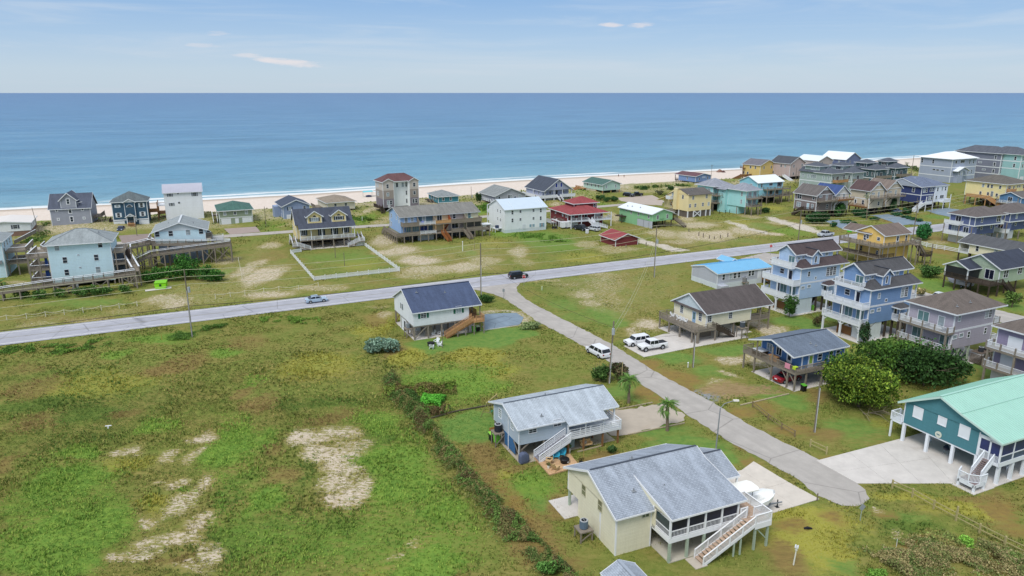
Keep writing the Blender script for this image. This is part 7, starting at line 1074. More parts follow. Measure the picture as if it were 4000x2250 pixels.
ramp_thing('short wooden ramp bridging from the pale blue house to the zigzag ramp',[(-88.2,164.5,3.6),(-93.8,172,5.4),(-97,178.5,6.2),(-94.5,185.3,6.2)])
ramp_thing('front leg of the zigzag wooden ramp below the light blue gabled house',[(-96.5,179.2,2.2),(-93.6,182.9,3.4),(-79.4,188.9,4.35),(-75.6,190.3,4.7)])
ramp_thing('rear leg of the zigzag wooden ramp below the light blue gabled house',[(-76.2,192.0,4.75),(-81,189.9,4.9),(-93.5,184.9,5.9),(-95.2,186.0,6.2)])

# ---------------- vegetation
for t_ in HOUSES:
    M_=Matrix.Translation(t_.r.location)@Matrix.Rotation(t_.r.rotation_euler.z,4,'Z'); x0,x1,y0,y1=t_.b
    HARD.append([tuple((M_@Vector((x,y,0)))[:2]) for x,y in ((x0,y0),(x1,y0),(x1,y1),(x0,y1))])
FOL=bpy.data.materials.new('foliage'); FOL.use_nodes=True
def _fol():
    t=FOL.node_tree; b=t.nodes['Principled BSDF']; a=nd(t,'ShaderNodeAttribute',attribute_name='col'); t.links.new(a.outputs['Color'],b.inputs['Base Color']); b.inputs['Roughness'].default_value=.75; b.inputs['Specular IOR Level'].default_value=.15
_fol()
def npmesh(name,V,nper,cols):
    "V: (N,nper,3) polygons, cols (N,3)"
    me=bpy.data.meshes.new(name); N=len(V); me.vertices.add(N*nper); me.vertices.foreach_set('co',V.astype('f').ravel()); me.loops.add(N*nper); me.loops.foreach_set('vertex_index',np.arange(N*nper)); me.polygons.add(N); me.polygons.foreach_set('loop_start',np.arange(0,N*nper,nper)); me.polygons.foreach_set('loop_total',np.full(N,nper)); me.update()
    a=me.color_attributes.new('col','FLOAT_COLOR','POINT'); c=np.ones((N,nper,4),'f'); c[...,:3]=cols[:,None,:]; a.data.foreach_set('color',c.ravel()); me.materials.append(FOL); return me
def leaves(C,size,cols,aspect=.55,flat=.0):
    N=len(C); n=RNG.normal(size=(N,3)); n[:,2]+=flat; n/=np.linalg.norm(n,axis=1)[:,None]; r=RNG.normal(size=(N,3)); a=np.cross(n,r); a/=np.linalg.norm(a,axis=1)[:,None]; b=np.cross(n,a); s=(size*RNG.uniform(.6,1.35,N))[:,None]
    return np.stack([C-a*s,C-b*s*aspect,C+a*s,C+b*s*aspect],1)
def pal(hexes,N,jit=.25,w=None):
    P=np.array([lin(h) for h in hexes]); i=RNG.choice(len(P),N,p=w); c=P[i]*(1+RNG.uniform(-jit,jit,(N,1))); return np.clip(c,0,1)
def lobes(rx,ry,h,n,k,z0=.0,spread=.62):
    "points on a cluster of lumps"
    k=max(3,k); ang=RNG.uniform(0,6.283,k); rr=np.sqrt(RNG.uniform(0,1,k))*spread; cz=RNG.uniform(.3,.78,k); cen=np.stack([np.cos(ang)*rr*rx,np.sin(ang)*rr*ry,cz*h],1); rad=RNG.uniform(.3,.52,k)
    i=RNG.integers(0,k,n); d=RNG.normal(size=(n,3)); d/=np.linalg.norm(d,axis=1)[:,None]; q=RNG.uniform(.55,1.08,n)[:,None]
    p=cen[i]+d*q*rad[i][:,None]*np.array([rx,ry,h*.62]); p[:,2]=np.clip(p[:,2],z0+.02,None)+RNG.uniform(0,.05,n); return p,i
def shrub(name,label,cat,xy,rx,ry,h,hexes,n=500,leaf=.2,k=9,group=None,z=0):
    p,i=lobes(rx,ry,h,n,k); c=pal(hexes,n); lt=RNG.uniform(.75,1.25,k+3)[i][:,None]; me=npmesh(name,leaves(p,leaf,None),4,np.clip(c*lt,0,1)); o=link(name,me,loc=(xy[0],xy[1],z)); tag(o,label,cat,group); return o
BARK=mat('wood','#6d6152',.9); BARK2=mat('wood','#8d8372',.9)
def tree(name,label,xy,r,h,hexes,n=2500,leaf=.28,k=16,trunk=.14,limbs=7,bare=0,group=None,squash=1,kind='tree'):
    t=empty(name,label,kind,xy,random.uniform(0,360),0,group); b=MB(); top=Vector((random.uniform(-.3,.3),random.uniform(-.3,.3),h*.5)); b.cyl((0,0,-.1),top,trunk,trunk*.55,7)
    for i in range(limbs):
        a=6.283*i/limbs+random.uniform(-.3,.3); p=top*random.uniform(.35,1); q=Vector((math.cos(a)*r*.75,math.sin(a)*r*.75*squash,h*random.uniform(.45,.85))); b.cyl(p,q,trunk*.45,trunk*.15,5)
        for j in range(2): b.cyl(p.lerp(q,.6),q+Vector((random.uniform(-.8,.8),random.uniform(-.8,.8),random.uniform(.1,.8))),trunk*.2,.02,4)
    b.build('trunk',BARK,t); p,i=lobes(r,r*squash,h,n,k,z0=h*.12); c=pal(hexes,n); lt=RNG.uniform(.55,1.35,k+3)[i][:,None]; link('crown',npmesh('crown',leaves(p,leaf,None),4,np.clip(c*lt,0,1)),t)
    if bare:
        d=MB()
        for i in range(bare):
            a=random.uniform(0,6.28) if bare<5 else random.uniform(2.6,4.6); p0=Vector((math.cos(a)*r*.4,math.sin(a)*r*.4,.2)); p1=p0+Vector((math.cos(a)*r*.6,math.sin(a)*r*.6,random.uniform(.2,1.4))); m_=p0.lerp(p1,.5)+Vector((0,0,random.uniform(.1,.6))); d.cyl(p0,m_,.06,.045,5).cyl(m_,p1,.045,.015,5); d.cyl(m_,m_+Vector((random.uniform(-1,1),random.uniform(-1,1),.8)),.03,.01,4)
        d.build('dead_branch',BARK2,t)['kind']='stuff'
    return t
# meadow grass: tufts of real blades over the open ground
def meadow(name,x0,x1,y0,y1,n,hmin,hmax,wb=.05,blades=4,only=None):
    x=RNG.uniform(x0,x1,n); y=RNG.uniform(y0,y1,n)
    u=(x*0+2000+2820*x/np.maximum(y,1)*1.0); keep=(np.abs(x)<y*.78+12)
    if only is not None: keep&=only(x,y)
    x,y=x[keep],y[keep]
    for P in HARD:
        P=np.array(P); bb=(x>P[:,0].min()-.3)&(x<P[:,0].max()+.3)&(y>P[:,1].min()-.3)&(y<P[:,1].max()+.3)
        if bb.any():
            k=np.ones(len(x),bool); idx=np.where(bb)[0]; k[idx[inpoly(x[idx],y[idx],P)]]=False; x,y=x[k],y[k]
    M=masks(x,y); d=dshore(x,y); r=RNG.uniform(0,1,len(x))
    k=(d>40)&((r>np.clip(np.maximum.reduce([M['s']*.8,M['w'],M['u'],M['v']]),0,.93))&(M['b']<.3)); x,y,d=x[k],y[k],d[k]; M={a:b[k] for a,b in M.items()}; N=len(x)
    c=pal(['#70803a','#8a8e4b','#5c6e30','#9c9656','#7e8541'],N,.3); v=vnoise(x,y,6,41)[:,None]; c=c*(.82+.4*v)
    for key,hx in (('s',['#b0a468','#9d9458','#8c8a4c']),('y',['#a09a45','#8d8f3a']),('k',['#587434','#6d843c']),('l',['#7fa042','#698c3a','#92a84c']),('g',['#60853a','#708f42']),('d',['#9a8356','#8a7b4b','#7f7143']),('o',['#937c46','#867246'])):
        m=np.clip(M[key]*1.15-RNG.uniform(0,.6,N),0,1)>.12; q=pal(hx,N,.2); c[m]=q[m]*(.85+.3*v[m])
    mown=np.clip(np.maximum.reduce([M['g'],M['o'],M['d']*.5])*1.4,0,1); hh=(hmin+(hmax-hmin)*np.clip(vnoise(x,y,3.2,42)*1.6-.4,0,1)*RNG.uniform(.5,1.2,N))*(1-.7*mown)*(1-.4*np.clip(M['s'],0,1)); z=groundz(x,y)-.05
    V=np.empty((N,blades,3,3)); 
    for j in range(blades):
        a=RNG.uniform(0,6.283,N); w=wb*RNG.uniform(.6,1.6,N); l=hh*RNG.uniform(.25,.95,N); bx=x+RNG.normal(0,.09,N); by=y+RNG.normal(0,.09,N); ca,sa=np.cos(a),np.sin(a)
        V[:,j,0]=np.stack([bx-sa*w,by+ca*w,z],1); V[:,j,1]=np.stack([bx+sa*w,by-ca*w,z],1); V[:,j,2]=np.stack([bx+ca*l,by+sa*l,z+hh*RNG.uniform(.7,1.2,N)],1)
    cc=np.repeat(c[:,None,:],blades,1)*RNG.uniform(.85,1.15,(N,blades,1)); o=link(name,npmesh(name,V.reshape(-1,3,3),3,np.clip(cc.reshape(-1,3)*.9,0,1))); o['kind']='stuff'; return o
meadow('field_grass',-75,62,46,100,82000,.1,.34,.05)
meadow('field_grass',-100,70,100,150,52000,.1,.32,.07)
meadow('lot_grass',-125,115,128,225,60000,.08,.28,.09,3)
meadow('far_grass',-180,260,215,330,42000,.12,.4,.14,3)
meadow('dune_grass',-200,340,240,460,42000,.3,.9,.2,3,only=lambda x,y:(dshore(x,y)<92)&(dshore(x,y)>44))
def scrub(name,pts,width,n,h,hexes,leaf=.16,w=None,seed=1):
    "a mass of low brush along a line"
    P=np.array(pts); seg=np.linalg.norm(np.diff(P,axis=0),axis=1); cum=np.concatenate([[0],np.cumsum(seg)]); s=RNG.uniform(0,cum[-1],n); i=np.clip(np.searchsorted(cum,s)-1,0,len(seg)-1); f=((s-cum[i])/seg[i])[:,None]; c=P[i]*(1-f)+P[i+1]*f; dv=(P[i+1]-P[i])/seg[i][:,None]; o=RNG.normal(0,.42,n)*width; x=c[:,0]-dv[:,1]*o; y=c[:,1]+dv[:,0]*o
    hn=vnoise(x,y,2.0,seed)*.75+vnoise(x,y,.8,seed+1)*.45; hh=h*np.clip(hn*1.5-.15,.08,1.3)*np.exp(-(o/width/.9)**2); z=hh*np.sqrt(RNG.uniform(.02,1,n))
    pk=vnoise(x,y,1.7,seed+7)+.35*vnoise(x,y,.7,seed+8)>(.62 if name in('roadside_weeds','meadow_weeds','dune_brush') else .42); x,y,z=x[pk],y[pk],z[pk]; n=len(x)
    ci=(vnoise(x,y,2.6,seed+2)*len(hexes)*.999).astype(int); L=np.array([lin(q) for q in hexes]); col=L[np.where(RNG.uniform(0,1,n)<.7,ci,RNG.integers(0,len(hexes),n))]*RNG.uniform(.7,1.3,(n,1)); ob=link(name,npmesh(name,leaves(np.stack([x,y,z],1),leaf,None),4,np.clip(col,0,1))); ob['kind']='stuff'; return ob
SCR=['#627540','#7a7a48','#567238','#857c50','#6d8c46','#6a6040','#5d7a42']
scrub('scrub_hedge',[(-19.58,107.7),(-17.27,100.39),(-13.99,94.54),(-10.86,87.62),(-7.34,80.61),(-5.46,76.17),(-3.59,73.31),(-1.6,68.82),(0.19,64.14)],1.6,34000,1.4,SCR,.1)
scrub('scrub_hedge',[(-0.97,69.01),(0.83,65.38),(2.21,62.75),(4.11,59.02),(5.44,57.19)],1.4,24000,1.45,SCR,.09,seed=5)
scrub('scrub_hedge',[(-15.69,101.08),(-12.75,95.16),(-8.95,94.23)],1.2,5000,1.3,['#4d6a34','#5d7a3c','#6a5c3e'],.15,seed=8)
scrub('tall_weeds',[(-19.58,102.49),(-13.62,102.49),(-8.57,103.2)],2.6,7000,1.0,['#6b6a3a','#7a6f45','#6d8638','#7f8f40'],.14,seed=9)
scrub('tall_weeds',[(-13.21,99.04),(-10.12,98.37)],1.8,3500,.9,['#5fae3a','#6fbf48','#58983a'],.16,seed=10)
scrub('scrub_thicket',[(35.99,59.65),(39.51,61.17),(42.66,61.84),(45.59,62.06),(47.77,60.07),(49.08,59.02)],3.4,30000,1.1,['#94895a','#7d8450','#a3986a','#6f7f48','#a89c72','#7d9450'],.09,seed=12)
scrub('scrub_thicket',[(42.17,63.45),(44.88,63.21),(45.87,61.39)],2.0,5000,.9,['#7f8a4c','#979058','#8a9854','#6f8048'],.13,seed=14)
scrub('roadside_weeds',[(-89.72,120.13),(-85.2,120.79),(-81.77,121.45),(-77.44,119.49),(-76.56,123.47),(-73.53,125.55)],3.0,9000,.6,['#62853a','#74963f','#567834'],.14,seed=16)
scrub('roadside_weeds',[(-61.38,125.55),(-62.06,131.43),(-59.45,132.2),(-55.34,132.98)],2.4,5500,.6,['#5c7d36','#527434','#6a8c3c'],.14,seed=18)
scrub('roadside_weeds',[(-50.32,137.46),(-46.31,139.24),(-42.03,136.59),(-38.26,137.46)],2.6,5500,.5,['#75953f','#678639'],.14,seed=20)
scrub('meadow_weeds',[(2.05,229.03),(6.68,223.73),(11.19,227.24),(13.85,215.4)],4.5,7000,.7,['#6d923c','#608436','#7a9c48'],.2,seed=22)
scrub('dune_brush',[(57.94,343.53),(68.01,343.53),(78.96,347.51),(86.09,347.51)],5,9000,1.6,['#5c7a3a','#4c6635','#7a8048'],.3,seed=24)
scrub('dune_brush',[(240.78,447.11),(235.34,423.1),(232.76,406.68)],7,5000,2.0,['#5a6f3c','#4a5f38','#787a50'],.35,seed=26)
scrub('dune_brush',[(-145.55,213.12),(-146.83,219.15),(-153.74,233.24),(-158.33,243.63)],3.5,5000,1.4,['#5a7a3a','#4f6d34','#7d8450'],.25,seed=28)
scrub('dune_brush',[(-57.68,261.11),(-51.67,255.36),(-47.81,252.58)],3,4000,1.0,['#628540','#55792e','#6f8440'],.25,seed=30)
scrub('dune_brush',[(-13.98,284.56),(-10.32,275.55),(-10.63,290.89)],4,4000,1.2,['#6a8c3c','#55792e'],.25,seed=32)
# foliage beside the green dumpster, dark and glossy
DKG=['#3c6a30','#4a7a34','#335a29','#5a8a3c']
for i,(q,rx,ry,h_) in enumerate(zip([(-86.29,167.99),(-84.34,169.41),(-81.19,169.89),(-78.69,171.34),(-75.38,170.37),(-71.44,168.94),(-82.38,175.32)],(3.2,3.2,3.6,3.4,3.4,3.0,3),(2.2,2.4,2.6,2.6,2.4,1.9,2),(1.8,2.2,2.4,3.3,2.6,1.9,3.4))):
    shrub('sea_grape',['dark glossy shrub left of the lime green dumpster','dark glossy shrub right behind the lime green dumpster','dark glossy shrub between the dumpster and the roadside pole','tall bright topped shrub just behind the roadside pole','dark glossy shrub right of the roadside pole','low dark shrub at the right end of the dumpster clump','tallest bright green shrub in front of the wooden ramp'][i],'shrub',q,rx,ry,h_*1.55,DKG if i not in (3,6) else ['#3d6d2c','#4f8236','#335c26'],1500,.24,14,'dark shrubs round the dumpster')
for i,q in enumerate([(-108.71,154.22),(-103.99,153.31),(-100.17,154.22),(-96.69,155.15),(-95.33,156.55),(-92.9,155.61),(-90.88,156.55),(-87.79,157.97)]):
    shrub('ramp_shrub',['leftmost low spiky shrub under the long wooden ramp','pale spiky shrub second from the left under the ramp','round green shrub left of the white heat pump','wide green shrub below the white heat pump','small pale shrub right of the white heat pump','round shrub in the middle of the right ramp bushes','bushy shrub under the crossed ramp braces','dark shrub below the right end of the long ramp'][i],'shrub',q,2.0,1.5,2.1,['#4b7036','#5d8040','#3d5d2c'],520,.2,8,'shrubs under the long ramp')
# trees
tree('tree','broad yellow-green tree beside the blue house with bare branches low down',(50.32,96.71),6.4,7.0,['#748a30','#84993a','#5a7429','#45601f','#3a521e'],15000,.2,44,.22,9,9,squash=.9)
tree('tree','dark green tree behind the yellow-green one next to the teal house',(63.99,104.5),5.6,6.2,['#3d5f30','#41642f','#2c4724'],5200,.26,24,.18)
tree('tree','dark rounded tree at the mauve house corner above the teal roof',(67.62,105.44),4.4,4.8,['#446633','#486d33','#314f28'],3200,.24,18,.15)
tree('tree','mid green tree behind the yellow-green one towards the tall blue house',(60.35,108.83),5.2,6.4,['#527632','#5d8033','#3c5c28'],4600,.25,22,.17)
tree('tree','bushy green tree pressed against the deck of the blue house',(50.82,106.39),3.4,5.0,['#4d7834','#588238','#385c2a'],3000,.24,16,.14)
tree('tree','small dark tree in front of the sky blue tall house',(56.21,139.86),1.5,4.4,['#3a5c2c','#47702f'],1500,.22,12,.09)
tree('tree','slender dark tree in a white stone ring by the medium blue house',(63.94,124.3),1.3,4.6,['#2f4a30','#3d5c38'],900,.2,14,.08)
tree('tree','little reddish green tree between the two tall blue houses',(59.54,133.81),1.0,2.8,['#4d5a30','#5d5038'],700,.17,8,.06)
tree('tree','rounded grey-green tree in the lawn behind the mauve house',(103.37,172.98),2.9,3.0,['#4a6b38','#567a40'],2200,.24,14,.12)
tree('tree','dark leafy tree beside the utility pole behind the orange-yellow house',(127.34,219.95),2.9,5.0,['#2f6a3a','#3d7d42','#2a5a32'],2400,.3,14,.14)
tree('tree','small palm-like tree by the sage green house lower right of it',(106.1,146.87),2.0,3.4,['#5d7a3c','#6d8a44'],1300,.24,10,.12)
tree('tree','wide dark hedge-like tree in front of the brown shingled house',(106.49,249.06),4.6,4.2,['#2f5630','#3c6636','#274a2a'],3600,.34,22,.16,squash=.6)
tree('tree','leafy tree standing up against the cream gable house with blue roof',(120.5,263.08),2.5,5.6,['#3c6636','#4a763c','#2f5630'],2200,.32,14,.15)
tree('tree','leafy tree in front of the taupe roofed beige house',(144.34,273.7),2.5,5.6,['#4a6a48','#55764e','#3c5a3e'],1800,.32,14,.15)
tree('tree','clipped dark bush tree in front of the maroon roofed beige house',(127.66,263.08),3.0,2.6,['#33603a','#2a5030'],1700,.3,14,.12,squash=.6)
tree('tree','round bush beside the navy house stair',(148.06,268.88),2.8,2.4,['#35603a','#2d5432'],1500,.3,12,.12,squash=.6)
tree('tree','dark bush by the street at the corner of the grey-blue roof',(13.91,106.11),1.7,2.9,['#3f5f2e','#4d6d36','#56703a'],2200,.18,14,.1)
tree('tree','half dead brown bush beside the leaning street pole',(16.76,106.65),1.7,2.8,['#5f5a40','#6d5f48','#4a5a34'],1700,.18,14,.1,bare=4)
tree('tree','dark juniper like tree at the dunes beside the grey low house',(-13.65,295.81),1.3,4.4,['#33502c','#3f5f33'],900,.28,10,.1)
for i,q in enumerate([(116.5,249.06),(109.21,242.08),(117.67,246.52),(117.27,250.53),(129.48,255.27),(128.09,260.19)]):
    shrub('trimmed_shrub',['low clipped hedge bush left of the gravel drive','small round evergreen on the sandy verge by the parked pickup','long low hedge end beside the blue gravel drive','low hedge middle beside the blue gravel drive','spreading bush at the near end of the palm drive','spreading bush left of the leaning palm'][i],'shrub',q,2.6 if i!=1 else 1.2,1.4,1.1 if i!=1 else 2.0,['#33603a','#3f6d40','#2a5030'],650,.22,8)
for i in range(6):
    q=[a+(b-a)*i/5 for a,b in zip((142.24,266.53),(143.95,252.16))]
    shrub('hedge_bush',['first','second','third','fourth','fifth','last'][i]+' bush from the houses in the clipped hedge between gravel drives','hedge',q,1.9,1.2,1.1,['#3a6340','#44704a','#2f5636'],450,.22,7,'clipped hedge between the gravel drives')
shrub('shrub','dark green shrub at the street corner behind the white cottage','shrub',(-5.44,150.94),1.9,1.5,1.7,['#40622e','#4d7036','#35542a'],1500,.17,12)
shrub('yucca_clump','blue-grey spiky plant clump left of the white cottage yard','shrub',(-22.82,119.82),3.2,2.4,2.4,['#7f9c86','#93ae98','#6f8c78'],2600,.26,14)
shrub('beach_grass_clump','grey-green grass clump at the end of the green strip by the gravel drive','shrub',(3.49,132.43),2.4,1.7,1.5,['#8a9c68','#7d8c5c'],1300,.2,10)
shrub('pampas_grass','pale feathery grass clump beside the medium blue house','shrub',(91.77,155.99),1.4,1.2,1.8,['#cbb88a','#b8a878','#6d7f48'],800,.22,8)
shrub('shrub','bright lime green shrub standing out of the brown thicket','shrub',(45.24,62.75),.75,.7,1.5,['#86b84a','#78a83e','#94c458'],900,.12,8)
shrub('shrub','bright green shrub at the bottom edge below the thicket','shrub',(34.16,58.4),1.1,.7,.8,['#6f9a3e','#7ba648'],900,.12,8)
shrub('shrub','bright green shrub at the lower end of the hedgerow beside the shed','shrub',(3.28,58.76),1.0,.9,1.6,['#5d8a42','#6d9a4c'],1200,.13,10)
shrub('yucca','small dark spiky plant on the lawn above the foreground roof','shrub',(12.8,82.77),.7,.6,.9,['#4a6a38','#3d5a30'],260,.24,5)
for i,q in enumerate([(37.28,305.0),(39.84,300.39),(42.7,301.91),(61.12,335.85),(65.2,321.43),(73.94,335.85),(95.8,271.49)]):
    shrub('dune_shrub',['dark shrub nearest the red house in the verge','dark shrub in the middle of the verge beside the mint cottage','small shrub at the right end of that verge','leafy dark shrub on the dune behind the two black cars','greyish shrub right of the parking lot','dark shrub behind the pale yellow angular house','shrub beside the stilts of the aqua duplex'][i],'shrub',q,2.2,1.6,2.2,['#3f6236','#4d7040','#35542e'] if i!=4 else ['#6a6d52','#5d6248'],800,.26,10)
# palms
FRM=mat('flat','#4f7432',.6)
def palm(label,xy,h,r,n=20,lean=(0,0),fat=.17,hexc='#587d38',skirt=True):
    t=empty('palm_tree',label,'palm tree',xy,random.uniform(0,360)); b=MB(); N=9; pts=[Vector((lean[0]*(i/N)**1.5,lean[1]*(i/N)**1.5,h*i/N)) for i in range(N+1)]
    for i in range(N): b.cyl(pts[i]-Vector((0,0,.05)),pts[i+1],fat*(1.15-.05*i),fat*(.92-.04*i) if i<N-3 else fat*1.3,8)
    b.build('trunk',mat('wood','#7d7060',.95),t); m=mat('plain',hexc,.6); md=mat('plain','#8f855a',.8)
    def fr():
        q=MB(); L=r; prev=Vector((0,0,0)); st=[]
        for k in range(7): s=k/6; st.append(Vector((L*s*.95,0,.35*L*math.sin(s*2.2)-.55*L*s*s*s)))
        for a,c in zip(st,st[1:]): q.bar(a,c,.05,.03)
        for k in range(9):
            s=.45+.55*k/8; i_=min(5,int(s*6)); c=st[i_].lerp(st[i_+1],s*6-i_)
            for sg in (-1,1):
                tip=c+Vector((.28*L*.9,sg*.42*L*(1.15-s*.7),-.22*L)); d=Vector((.06,0,0)); q.add([c-d,c+d,tip],[(0,1,2)])
        return q.mesh('frond',m)
    me=fr()
    for i in range(n):
        a=6.283*i/n*1.618*2; el=random.uniform(-.5,1.1) if not(skirt and i<4) else -1.0; o=link('frond',me,t,pts[-1],rot=(0,-el,a)); s=random.uniform(.75,1.1); o.scale=(s,s,s)
    return t
palm('palm tree on the lawn strip between the grey-blue house and the street',(17.14,97.92),3.3,1.5,34,lean=(.1,.05),fat=.22,hexc='#6a9044')
palm('palm tree by the shell driveway with one drooping side frond',(20.94,89.0),3.4,1.45,32,lean=(.15,.1),fat=.22,hexc='#6a9044')
palm('low spiky palm at the left edge of the picture under the ramp',(-119.14,162.89),1.0,1.6,22,fat=.2)
palm('leaning tall palm between the beige gable houses',(126.6,255.27),8.6,1.3,14,lean=(2.2,.6),fat=.14,hexc='#7d8a68')
palm('short palm beside the aqua roadside sign pole in the dune scrub',(238.63,440.79),2.6,1.3,16,hexc='#5d7048')

# ---------------- vehicles
GLS=mat('glass','#20262f',.05); TYRE=mat('flat','#17181a',.8); RIM=mat('metal','#9a9da2',.35); HEADL=mat('plain','#e9eef2',.1); TAILL=mat('plain','#8f1f1f',.2); CHR=mat('flat','#26282b',.5)
def loft(st):
    "st: (x,z0,z1,hw,ztaper) cross sections along x"
    b=MB(); vs=[]; m=10
    for x,z0,z1,w in st:
        h=z1-z0; sec=[(w*.86,z0),(w*.98,z0+.15*h),(w,z0+.5*h),(w*.97,z0+.85*h),(w*.86,z1)]; vs+=[(x,y,z) for y,z in sec]+[(x,-y,z) for y,z in reversed(sec)]
    n=len(st); fs=[(i*m+j,(i+1)*m+j,(i+1)*m+(j+1)%m,i*m+(j+1)%m) for i in range(n-1) for j in range(m)]+[tuple(range(m)),tuple(range((n-1)*m,n*m))]
    return b.add(vs,fs)
KIND={ # length, half width, stations (x 0=front..1=rear, z0, z1), cabin (x bottom front, x top front, x top rear, x bottom rear, roof z, belt z), wheel radius, wheel x
'sedan':(4.75,.91,[(0,.35,.62),(.04,.25,.78),(.2,.22,.92),(.34,.22,.96),(.8,.22,1.0),(.96,.26,1.0),(1,.4,.85)],(.27,.42,.68,.86,1.44,.93),.33,(.19,.79)),
'suv':(4.85,.96,[(0,.4,.75),(.03,.3,.95),(.18,.27,1.05),(.3,.27,1.1),(.9,.27,1.12),(.98,.3,1.1),(1,.45,.95)],(.25,.36,.9,.985,1.72,1.07),.37,(.19,.8)),
'minivan':(5.15,1.0,[(0,.4,.7),(.04,.28,.92),(.15,.25,1.02),(.25,.25,1.06),(.92,.25,1.1),(.985,.28,1.08),(1,.4,.95)],(.17,.33,.92,.985,1.75,1.03),.35,(.18,.79)),
'pickup':(5.75,1.0,[(0,.45,.85),(.03,.36,1.1),(.2,.34,1.17),(.3,.34,1.18),(.62,.34,1.18),(.98,.34,1.18),(1,.45,1.1)],(.25,.34,.58,.635,1.9,1.14),.4,(.17,.79)),
'jeep_truck':(5.5,.93,[(0,.55,1.05),(.02,.5,1.15),(.24,.48,1.2),(.3,.48,1.2),(.62,.48,1.2),(.985,.48,1.2),(1,.55,1.15)],(.3,.335,.62,.64,1.88,1.16),.43,(.15,.79))}
def car(label,kind,xy,th,hexc,name='parked_car',cat='car',roof=None,group=None):
    L,w,st,(a,b_,c,d,zr,zb),r,wx=KIND[kind]; P=mat('paint',hexc,.3); t=empty(name,label,cat,xy,th,.035,group); X=lambda s:L/2-s*L
    loft([(X(s),z0,z1,w*(.84 if s in (0,1) else .96 if s<.1 or s>.95 else 1)) for s,z0,z1 in st]).build('body',P,t)
    ti=.8 if kind not in ('jeep_truck','minivan') else .87; wb=w*.93; wt=w*ti
    B=[(X(a),-wb,zb),(X(a),wb,zb),(X(d),wb,zb),(X(d),-wb,zb)]; T=[(X(b_),-wt,zr),(X(b_),wt,zr),(X(c),wt,zr),(X(c),-wt,zr)]
    cb=MB(); cb.add(B+T,[(4,5,6,7),(0,1,5,4),(1,2,6,5),(2,3,7,6),(3,0,4,7)]); cb.slab([(x*1.0,y*1.02,z+.02) for x,y,z in T],.05); cb.build('cabin',mat('paint',roof or hexc,.3),t)
    def glass(nm,q,e=.06):
        q=[Vector(p) for p in q]; ce=sum(q,Vector())/4; n=(q[1]-q[0]).cross(q[3]-q[0]).normalized()
        if n.dot(ce-Vector((0,0,1)))<0: n=-n
        qq=[p+(ce-p)*e+(Vector((0,0,1))*(.06 if p.z<zr-.05 else -.03))+n*.012 for p in q]; MB().add(qq,[(0,1,2,3)]).build(nm,GLS,t)
    glass('windshield',[B[0],B[1],T[1],T[0]]); glass('rear_window',[B[3],B[2],T[2],T[3]],.1)
    for sg,(p,q,u,v) in ((1,(B[1],B[2],T[2],T[1])),(-1,(B[0],B[3],T[3],T[0]))):
        p,q,u,v=map(Vector,(p,q,u,v)); cuts=[0,.46,.98] if kind in ('sedan','pickup','jeep_truck') else [0,.36,.68,.98]
        for s0,s1 in zip(cuts,cuts[1:]): glass('side_window',[p.lerp(q,s0+.03),p.lerp(q,s1),v.lerp(u,s1),v.lerp(u,s0+.03)],.05)
    for s in wx:
        for sg in (1,-1):
            o=MB().cyl((0,-.12,0),(0,.12,0),r,n=14).build('wheel',TYRE,t,loc=(X(s),sg*(w-.1),r)); MB().cyl((0,sg*.1,0),(0,sg*.135,0),r*.62,n=10).build('rim',RIM,o)
            MB().cyl((0,-.02,0),(0,.02,0),r*1.13,n=14).build('wheel_arch',CHR,t,loc=(X(s),sg*(w-.012),r+.03))
    for sg in (1,-1):
        z=st[2][2]-.2; MB().box(-.12,.06,-.2,.2,-.08,.08).build('headlight',HEADL,t,loc=(X(.022),sg*w*.68,z)); MB().box(-.05,.06,-.14,.14,-.13,.13).build('tail_light',TAILL,t,loc=(X(.992),sg*w*.7,zb-.18)); MB().box(-.08,.1,-.1,.1,-.07,.08).build('mirror',mat('paint',roof or hexc,.3),t,loc=(X(a+.07),sg*(w+.06),zb+.06))
    MB().box(-.02,.04,-w*.45,w*.45,-.12,.1).build('grille',CHR,t,loc=(X(.012),0,z-.04)); MB().box(-.05,.06,-w*.8,w*.8,-.09,.09).build('bumper',CHR if kind in('jeep_truck','suv') else P,t,loc=(X(0)-.02,0,st[0][1]+.12)); MB().box(-.01,.02,-.26,.26,-.07,.07).build('number_plate',HEADL,t,loc=(X(1)-.03,0,.75))
    if 'pickup' in kind or 'truck' in kind: MB().box(X(.985),X(.66),-w*.8,w*.8,1.15,1.215).build('bed_cover',BLACK,t)
    return t
car('light blue-grey sedan driving along the left half of the main road','sedan',(-42.59,150.89),26,'#a9bdd0',name='driving_car')
car('black crossover at the junction of the main road and side street','suv',(1.51,171.89),26,'#15161a',name='driving_car')
car('white minivan parked on the left edge of the side street','minivan',(14.92,118.06),119,'#e6e8ee')
car('white sport utility car parked behind the pickup on the cream house driveway','suv',(22.63,123.47),203,'#e4e6ea')
car('white pickup with black bed cover parked nearest the street by the cream stilted house','jeep_truck',(24.9,120.95),203,'#e6e8ec',name='parked_pickup',cat='pickup truck')
car('silver pickup driving on the far stretch of the main road','pickup',(99.37,225.24),205,'#b9bfc6',name='driving_pickup',cat='pickup truck')
car('left of two black cars in the beach parking lot','suv',(51.04,316.32),-38,'#14151a')
car('boxy right one of two black cars in the beach parking lot','jeep_truck',(54.97,317.33),200,'#131418')
car('dark pickup facing the lawn in front of the red house','pickup',(22.85,236.09),-52,'#1c2330',name='parked_pickup',cat='pickup truck')
car('silver white wagon with its tailgate to the lawn in front of the red house','suv',(26.87,234.95),135,'#c3c9cf')
car('red car parked under the deck of the royal blue house','sedan',(43.46,106.35),25,'#8f1f2c')
car('dark blue car on the brick drive in front of the dark teal house','sedan',(-129.06,235.17),-75,'#3a4666')
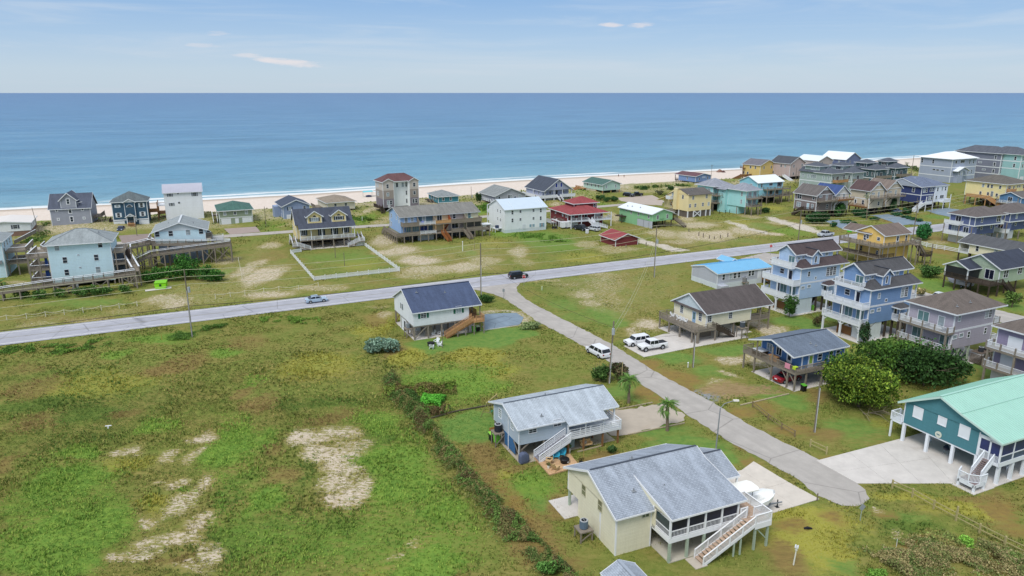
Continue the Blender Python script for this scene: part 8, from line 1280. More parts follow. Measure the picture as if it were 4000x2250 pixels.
car('pale silver car behind the roof of the mauve house','sedan',(94.62,153.52),27,'#c9cfd2')
car('blue suv in front of the pale aqua house at the far right','suv',(269.81,385.43),20,'#25367c')
car('black car in the shade under the big yellow house','suv',(196.08,298.19),25,'#15161c')
car('maroon car behind the brown hip roof near the big yellow house','sedan',(195.47,291.41),20,'#7d2f3a')
car('grey car in the shade beneath the taupe roofed beige house','sedan',(145.79,272.63),120,'#5f6d86')
def wheels(t,pts,r=.33,w=.11):
    for x,y in pts:
        o=MB().cyl((0,-w,0),(0,w,0),r,n=12).build('wheel',TYRE,t,loc=(x,y,r)); MB().cyl((0,-w-.01,0),(0,w+.01,0),r*.55,n=8).build('rim',RIM,o)
t=empty('cargo_trailer','white enclosed cargo trailer in front of the red house','trailer',(17.81,239.38),20,.03); MB().box(-1.6,1.6,-.95,.95,.45,2.2).build('box',mat('plain','#e3e6e8',.4),t); MB().box(-.35,.45,-.975,-.955,.6,2.0).build('side_door',mat('plain','#c9ccd0',.4),t); MB().bar((1.6,0,.5),(2.7,0,.5),.12).build('tongue',CHR,t); wheels(t,[(0,.98),(0,-.98)]); MB().box(-1.62,1.62,-.97,.97,2.2,2.24).build('roof',WHITE,t)
t=empty('ride_on_mower','small black ride-on mower left of the white cargo trailer','mower',(14.19,238.4),10,.02); loft([(.9,.35,.75,.4),(.5,.3,.9,.45),(-.1,.3,.7,.45),(-.8,.3,.7,.45)]).build('body',BLACK,t); MB().box(-.6,-.2,-.3,.3,.7,.85).box(-.7,-.58,-.3,.3,.7,1.25).build('seat',DARK,t); MB().bar((.2,0,.8),(-.05,0,1.2),.05).build('steering_wheel',DARK,t); wheels(t,[(.7,.45),(.7,-.45),(-.6,.5),(-.6,-.5)],.26,.1)
# centre console boat on its trailer
t=empty('motor_boat','white centre console motor boat with hard top on a trailer beside the cream house','boat',(25.0,68.8),20,0)
HUL=mat('paint','#eef1f3',.25); INN=mat('plain','#f1f1ec',.5)
st=[(-3.3,.7,1.75,1.25),(-2,.68,1.78,1.36),(-.5,.66,1.85,1.42),(1,.68,1.95,1.4),(2.2,.78,2.05,1.2),(3.0,1.05,2.15,.85),(3.5,1.4,2.2,.45),(3.75,1.75,2.22,.12)]
b=MB(); vs=[]
for x,z0,z1,w in st: vs+=[(x,0,z0),(x,w*.62,z0+.32*(z1-z0)),(x,w*.97,z0+.62*(z1-z0)),(x,w,z1),(x,w*.86,z1+.03),(x,w*.8,z1-.45),(x,-w*.8,z1-.45),(x,-w*.86,z1+.03),(x,-w,z1),(x,-w*.97,z0+.62*(z1-z0)),(x,-w*.62,z0+.32*(z1-z0))]
m=11; b.add(vs,[(i*m+j,(i+1)*m+j,(i+1)*m+(j+1)%m,i*m+(j+1)%m) for i in range(len(st)-1) for j in range(m)]+[tuple(range(m)),tuple(range((len(st)-1)*m,len(st)*m))]); b.build('hull',HUL,t)
MB().prism([(-.9,-.45,1.35),(.3,-.45,1.35),(.1,-.45,2.5),(-.7,-.45,2.5)],0,.9).build('console',INN,t); MB().slab([(.08,-.42,2.5),(.08,.42,2.5),(-.12,.38,2.95),(-.12,-.38,2.95)],.02).build('windscreen',GLS,t); MB().box(-1.9,-1.2,-.45,.45,1.35,2.1).box(-1.98,-1.86,-.45,.45,2.1,2.6).build('seat',mat('plain','#3f4452',.6),t); MB().prism([(1.2,-.5,1.45),(2.4,-.3,1.55),(2.4,.3,1.55),(1.2,.5,1.45)],0,0,.35).build('bow_seat',INN,t)
b=MB(); b.slab([(-1.9,-1.05,3.5),(.8,-1.05,3.5),(1.1,-.6,3.5),(1.1,.6,3.5),(.8,1.05,3.5),(-1.9,1.05,3.5)],.12); b.build('hard_top',mat('plain','#f0f0ea',.5),t)
for x in (-1.0,.25):
    for y in (-.55,.55): MB().cyl((x,y*1.1,1.5),(x*1.05,y*1.4,3.42),.04,n=6).build('top_post',METAL,t)
loft([(-3.3,1.0,2.3,.28),(-3.6,.9,2.45,.32),(-4.0,.95,2.3,.26)]).build('outboard_motor',mat('paint','#23262c',.3),t); MB().bar((-3.7,0,.5),(-3.7,0,1.0),.14).build('outboard_leg',CHR,t)
MB().bar((-3.4,-.8,.55),(2.2,-.6,.6),.1).bar((-3.4,.8,.55),(2.2,.6,.6),.1).bar((2.2,-.6,.6),(3.6,0,.6),.1).bar((2.2,.6,.6),(3.6,0,.6),.1).bar((3.5,0,.6),(5.0,0,.55),.12).bar((-2,-.8,.55),(-2,.8,.55),.1).build('trailer_frame',METAL,t); MB().bar((4.4,0,.05),(4.4,0,.95),.09).box(4.2,4.6,-.2,.2,.02,.08).build('trailer_jack',CHR,t); MB().bar((3.3,0,.6),(3.5,0,1.6),.1).build('winch_post',CHR,t); wheels(t,[(-1.7,1.05),(-1.7,-1.05),(-.85,1.05),(-.85,-1.05)],.33,.12)
# boat under a tight pale cover
t=empty('covered_boat','boat under a pale lavender cover below the sage green house','boat',(105.34,164.29),115,0); COV=mat('plain','#d6cfdc',.7)
b=MB(); vs=[]; st=[(-2.8,.7,1.7,1.0),(-1.6,.7,2.0,1.2),(-.2,.7,2.7,1.25),(.9,.75,2.3,1.15),(2.1,.9,1.8,.8),(3.0,1.3,1.7,.15)]
for x,z0,z1,w in st: vs+=[(x,w,z0),(x,w*1.02,z0+.5),(x,w*.6,z0+.5+.62*(z1-z0-.5)),(x,0,z1),(x,-w*.6,z0+.5+.62*(z1-z0-.5)),(x,-w*1.02,z0+.5),(x,-w,z0)]
m=7; b.add(vs,[(i*m+j,(i+1)*m+j,(i+1)*m+(j+1)%m,i*m+(j+1)%m) for i in range(5) for j in range(m)]+[tuple(range(m)),tuple(range(5*m,6*m))]); b.build('cover',COV,t); MB().bar((-2.6,-.7,.5),(2,-.5,.55),.1).bar((-2.6,.7,.5),(2,.5,.55),.1).bar((2,0,.55),(4,0,.5),.1).build('trailer_frame',METAL,t); wheels(t,[(-1.2,1),(-1.2,-1)])
# ---------------- poles, lines, signs
POLEW=mat('wood','#7d7466',.9)
def pole(label,xy,h,lean=(0,0),transf=None,rise=None,r=.15,arm=False,name='utility_pole'):
    t=empty(name,label,'utility pole',xy,26); MB().cyl((0,0,-.2),(lean[0],lean[1],h),r,r*.72,10).build('pole',POLEW,t)
    if transf: MB().cyl((.38,-.1,transf),(.38,-.1,transf+1.0),.24,n=12).build('transformer',mat('metal','#a9b0b4',.4),t); MB().cyl((.38,-.1,transf+1.0),(.38,-.1,transf+1.25),.06,n=6).build('insulator',METAL,t)
    if rise: MB().cyl((.0,-.18,0),(lean[0]*rise/h,lean[1]*rise/h-.17,rise),.055,n=6).build('conduit',mat('plain','#b9bcbf'),t)
    if arm: MB().bar((-.9,0,h-.5),(.9,0,h-.5),.1).build('crossarm',POLEW,t)
    return t
PW=[(-59.68,127.7),(-6.75,151.77),(35.11,172.94),(88.43,219.15),(125.03,221.58)]
pole('utility pole with grey transformer beside the left stretch of the main road',PW[0],13.0,transf=8.6,rise=9)
pole('utility pole rising behind the white cottage roof at the junction',PW[1],12.9,rise=8)
pole('utility pole with transformer in the rough grass right of the junction',PW[2],12.9,transf=8.4,rise=10)
pole('utility pole behind the brown roof of the sky blue house',PW[3],9.4,transf=5.2)
pole('tall utility pole with transformer between the orange-yellow and navy houses',PW[4],12.0,transf=8.2,lean=(.2,0))
pole('leaning street pole with transformer beside the white minivan',(15.21,105.44),10.0,lean=(.75,.4),transf=8.0,rise=6.5,r=.17)
pole('short service pole on the lawn before the cream stilted house',(29.99,112.24),6.5,rise=5.6,r=.12)
pole('slim service pole in front of the yellow-green tree',(40.56,88.56),7.0,rise=6.4,r=.1)
pole('utility pole at the far right edge beyond the yellow house',(206.14,293.36),10.0,lean=(.4,0))
pole('bare pole between the navy house and the gravel drive',(157.88,270.07),7.6,r=.1)
pole('bare pole among the hedges before the white house front',(154.12,273.7),5.6,r=.1)
pole('thin pole beside the dune scrub behind the dark green duplex',(216.49,393.91),11.5)
pole('pole in front of the dark teal house drive',(-119.43,226.34),6.5,transf=4.6,r=.12)
pole('leaning pole beside the white bungalow',(-148.54,223.66),9.5,lean=(-.9,0),r=.1)
pole('pole left of the low frontage road behind the yellow dormer house',(-83.91,243.28),6.8,r=.11)
pole('pole with lamp in front of the turquoise teal cottage',(-31.63,297.31),5.2,r=.11,transf=2.6)
pole('pole with white box behind the end of the townhouse row',(-17.11,302.96),6.0,r=.1,transf=1.4)
pole('street light pole on the dune beside the slate blue cottage',(105.16,383.24),7.5,r=.11,arm=True)
pole('slim pole before the mint cottage',(38.72,305.0),6.0,r=.09)
pole('twin pole left beside the pale sage duplex',(142.09,363.34),8.0,r=.13); pole('twin pole right beside the pale sage duplex',(140.18,355.14),8.4,r=.13)
WIRE=mat('plain','#b9b89a',.6); WIREB=mat('flat','#2e3034',.7)
def wire(label,pts,sag,r,m,group=None):
    b=MB()
    for p,q in zip(pts,pts[1:]):
        p=Vector(p); q=Vector(q); n=10; pr=p
        for i in range(1,n+1):
            s=i/n; c=p.lerp(q,s)-Vector((0,0,4*sag*s*(1-s))); b.cyl(pr,c,r,n=4,cap=False); pr=c
    o=b.build('power_line',m); tag(o,label,'power line',group); return o
def WP(z,dz=0): return [(-158,79.5,z+dz)]+[(p[0],p[1],zz+dz) for p,zz in zip(PW[:3],(z,z,z))]
wire('topmost power cable along the main road from pole top to pole top',WP(12.9)+[(PW[3][0],PW[3][1],9.3)],1.0,.034,WIRE); wire('second power cable below the topmost one along the main road',WP(11.6),1.0,.034,WIRE); wire('third power cable along the main road above the telephone cable',WP(10.2),1.1,.034,WIRE); wire('thin low cable along the main road over the grass verge',WP(8.0),1.0,.024,WIRE)
wire('thick black telephone cable sagging low along the main road',WP(6.0)+[(PW[3][0],PW[3][1],5.5)],.7,.045,WIREB)
for i,z in enumerate((9.3,8.2,7.0,5.6)): wire(['upper','second','third','lowest'][i]+' cable between the brown roof pole and the tall pole by the orange-yellow house',[(PW[3][0],PW[3][1],z),(PW[4][0],PW[4][1],z+2.4),(206,294,z+.6)],1.0,.034,WIRE)
s1=(15.21,105.44); wire('service cable from the junction pole down the side street',[(PW[1][0],PW[1][1],9),(s1[0]+.6,s1[1]+.4,9.0)],1.2,.02,WIREB); s2=(29.99,112.24); wire('service cable from the leaning pole to the short lawn pole',[(s1[0]+.6,s1[1]+.4,7.5),(s2[0],s2[1],6.2)],.5,.016,WIREB); wire('service cable from the leaning pole across the grass corner',[(s1[0]+.6,s1[1]+.4,9.2),(PW[2][0],PW[2][1],9.5)],1.5,.024,WIRE); wire('lower service cable across the grass corner',[(s1[0]+.6,s1[1]+.4,8.2),(PW[2][0],PW[2][1],8.0)],1.5,.024,WIRE)
t=empty('street_lamp','grey street lamp with long curved arm beside the side street','street lamp',(25.93,83.3),0); MB().cyl((0,0,0),(.15,0,5.9),.1,.07,10).build('pole',METAL,t); MB().cyl((.15,0,5.85),(.7,.3,6.35),.045,n=6).cyl((.7,.3,6.35),(2.1,.9,6.5),.045,n=6).build('arm',METAL,t); MB().box(2.0,2.7,.75,1.1,6.42,6.58).build('lamp_head',mat('plain','#dcdad0'),t)
def stop(label,xy,th,h=2.5):
    t=empty('stop_sign',label,'stop sign',xy,th); MB().cyl((0,0,0),(0,0,h),.035,n=6).build('post',METAL,t); z=h-.1
    oc=lambda r,y0,d:MB().prism([(r*math.cos(R(22.5+45*i)),y0,z+r*math.sin(R(22.5+45*i))) for i in range(8)],0,d)
    oc(.44,-.06,.02).build('border',WHITE,t); oc(.4,-.075,.013).build('sign_plate',mat('plain','#b5232b',.4),t)
    f=bpy.data.curves.new('lettering','FONT'); f.body='STOP'; f.size=.3; f.align_x='CENTER'; f.align_y='CENTER'; f.extrude=.004; o=bpy.data.objects.new('lettering',f); COL.objects.link(o); o.data.materials.append(WHITE); dg=bpy.context.evaluated_depsgraph_get(); me=bpy.data.meshes.new_from_object(o.evaluated_get(dg)); bpy.data.objects.remove(o); link('lettering',me,t,(0,-.083,z),rot=(R(90),0,0))
    MB().box(-.3,.3,-.03,-.01,h+.38,h+.55).box(-.01,.01,-.3,.3,h+.58,h+.74).cyl((0,0,h),(0,0,h+.75),.02,n=5).build('name_plate',mat('plain','#c9ccc9'),t); return t
stop('stop sign at the near corner of the junction',(2.81,163.99),-8); stop('stop sign farther up the main road by the sky blue house',(72.5,198.07),-15,2.7)
t=empty('road_end_sign','diamond shaped sign seen from behind at the end of the side street','road sign',(37.07,67.73),20); MB().bar((0,0,0),(0,0,2.0),.07).build('post',GREENP,t); MB().prism([(-.45,-.06,1.65),(0,-.06,1.2),(.45,-.06,1.65),(0,-.06,2.1)],0,.02).build('sign_plate',mat('metal','#9aa0a4',.4),t)
t=empty('speed_sign','small grey rectangular sign on a post at the edge of the junction','road sign',(-1.85,153.17),-10); MB().cyl((0,0,0),(0,0,2.3),.04,n=6).build('post',METAL,t); MB().box(-.25,.25,-.05,-.03,1.7,2.35).build('sign_plate',mat('metal','#8f979c',.4),t)
def post1(name,label,cat,xy,h,r,m,cap=None):
    t=empty(name,label,cat,xy,10); MB().cyl((0,0,-.1),(0,0,h),r,r*.9,8).build('post',m,t)
    if cap: MB().cyl((0,0,h),(0,0,h+.12),r*1.3,r*.4,8).build('cap',cap,t)
    return t
t=empty('lamp_post','white garden lamp post with cluster of round globes on the foreground lawn','lamp post',(27.17,60.29),15); MB().cyl((0,0,0),(.12,0,1.6),.07,.06,8).build('post',mat('plain','#d9d9cc'),t); MB().cyl((.12,0,1.6),(.13,0,1.95),.14,.1,6).build('lantern',mat('plain','#cfcfc0'),t)
for a in range(4): MB().cyl((.13+.14*math.cos(a*1.57),.14*math.sin(a*1.57),1.93),(.13+.14*math.cos(a*1.57),.14*math.sin(a*1.57),2.12),.09,.06,7).build('globe',WHITE,t)
post1('meter_post','white meter post standing on the sandy lot before the townhouses','post',(-14.18,203.27),2.8,.13,mat('plain','#dfe0d8'),WHITE); post1('utility_stub','pale green utility stub in the grass corner by the junction','post',(6.92,160.85),.9,.16,mat('plain','#b9c9a0')); post1('utility_stub','small pale stub in the lawn before the cream stilted house','post',(29.2,112.24),.8,.12,mat('plain','#c9ccc0'),WHITE); post1('bollard','dark stub post at the corner of the boat driveway','post',(34.09,71.68),.9,.07,POLEW); post1('marker_stake','thin white stake at the edge of the brown thicket','stake',(38.63,63.26),.8,.03,WHITE); post1('marker_post','yellowish marker post in the bright roadside grass','post',(-64.7,126.26),1.0,.06,mat('plain','#a89a4a')); post1('clothes_post','thin post on the green strip by the white garden chairs','post',(-12.41,121.64),2.4,.06,POLEW); post1('guy_post','thin leaning pale post on the lawn by the palm','post',(16.75,102.62),4.6,.045,mat('plain','#c9b88a')); post1('hydrant_post','pale post on the dune beyond the beach parking lot','post',(53.48,335.85),1.6,.1,mat('plain','#dcdcc8')); post1('clothes_post','dark post standing inside the picket fence','post',(-44.06,184.93),3.6,.09,POLEW); post1('clothes_post','dark post behind the other one inside the picket fence','post',(-48.73,194.53),4.2,.09,POLEW); post1('pile_marker','thin dark post right of the white meter post','post',(-10.91,205.11),2.6,.05,POLEW); post1('tiki_torch','thin bamboo post at the corner of the wooden sundeck','post',(8.78,79.97),1.9,.035,mat('wood','#b59a5c')); post1('sign_post','pale sign post in the dune scrub behind the yellow dormer house','post',(-53.21,253.96),1.6,.1,mat('plain','#dfe0d4'))
for i,q in enumerate([(59.5,226.35),(60.22,223.73),(61.74,222.02),(63.03,221.17),(65.15,222.02),(68.22,224.6),(58.05,233.63),(39.91,210.68),(33.57,208.4)]):
    post1('wooden_stump',['leftmost of the old pile stumps in the sandy lot','second old pile stump in the sandy lot','third old pile stump in the sandy lot','shortest old pile stump in the sandy lot','dark fifth old pile stump in the sandy lot','rightmost old pile stump in the sandy lot','lone old pile stump behind the row in the sandy lot','grey stump right of the red garage shed','pale stump in front of the red garage shed'][i],'stump',q,(1.2,1.3,1.0,.8,1.2,1.3,1.0,1.1,.8)[i],.17,POLEW if i<7 else GREYW)
# ---------------- fences
def rope_fence(label,pts):
    t=empty('rope_fence',label,'fence',pts[0],0); W_=mat('plain','#d8d4c2'); P=[Vector((x-pts[0][0],y-pts[0][1],0)) for x,y in pts]; me=shared('ropepost',lambda:MB().cyl((0,0,-.1),(0,0,1.15),.07,.06,7).mesh('post',W_))
    for p in P: link('post',me,t,p)
    for p,q in zip(P,P[1:]):
        b=MB(); pr=p+Vector((0,0,1.05))
        for i in range(1,7): s=i/6; c=p.lerp(q,s)+Vector((0,0,1.05-1.2*s*(1-s))); b.cyl(pr,c,.03,n=4,cap=False); pr=c
        b.build('rope',W_,t)
rope_fence('long white rope fence in the grass verge below the ramp',[(-104.37,137.05),(-101.16,137.91),(-97.84,138.9),(-94.84,140.25),(-91.82,141.55),(-88.8,143.01),(-85.88,144.58),(-82.9,146.03),(-79.99,147.73)])
rope_fence('short white rope fence right of the roadside pole',[(-65.58,153.55),(-62.83,154.99),(-60.17,156.67)]+[(-56.5,158.51),(-53.5,159.89),(-49.27,160.83),(-45.42,163.57)])
rope_fence('faint stake line running back from the road at the ramp end',[(-65.85,170.68),(-69.79,180.23),(-73.96,190.38)])
t=empty('picket_fence','white picket fence round the lawn before the yellow dormer house','fence',(-62.7,200.0),0); cs=[(-60.3,202.2),(-62.7,200.0),(-48.0,169.5),(-28.7,179.0),(-44.1,211.2),(-46.2,210.2)]; O=Vector((-62.7,200,0)); b=MB(); pm=shared('fpost',lambda:MB().box(-.07,.07,-.07,.07,-.1,1.25).mesh('fence_post',WHITE)); PF=mat('plain','#e6e9ec',.5)
for p,q in zip(cs,cs[1:]):
    p=Vector((*p,0))-O; q=Vector((*q,0))-O; L=(q-p).length; n=max(1,round(L/2.7))
    for i in range(n): link('fence_post',pm,t,p.lerp(q,i/n))
    for z in (.28,.8): MB().bar(p+Vector((0,0,z)),q+Vector((0,0,z)),.05,.1).build('fence_rail',PF,t)
    k=int(L/.2)
    for i in range(k): c=p.lerp(q,(i+.5)/k); d=(q-p).normalized()*.075; b.add([c-d+Vector((0,0,.05)),c+d+Vector((0,0,.05)),c+d+Vector((0,0,1.0)),c+Vector((0,0,1.1)),c-d+Vector((0,0,1.0))],[(0,1,2,3,4)])
b.build('pickets',PF,t)['kind']='stuff'
def rails(name,label,pts,h,zs,m,ph=None,w=.09):
    t=empty(name,label,'fence',pts[0],0); O=Vector((*pts[0],0)); P=[Vector((*p,0))-O for p in pts]
    for i,p in enumerate(P): MB().box(-.08,.08,-.08,.08,-.1,(ph or {}).get(i,h)).build('fence_post',m,t,loc=p)
    for p,q in zip(P,P[1:]):
        for z in zs: MB().bar(p+Vector((0,0,z)),q+Vector((0,0,z)),w*.6,w).build('fence_rail',m,t)
    return t
SPL=mat('wood','#b3a878',.9)
rails('split_rail_fence','two rail wooden fence running to the lower right corner',[(43.78,74.27),(45.11,72.41),(46.13,69.97),(47.25,67.73),(48.34,65.5),(49.53,63.33),(50.59,61.61),(51.54,59.65)],1.1,(.45,.95),SPL,{3:1.75})
rails('split_rail_fence','short two rail wooden fence section by the teal house driveway',[(38.37,84.35),(39.61,82.36)],1.05,(.4,.9),SPL); rails('split_rail_fence','low weathered rail fence along the street verge below the blue house',[(34.84,96.46),(35.65,92.25),(36.47,89.32),(37.41,87.12)],.95,(.4,.85),mat('wood','#8a7a5c',.9))
rails('ranch_fence','white three rail ranch fence behind the orange-yellow house',[(121.31,215.2),(122.48,209.17),(123.71,206.27),(125.12,204.56),(126.96,200.69)],1.35,(.35,.75,1.15),WHITE,w=.16)
rails('wire_fence','dark low wire fence before the aqua duplex',[(76.37,273.84),(78.1,269.76),(80.57,270.43),(82.29,271.11),(84.6,270.43)],1.3,(1.2,.6),DARK,w=.03)
def kerb(label,pts,m=None,w=.16,h=.14):
    b=MB()
    for p,q in zip(pts,pts[1:]): b.bar((*p,h/2),(*q,h/2),w,h)
    tag(b.build('landscape_timber',m or mat('wood','#b5a88c',.9)),label,'timber edging')
kerb('pale timber edging on the far side of the shell driveway',[(13.6,94.95),(20.64,98.01)]); kerb('pale timber edging on the near side of the shell driveway',[(15.48,87.71),(23.78,91.2)]); kerb('pale timber lying on the grass before the royal blue house',[(33.26,97.05),(41.89,101.2)]); kerb('dark timber edging along the back lawn of the grey-blue house',[(-11.3,92.8),(-8.16,94.95),(-2.59,97.42)],mat('wood','#5a5248',.9)); kerb('pale timber edging round the bed under the deck',[(8.28,82.89),(10.16,83.83),(11.55,84.54)]); kerb('white concrete edge of the blue gravel drive at the white cottage',[(-5.53,131.36),(1.33,134.62)],mat('conc','#d3d0c8',.9),.14,.08)
# ---------------- furniture and small things
def adiron_bm(m):
    def mk():
        b=MB()
        for i in range(6): b.bar((-.28+.112*i,-.35,.38),(-.28+.112*i,.22,.26),.1,.025)
        for i in range(6): x=-.28+.112*i; b.bar((x,.2,.26),(x*1.25,.52,1.0-abs(x)*.35),.1,.025,up=(0,1,0))
        for s in (-1,1): b.bar((s*.36,-.42,.58),(s*.36,.35,.6),.14,.03).bar((s*.34,-.33,0),(s*.34,-.33,.57),.06,.1).bar((s*.32,-.33,.33),(s*.32,.5,.02),.04,.12)
        return b.mesh('adirondack_chair',m)
    return shared(('adi',m.name),mk)
def chair(label,xy,th,m,z=.03,group=None,name='garden_chair'):
    t=empty(name,label,'chair',xy,th,z,group); me=adiron_bm(m)
    def part(nm,f): return link(nm,shared((nm,m.name),f),t)
    def seat():
        b=MB()
        for i in range(6): b.bar((-.28+.112*i,-.35,.38),(-.28+.112*i,.22,.26),.1,.025)
        return b.mesh('seat',m)
    def back():
        b=MB()
        for i in range(6): x=-.28+.112*i; b.bar((x,.2,.26),(x*1.25,.52,1.0-abs(x)*.35),.1,.025,up=(0,1,0))
        b.bar((-.36,.36,.62),(.36,.36,.62),.04,.07); return b.mesh('backrest',m)
    part('seat',seat); part('backrest',back)
    for s in (-1,1):
        link('armrest',shared(('arm',m.name),lambda:MB().bar((0,-.42,.58),(0,.35,.6),.14,.03).mesh('armrest',m)),t,(s*.36,0,0)); link('leg',shared(('fl',m.name),lambda:MB().bar((0,-.33,0),(0,-.33,.57),.06,.1).mesh('leg',m)),t,(s*.34,0,0)); link('leg',shared(('rl',m.name),lambda:MB().bar((0,-.33,.33),(0,.5,.02),.04,.12).mesh('leg',m)),t,(s*.32,0,0))
    return t
WCH=mat('plain','#e4e7ea',.5); TUR=mat('plain','#35a6c4',.5); NWD=mat('wood','#d0b283',.7)
chair('white garden chair at the back right of the fire pit',(-13.69,124.09),-35,WCH); chair('white garden chair at the right of the fire pit facing left',(-13.02,122.68),-75,WCH); chair('white garden chair nearest the viewer with its back turned',(-14.32,121.27),175,WCH); chair('white rocking chair in the shade left under the white cottage',(-14.86,128.64),-60,WCH,.06); chair('white chair in the shade behind the thin post under the white cottage',(-13.4,128.64),-40,WCH,.06)
t=empty('fire_pit','round black fire pit among the white garden chairs','fire pit',(-14.6,122.95),0); MB().cyl((0,0,0),(0,0,.55),.62,.66,16).build('bowl',BLACK,t); MB().cyl((0,0,.55),(0,0,.58),.7,.7,16).build('rim',DARK,t)
chair('left one of two turquoise garden chairs on the wooden sundeck',(5.49,80.93),-5,TUR,.2); chair('right one of two turquoise garden chairs on the wooden sundeck',(6.29,81.49),-15,TUR,.2); chair('bare wood garden chair at the back of the sundeck',(4.5,79.71),-100,NWD,.2); chair('bare wood garden chair at the front of the sundeck',(5.22,78.11),140,NWD,.2)
t=empty('sundeck','low wooden sundeck of honey coloured boards before the grey-blue house','deck',(4.48,77.12),24,0)
Q=[Vector((*p,0))-Vector((*(4.48,77.12),0)) for p in [(4.48,77.12),(8.23,79.21),(7.28,82.2),(2.77,81.29)]]; rot=Matrix.Rotation(R(-24),4,'Z'); Q=[rot@q for q in Q]; DKM=mat('wood','#cfab84',.75); n=16
for i in range(n):
    a,b_=Q[0].lerp(Q[3],(i+.04)/n),Q[0].lerp(Q[3],(i+.96)/n); c,d=Q[1].lerp(Q[2],(i+.96)/n),Q[1].lerp(Q[2],(i+.04)/n); MB().prism([p+Vector((0,0,.14)) for p in (a,d,c,b_)],0,0,.05).build('deck_board',DKM,t)
MB().bar(Q[0]+Vector((0,0,.08)),Q[1]+Vector((0,0,.08)),.06,.16).bar(Q[0]+Vector((0,0,.08)),Q[3]+Vector((0,0,.08)),.06,.16).build('rim_joist',DKM,t)
t=empty('fire_table','round table under a fitted black cover before the turquoise chairs','table',(6.45,79.93),20,.2); MB().cyl((0,0,0),(0,0,.5),.5,.62,12).cyl((0,0,.5),(0,0,.6),.62,.5,12).build('cover',BLACK,t); MB().bar((.1,-.58,.25),(.3,-.56,.32),.02,.05).bar((.15,-.585,.34),(.28,-.57,.22),.02,.05).build('emblem',WHITE,t)
def pot(label,xy,z,r,hexc,leafc,n=120):
    t=empty('planter',label,'planter',xy,0,z); MB().cyl((0,0,0),(0,0,r*1.5),r*.75,r,10).build('pot',mat('plain',hexc),t); p,i=lobes(r*1.6,r*1.6,r*2.4,n,5); p[:,2]+=r*1.4; link('plant',npmesh('plant',leaves(p,.1,None),4,pal(leafc,n)),t)
pot('white flower pot between the bare wood chairs',(4.41,78.54),.2,.19,'#e0ddd2',['#5d6d3c','#7a7048']); pot('grey planter at the foot of the wide stair',(3.89,80.53),.2,.2,'#b9b2a6',['#5d6d3c','#6d7a48']); pot('white planter by the surfboard door',(7.16,82.77),.1,.3,'#d9d9d2',['#4a6a34','#5d7a40'],200); pot('dark planter at the corner of the sundeck',(8.44,79.75),.05,.25,'#3d4148',['#5d5a34','#7a6a40'])
t=empty('covered_grill','barbecue under a crumpled blue-grey cover at the house corner','grill',(1.44,80.19),30,.05); loft([(-.6,.1,1.0,.3),(-.45,.05,1.25,.36),(0,.05,1.35,.38),(.45,.05,1.2,.36),(.65,.1,.9,.28)]).build('cover',mat('plain','#59627a',.8),t)
t=empty('porch_swing','pale wooden swing bench hanging under the deck of the grey-blue house','swing',(9.51,84.06),24,.5); MB().box(-.75,.75,-.3,.3,0,.06).build('seat',NWD,t); MB().box(-.75,.75,.28,.33,.06,.6).build('backrest',NWD,t); MB().box(-.75,-.69,-.3,.3,.06,.35).build('armrest',NWD,t); MB().box(.69,.75,-.3,.3,.06,.35).build('armrest',NWD,t); MB().cyl((-.72,0,.06),(-.72,.1,1.6),.015,n=4).build('chain',METAL,t); MB().cyl((.72,0,.06),(.72,.1,1.6),.015,n=4).build('chain',METAL,t); MB().box(-.25,.15,.1,.26,.07,.4).build('cushion',mat('plain','#a9a5a0'),t)
t=empty('swing_set','wooden swing set with a green seat behind the grey-blue house','swing set',(-3.49,92.8),65); 
for x in (0,3.0):
    for s in (-1,1): MB().bar((x,s*1.0,0),(x,0,2.3),.09).build('leg',mat('wood','#8d8a5c'),t)
MB().bar((-.2,0,2.35),(3.2,0,2.35),.12).build('beam',mat('wood','#b0a070'),t); MB().bar((0,-.6,.9),(0,.6,.9),.07).build('brace',mat('wood','#8d8a5c'),t)
for x in (1.1,1.7): MB().cyl((x,0,.5),(x,0,2.3),.012,n=4).build('rope',DARK,t)
MB().box(1.0,1.8,-.18,.18,.42,.5).build('swing_seat',mat('plain','#3f7a5a'),t)
def ac(label,xy,th,z,r=.45,h=.85,hexc='#56606c',stand=None,sq=False):
    t=empty('air_conditioner',label,'air conditioner',xy,th,z); m=mat('metal',hexc,.5)
    b=MB(); b.cyl((0,0,.05),(0,0,h),r,n=14 if not sq else 4); b.build('case',m,t); MB().cyl((0,0,h),(0,0,h+.04),r*.95,n=14 if not sq else 4).build('top_ring',mat('metal','#a9adb0',.5),t); MB().cyl((0,0,h+.04),(0,0,h+.06),r*.62,n=10).build('fan_grille',DARK,t); MB().bar((0,-r*.5,h+.07),(0,r*.5,h+.07),.06,.02).build('fan_blade',METAL,t)
    if stand:
        s=empty('equipment_stand',stand,'stand',xy,th,0); MB().box(-.75,.75,-.75,.75,z-.16,z-.03).build('platform',GREYW,s)
        for x in (-.65,.65):
            for y in (-.65,.65): MB().box(x-.06,x+.06,y-.06,y+.06,-.1,z-.16).build('leg',GREYW,s)
        MB().bar((-.65,-.68,.2),(.65,-.68,z-.3),.05,.12).build('brace',GREYW,s)
    return t
ac('air conditioner on a timber stand at the cream gable wall in the foreground',(7.3,64.59),23,1.25,hexc='#5d6f80',stand='timber stand for the air conditioner of the foreground cream house')
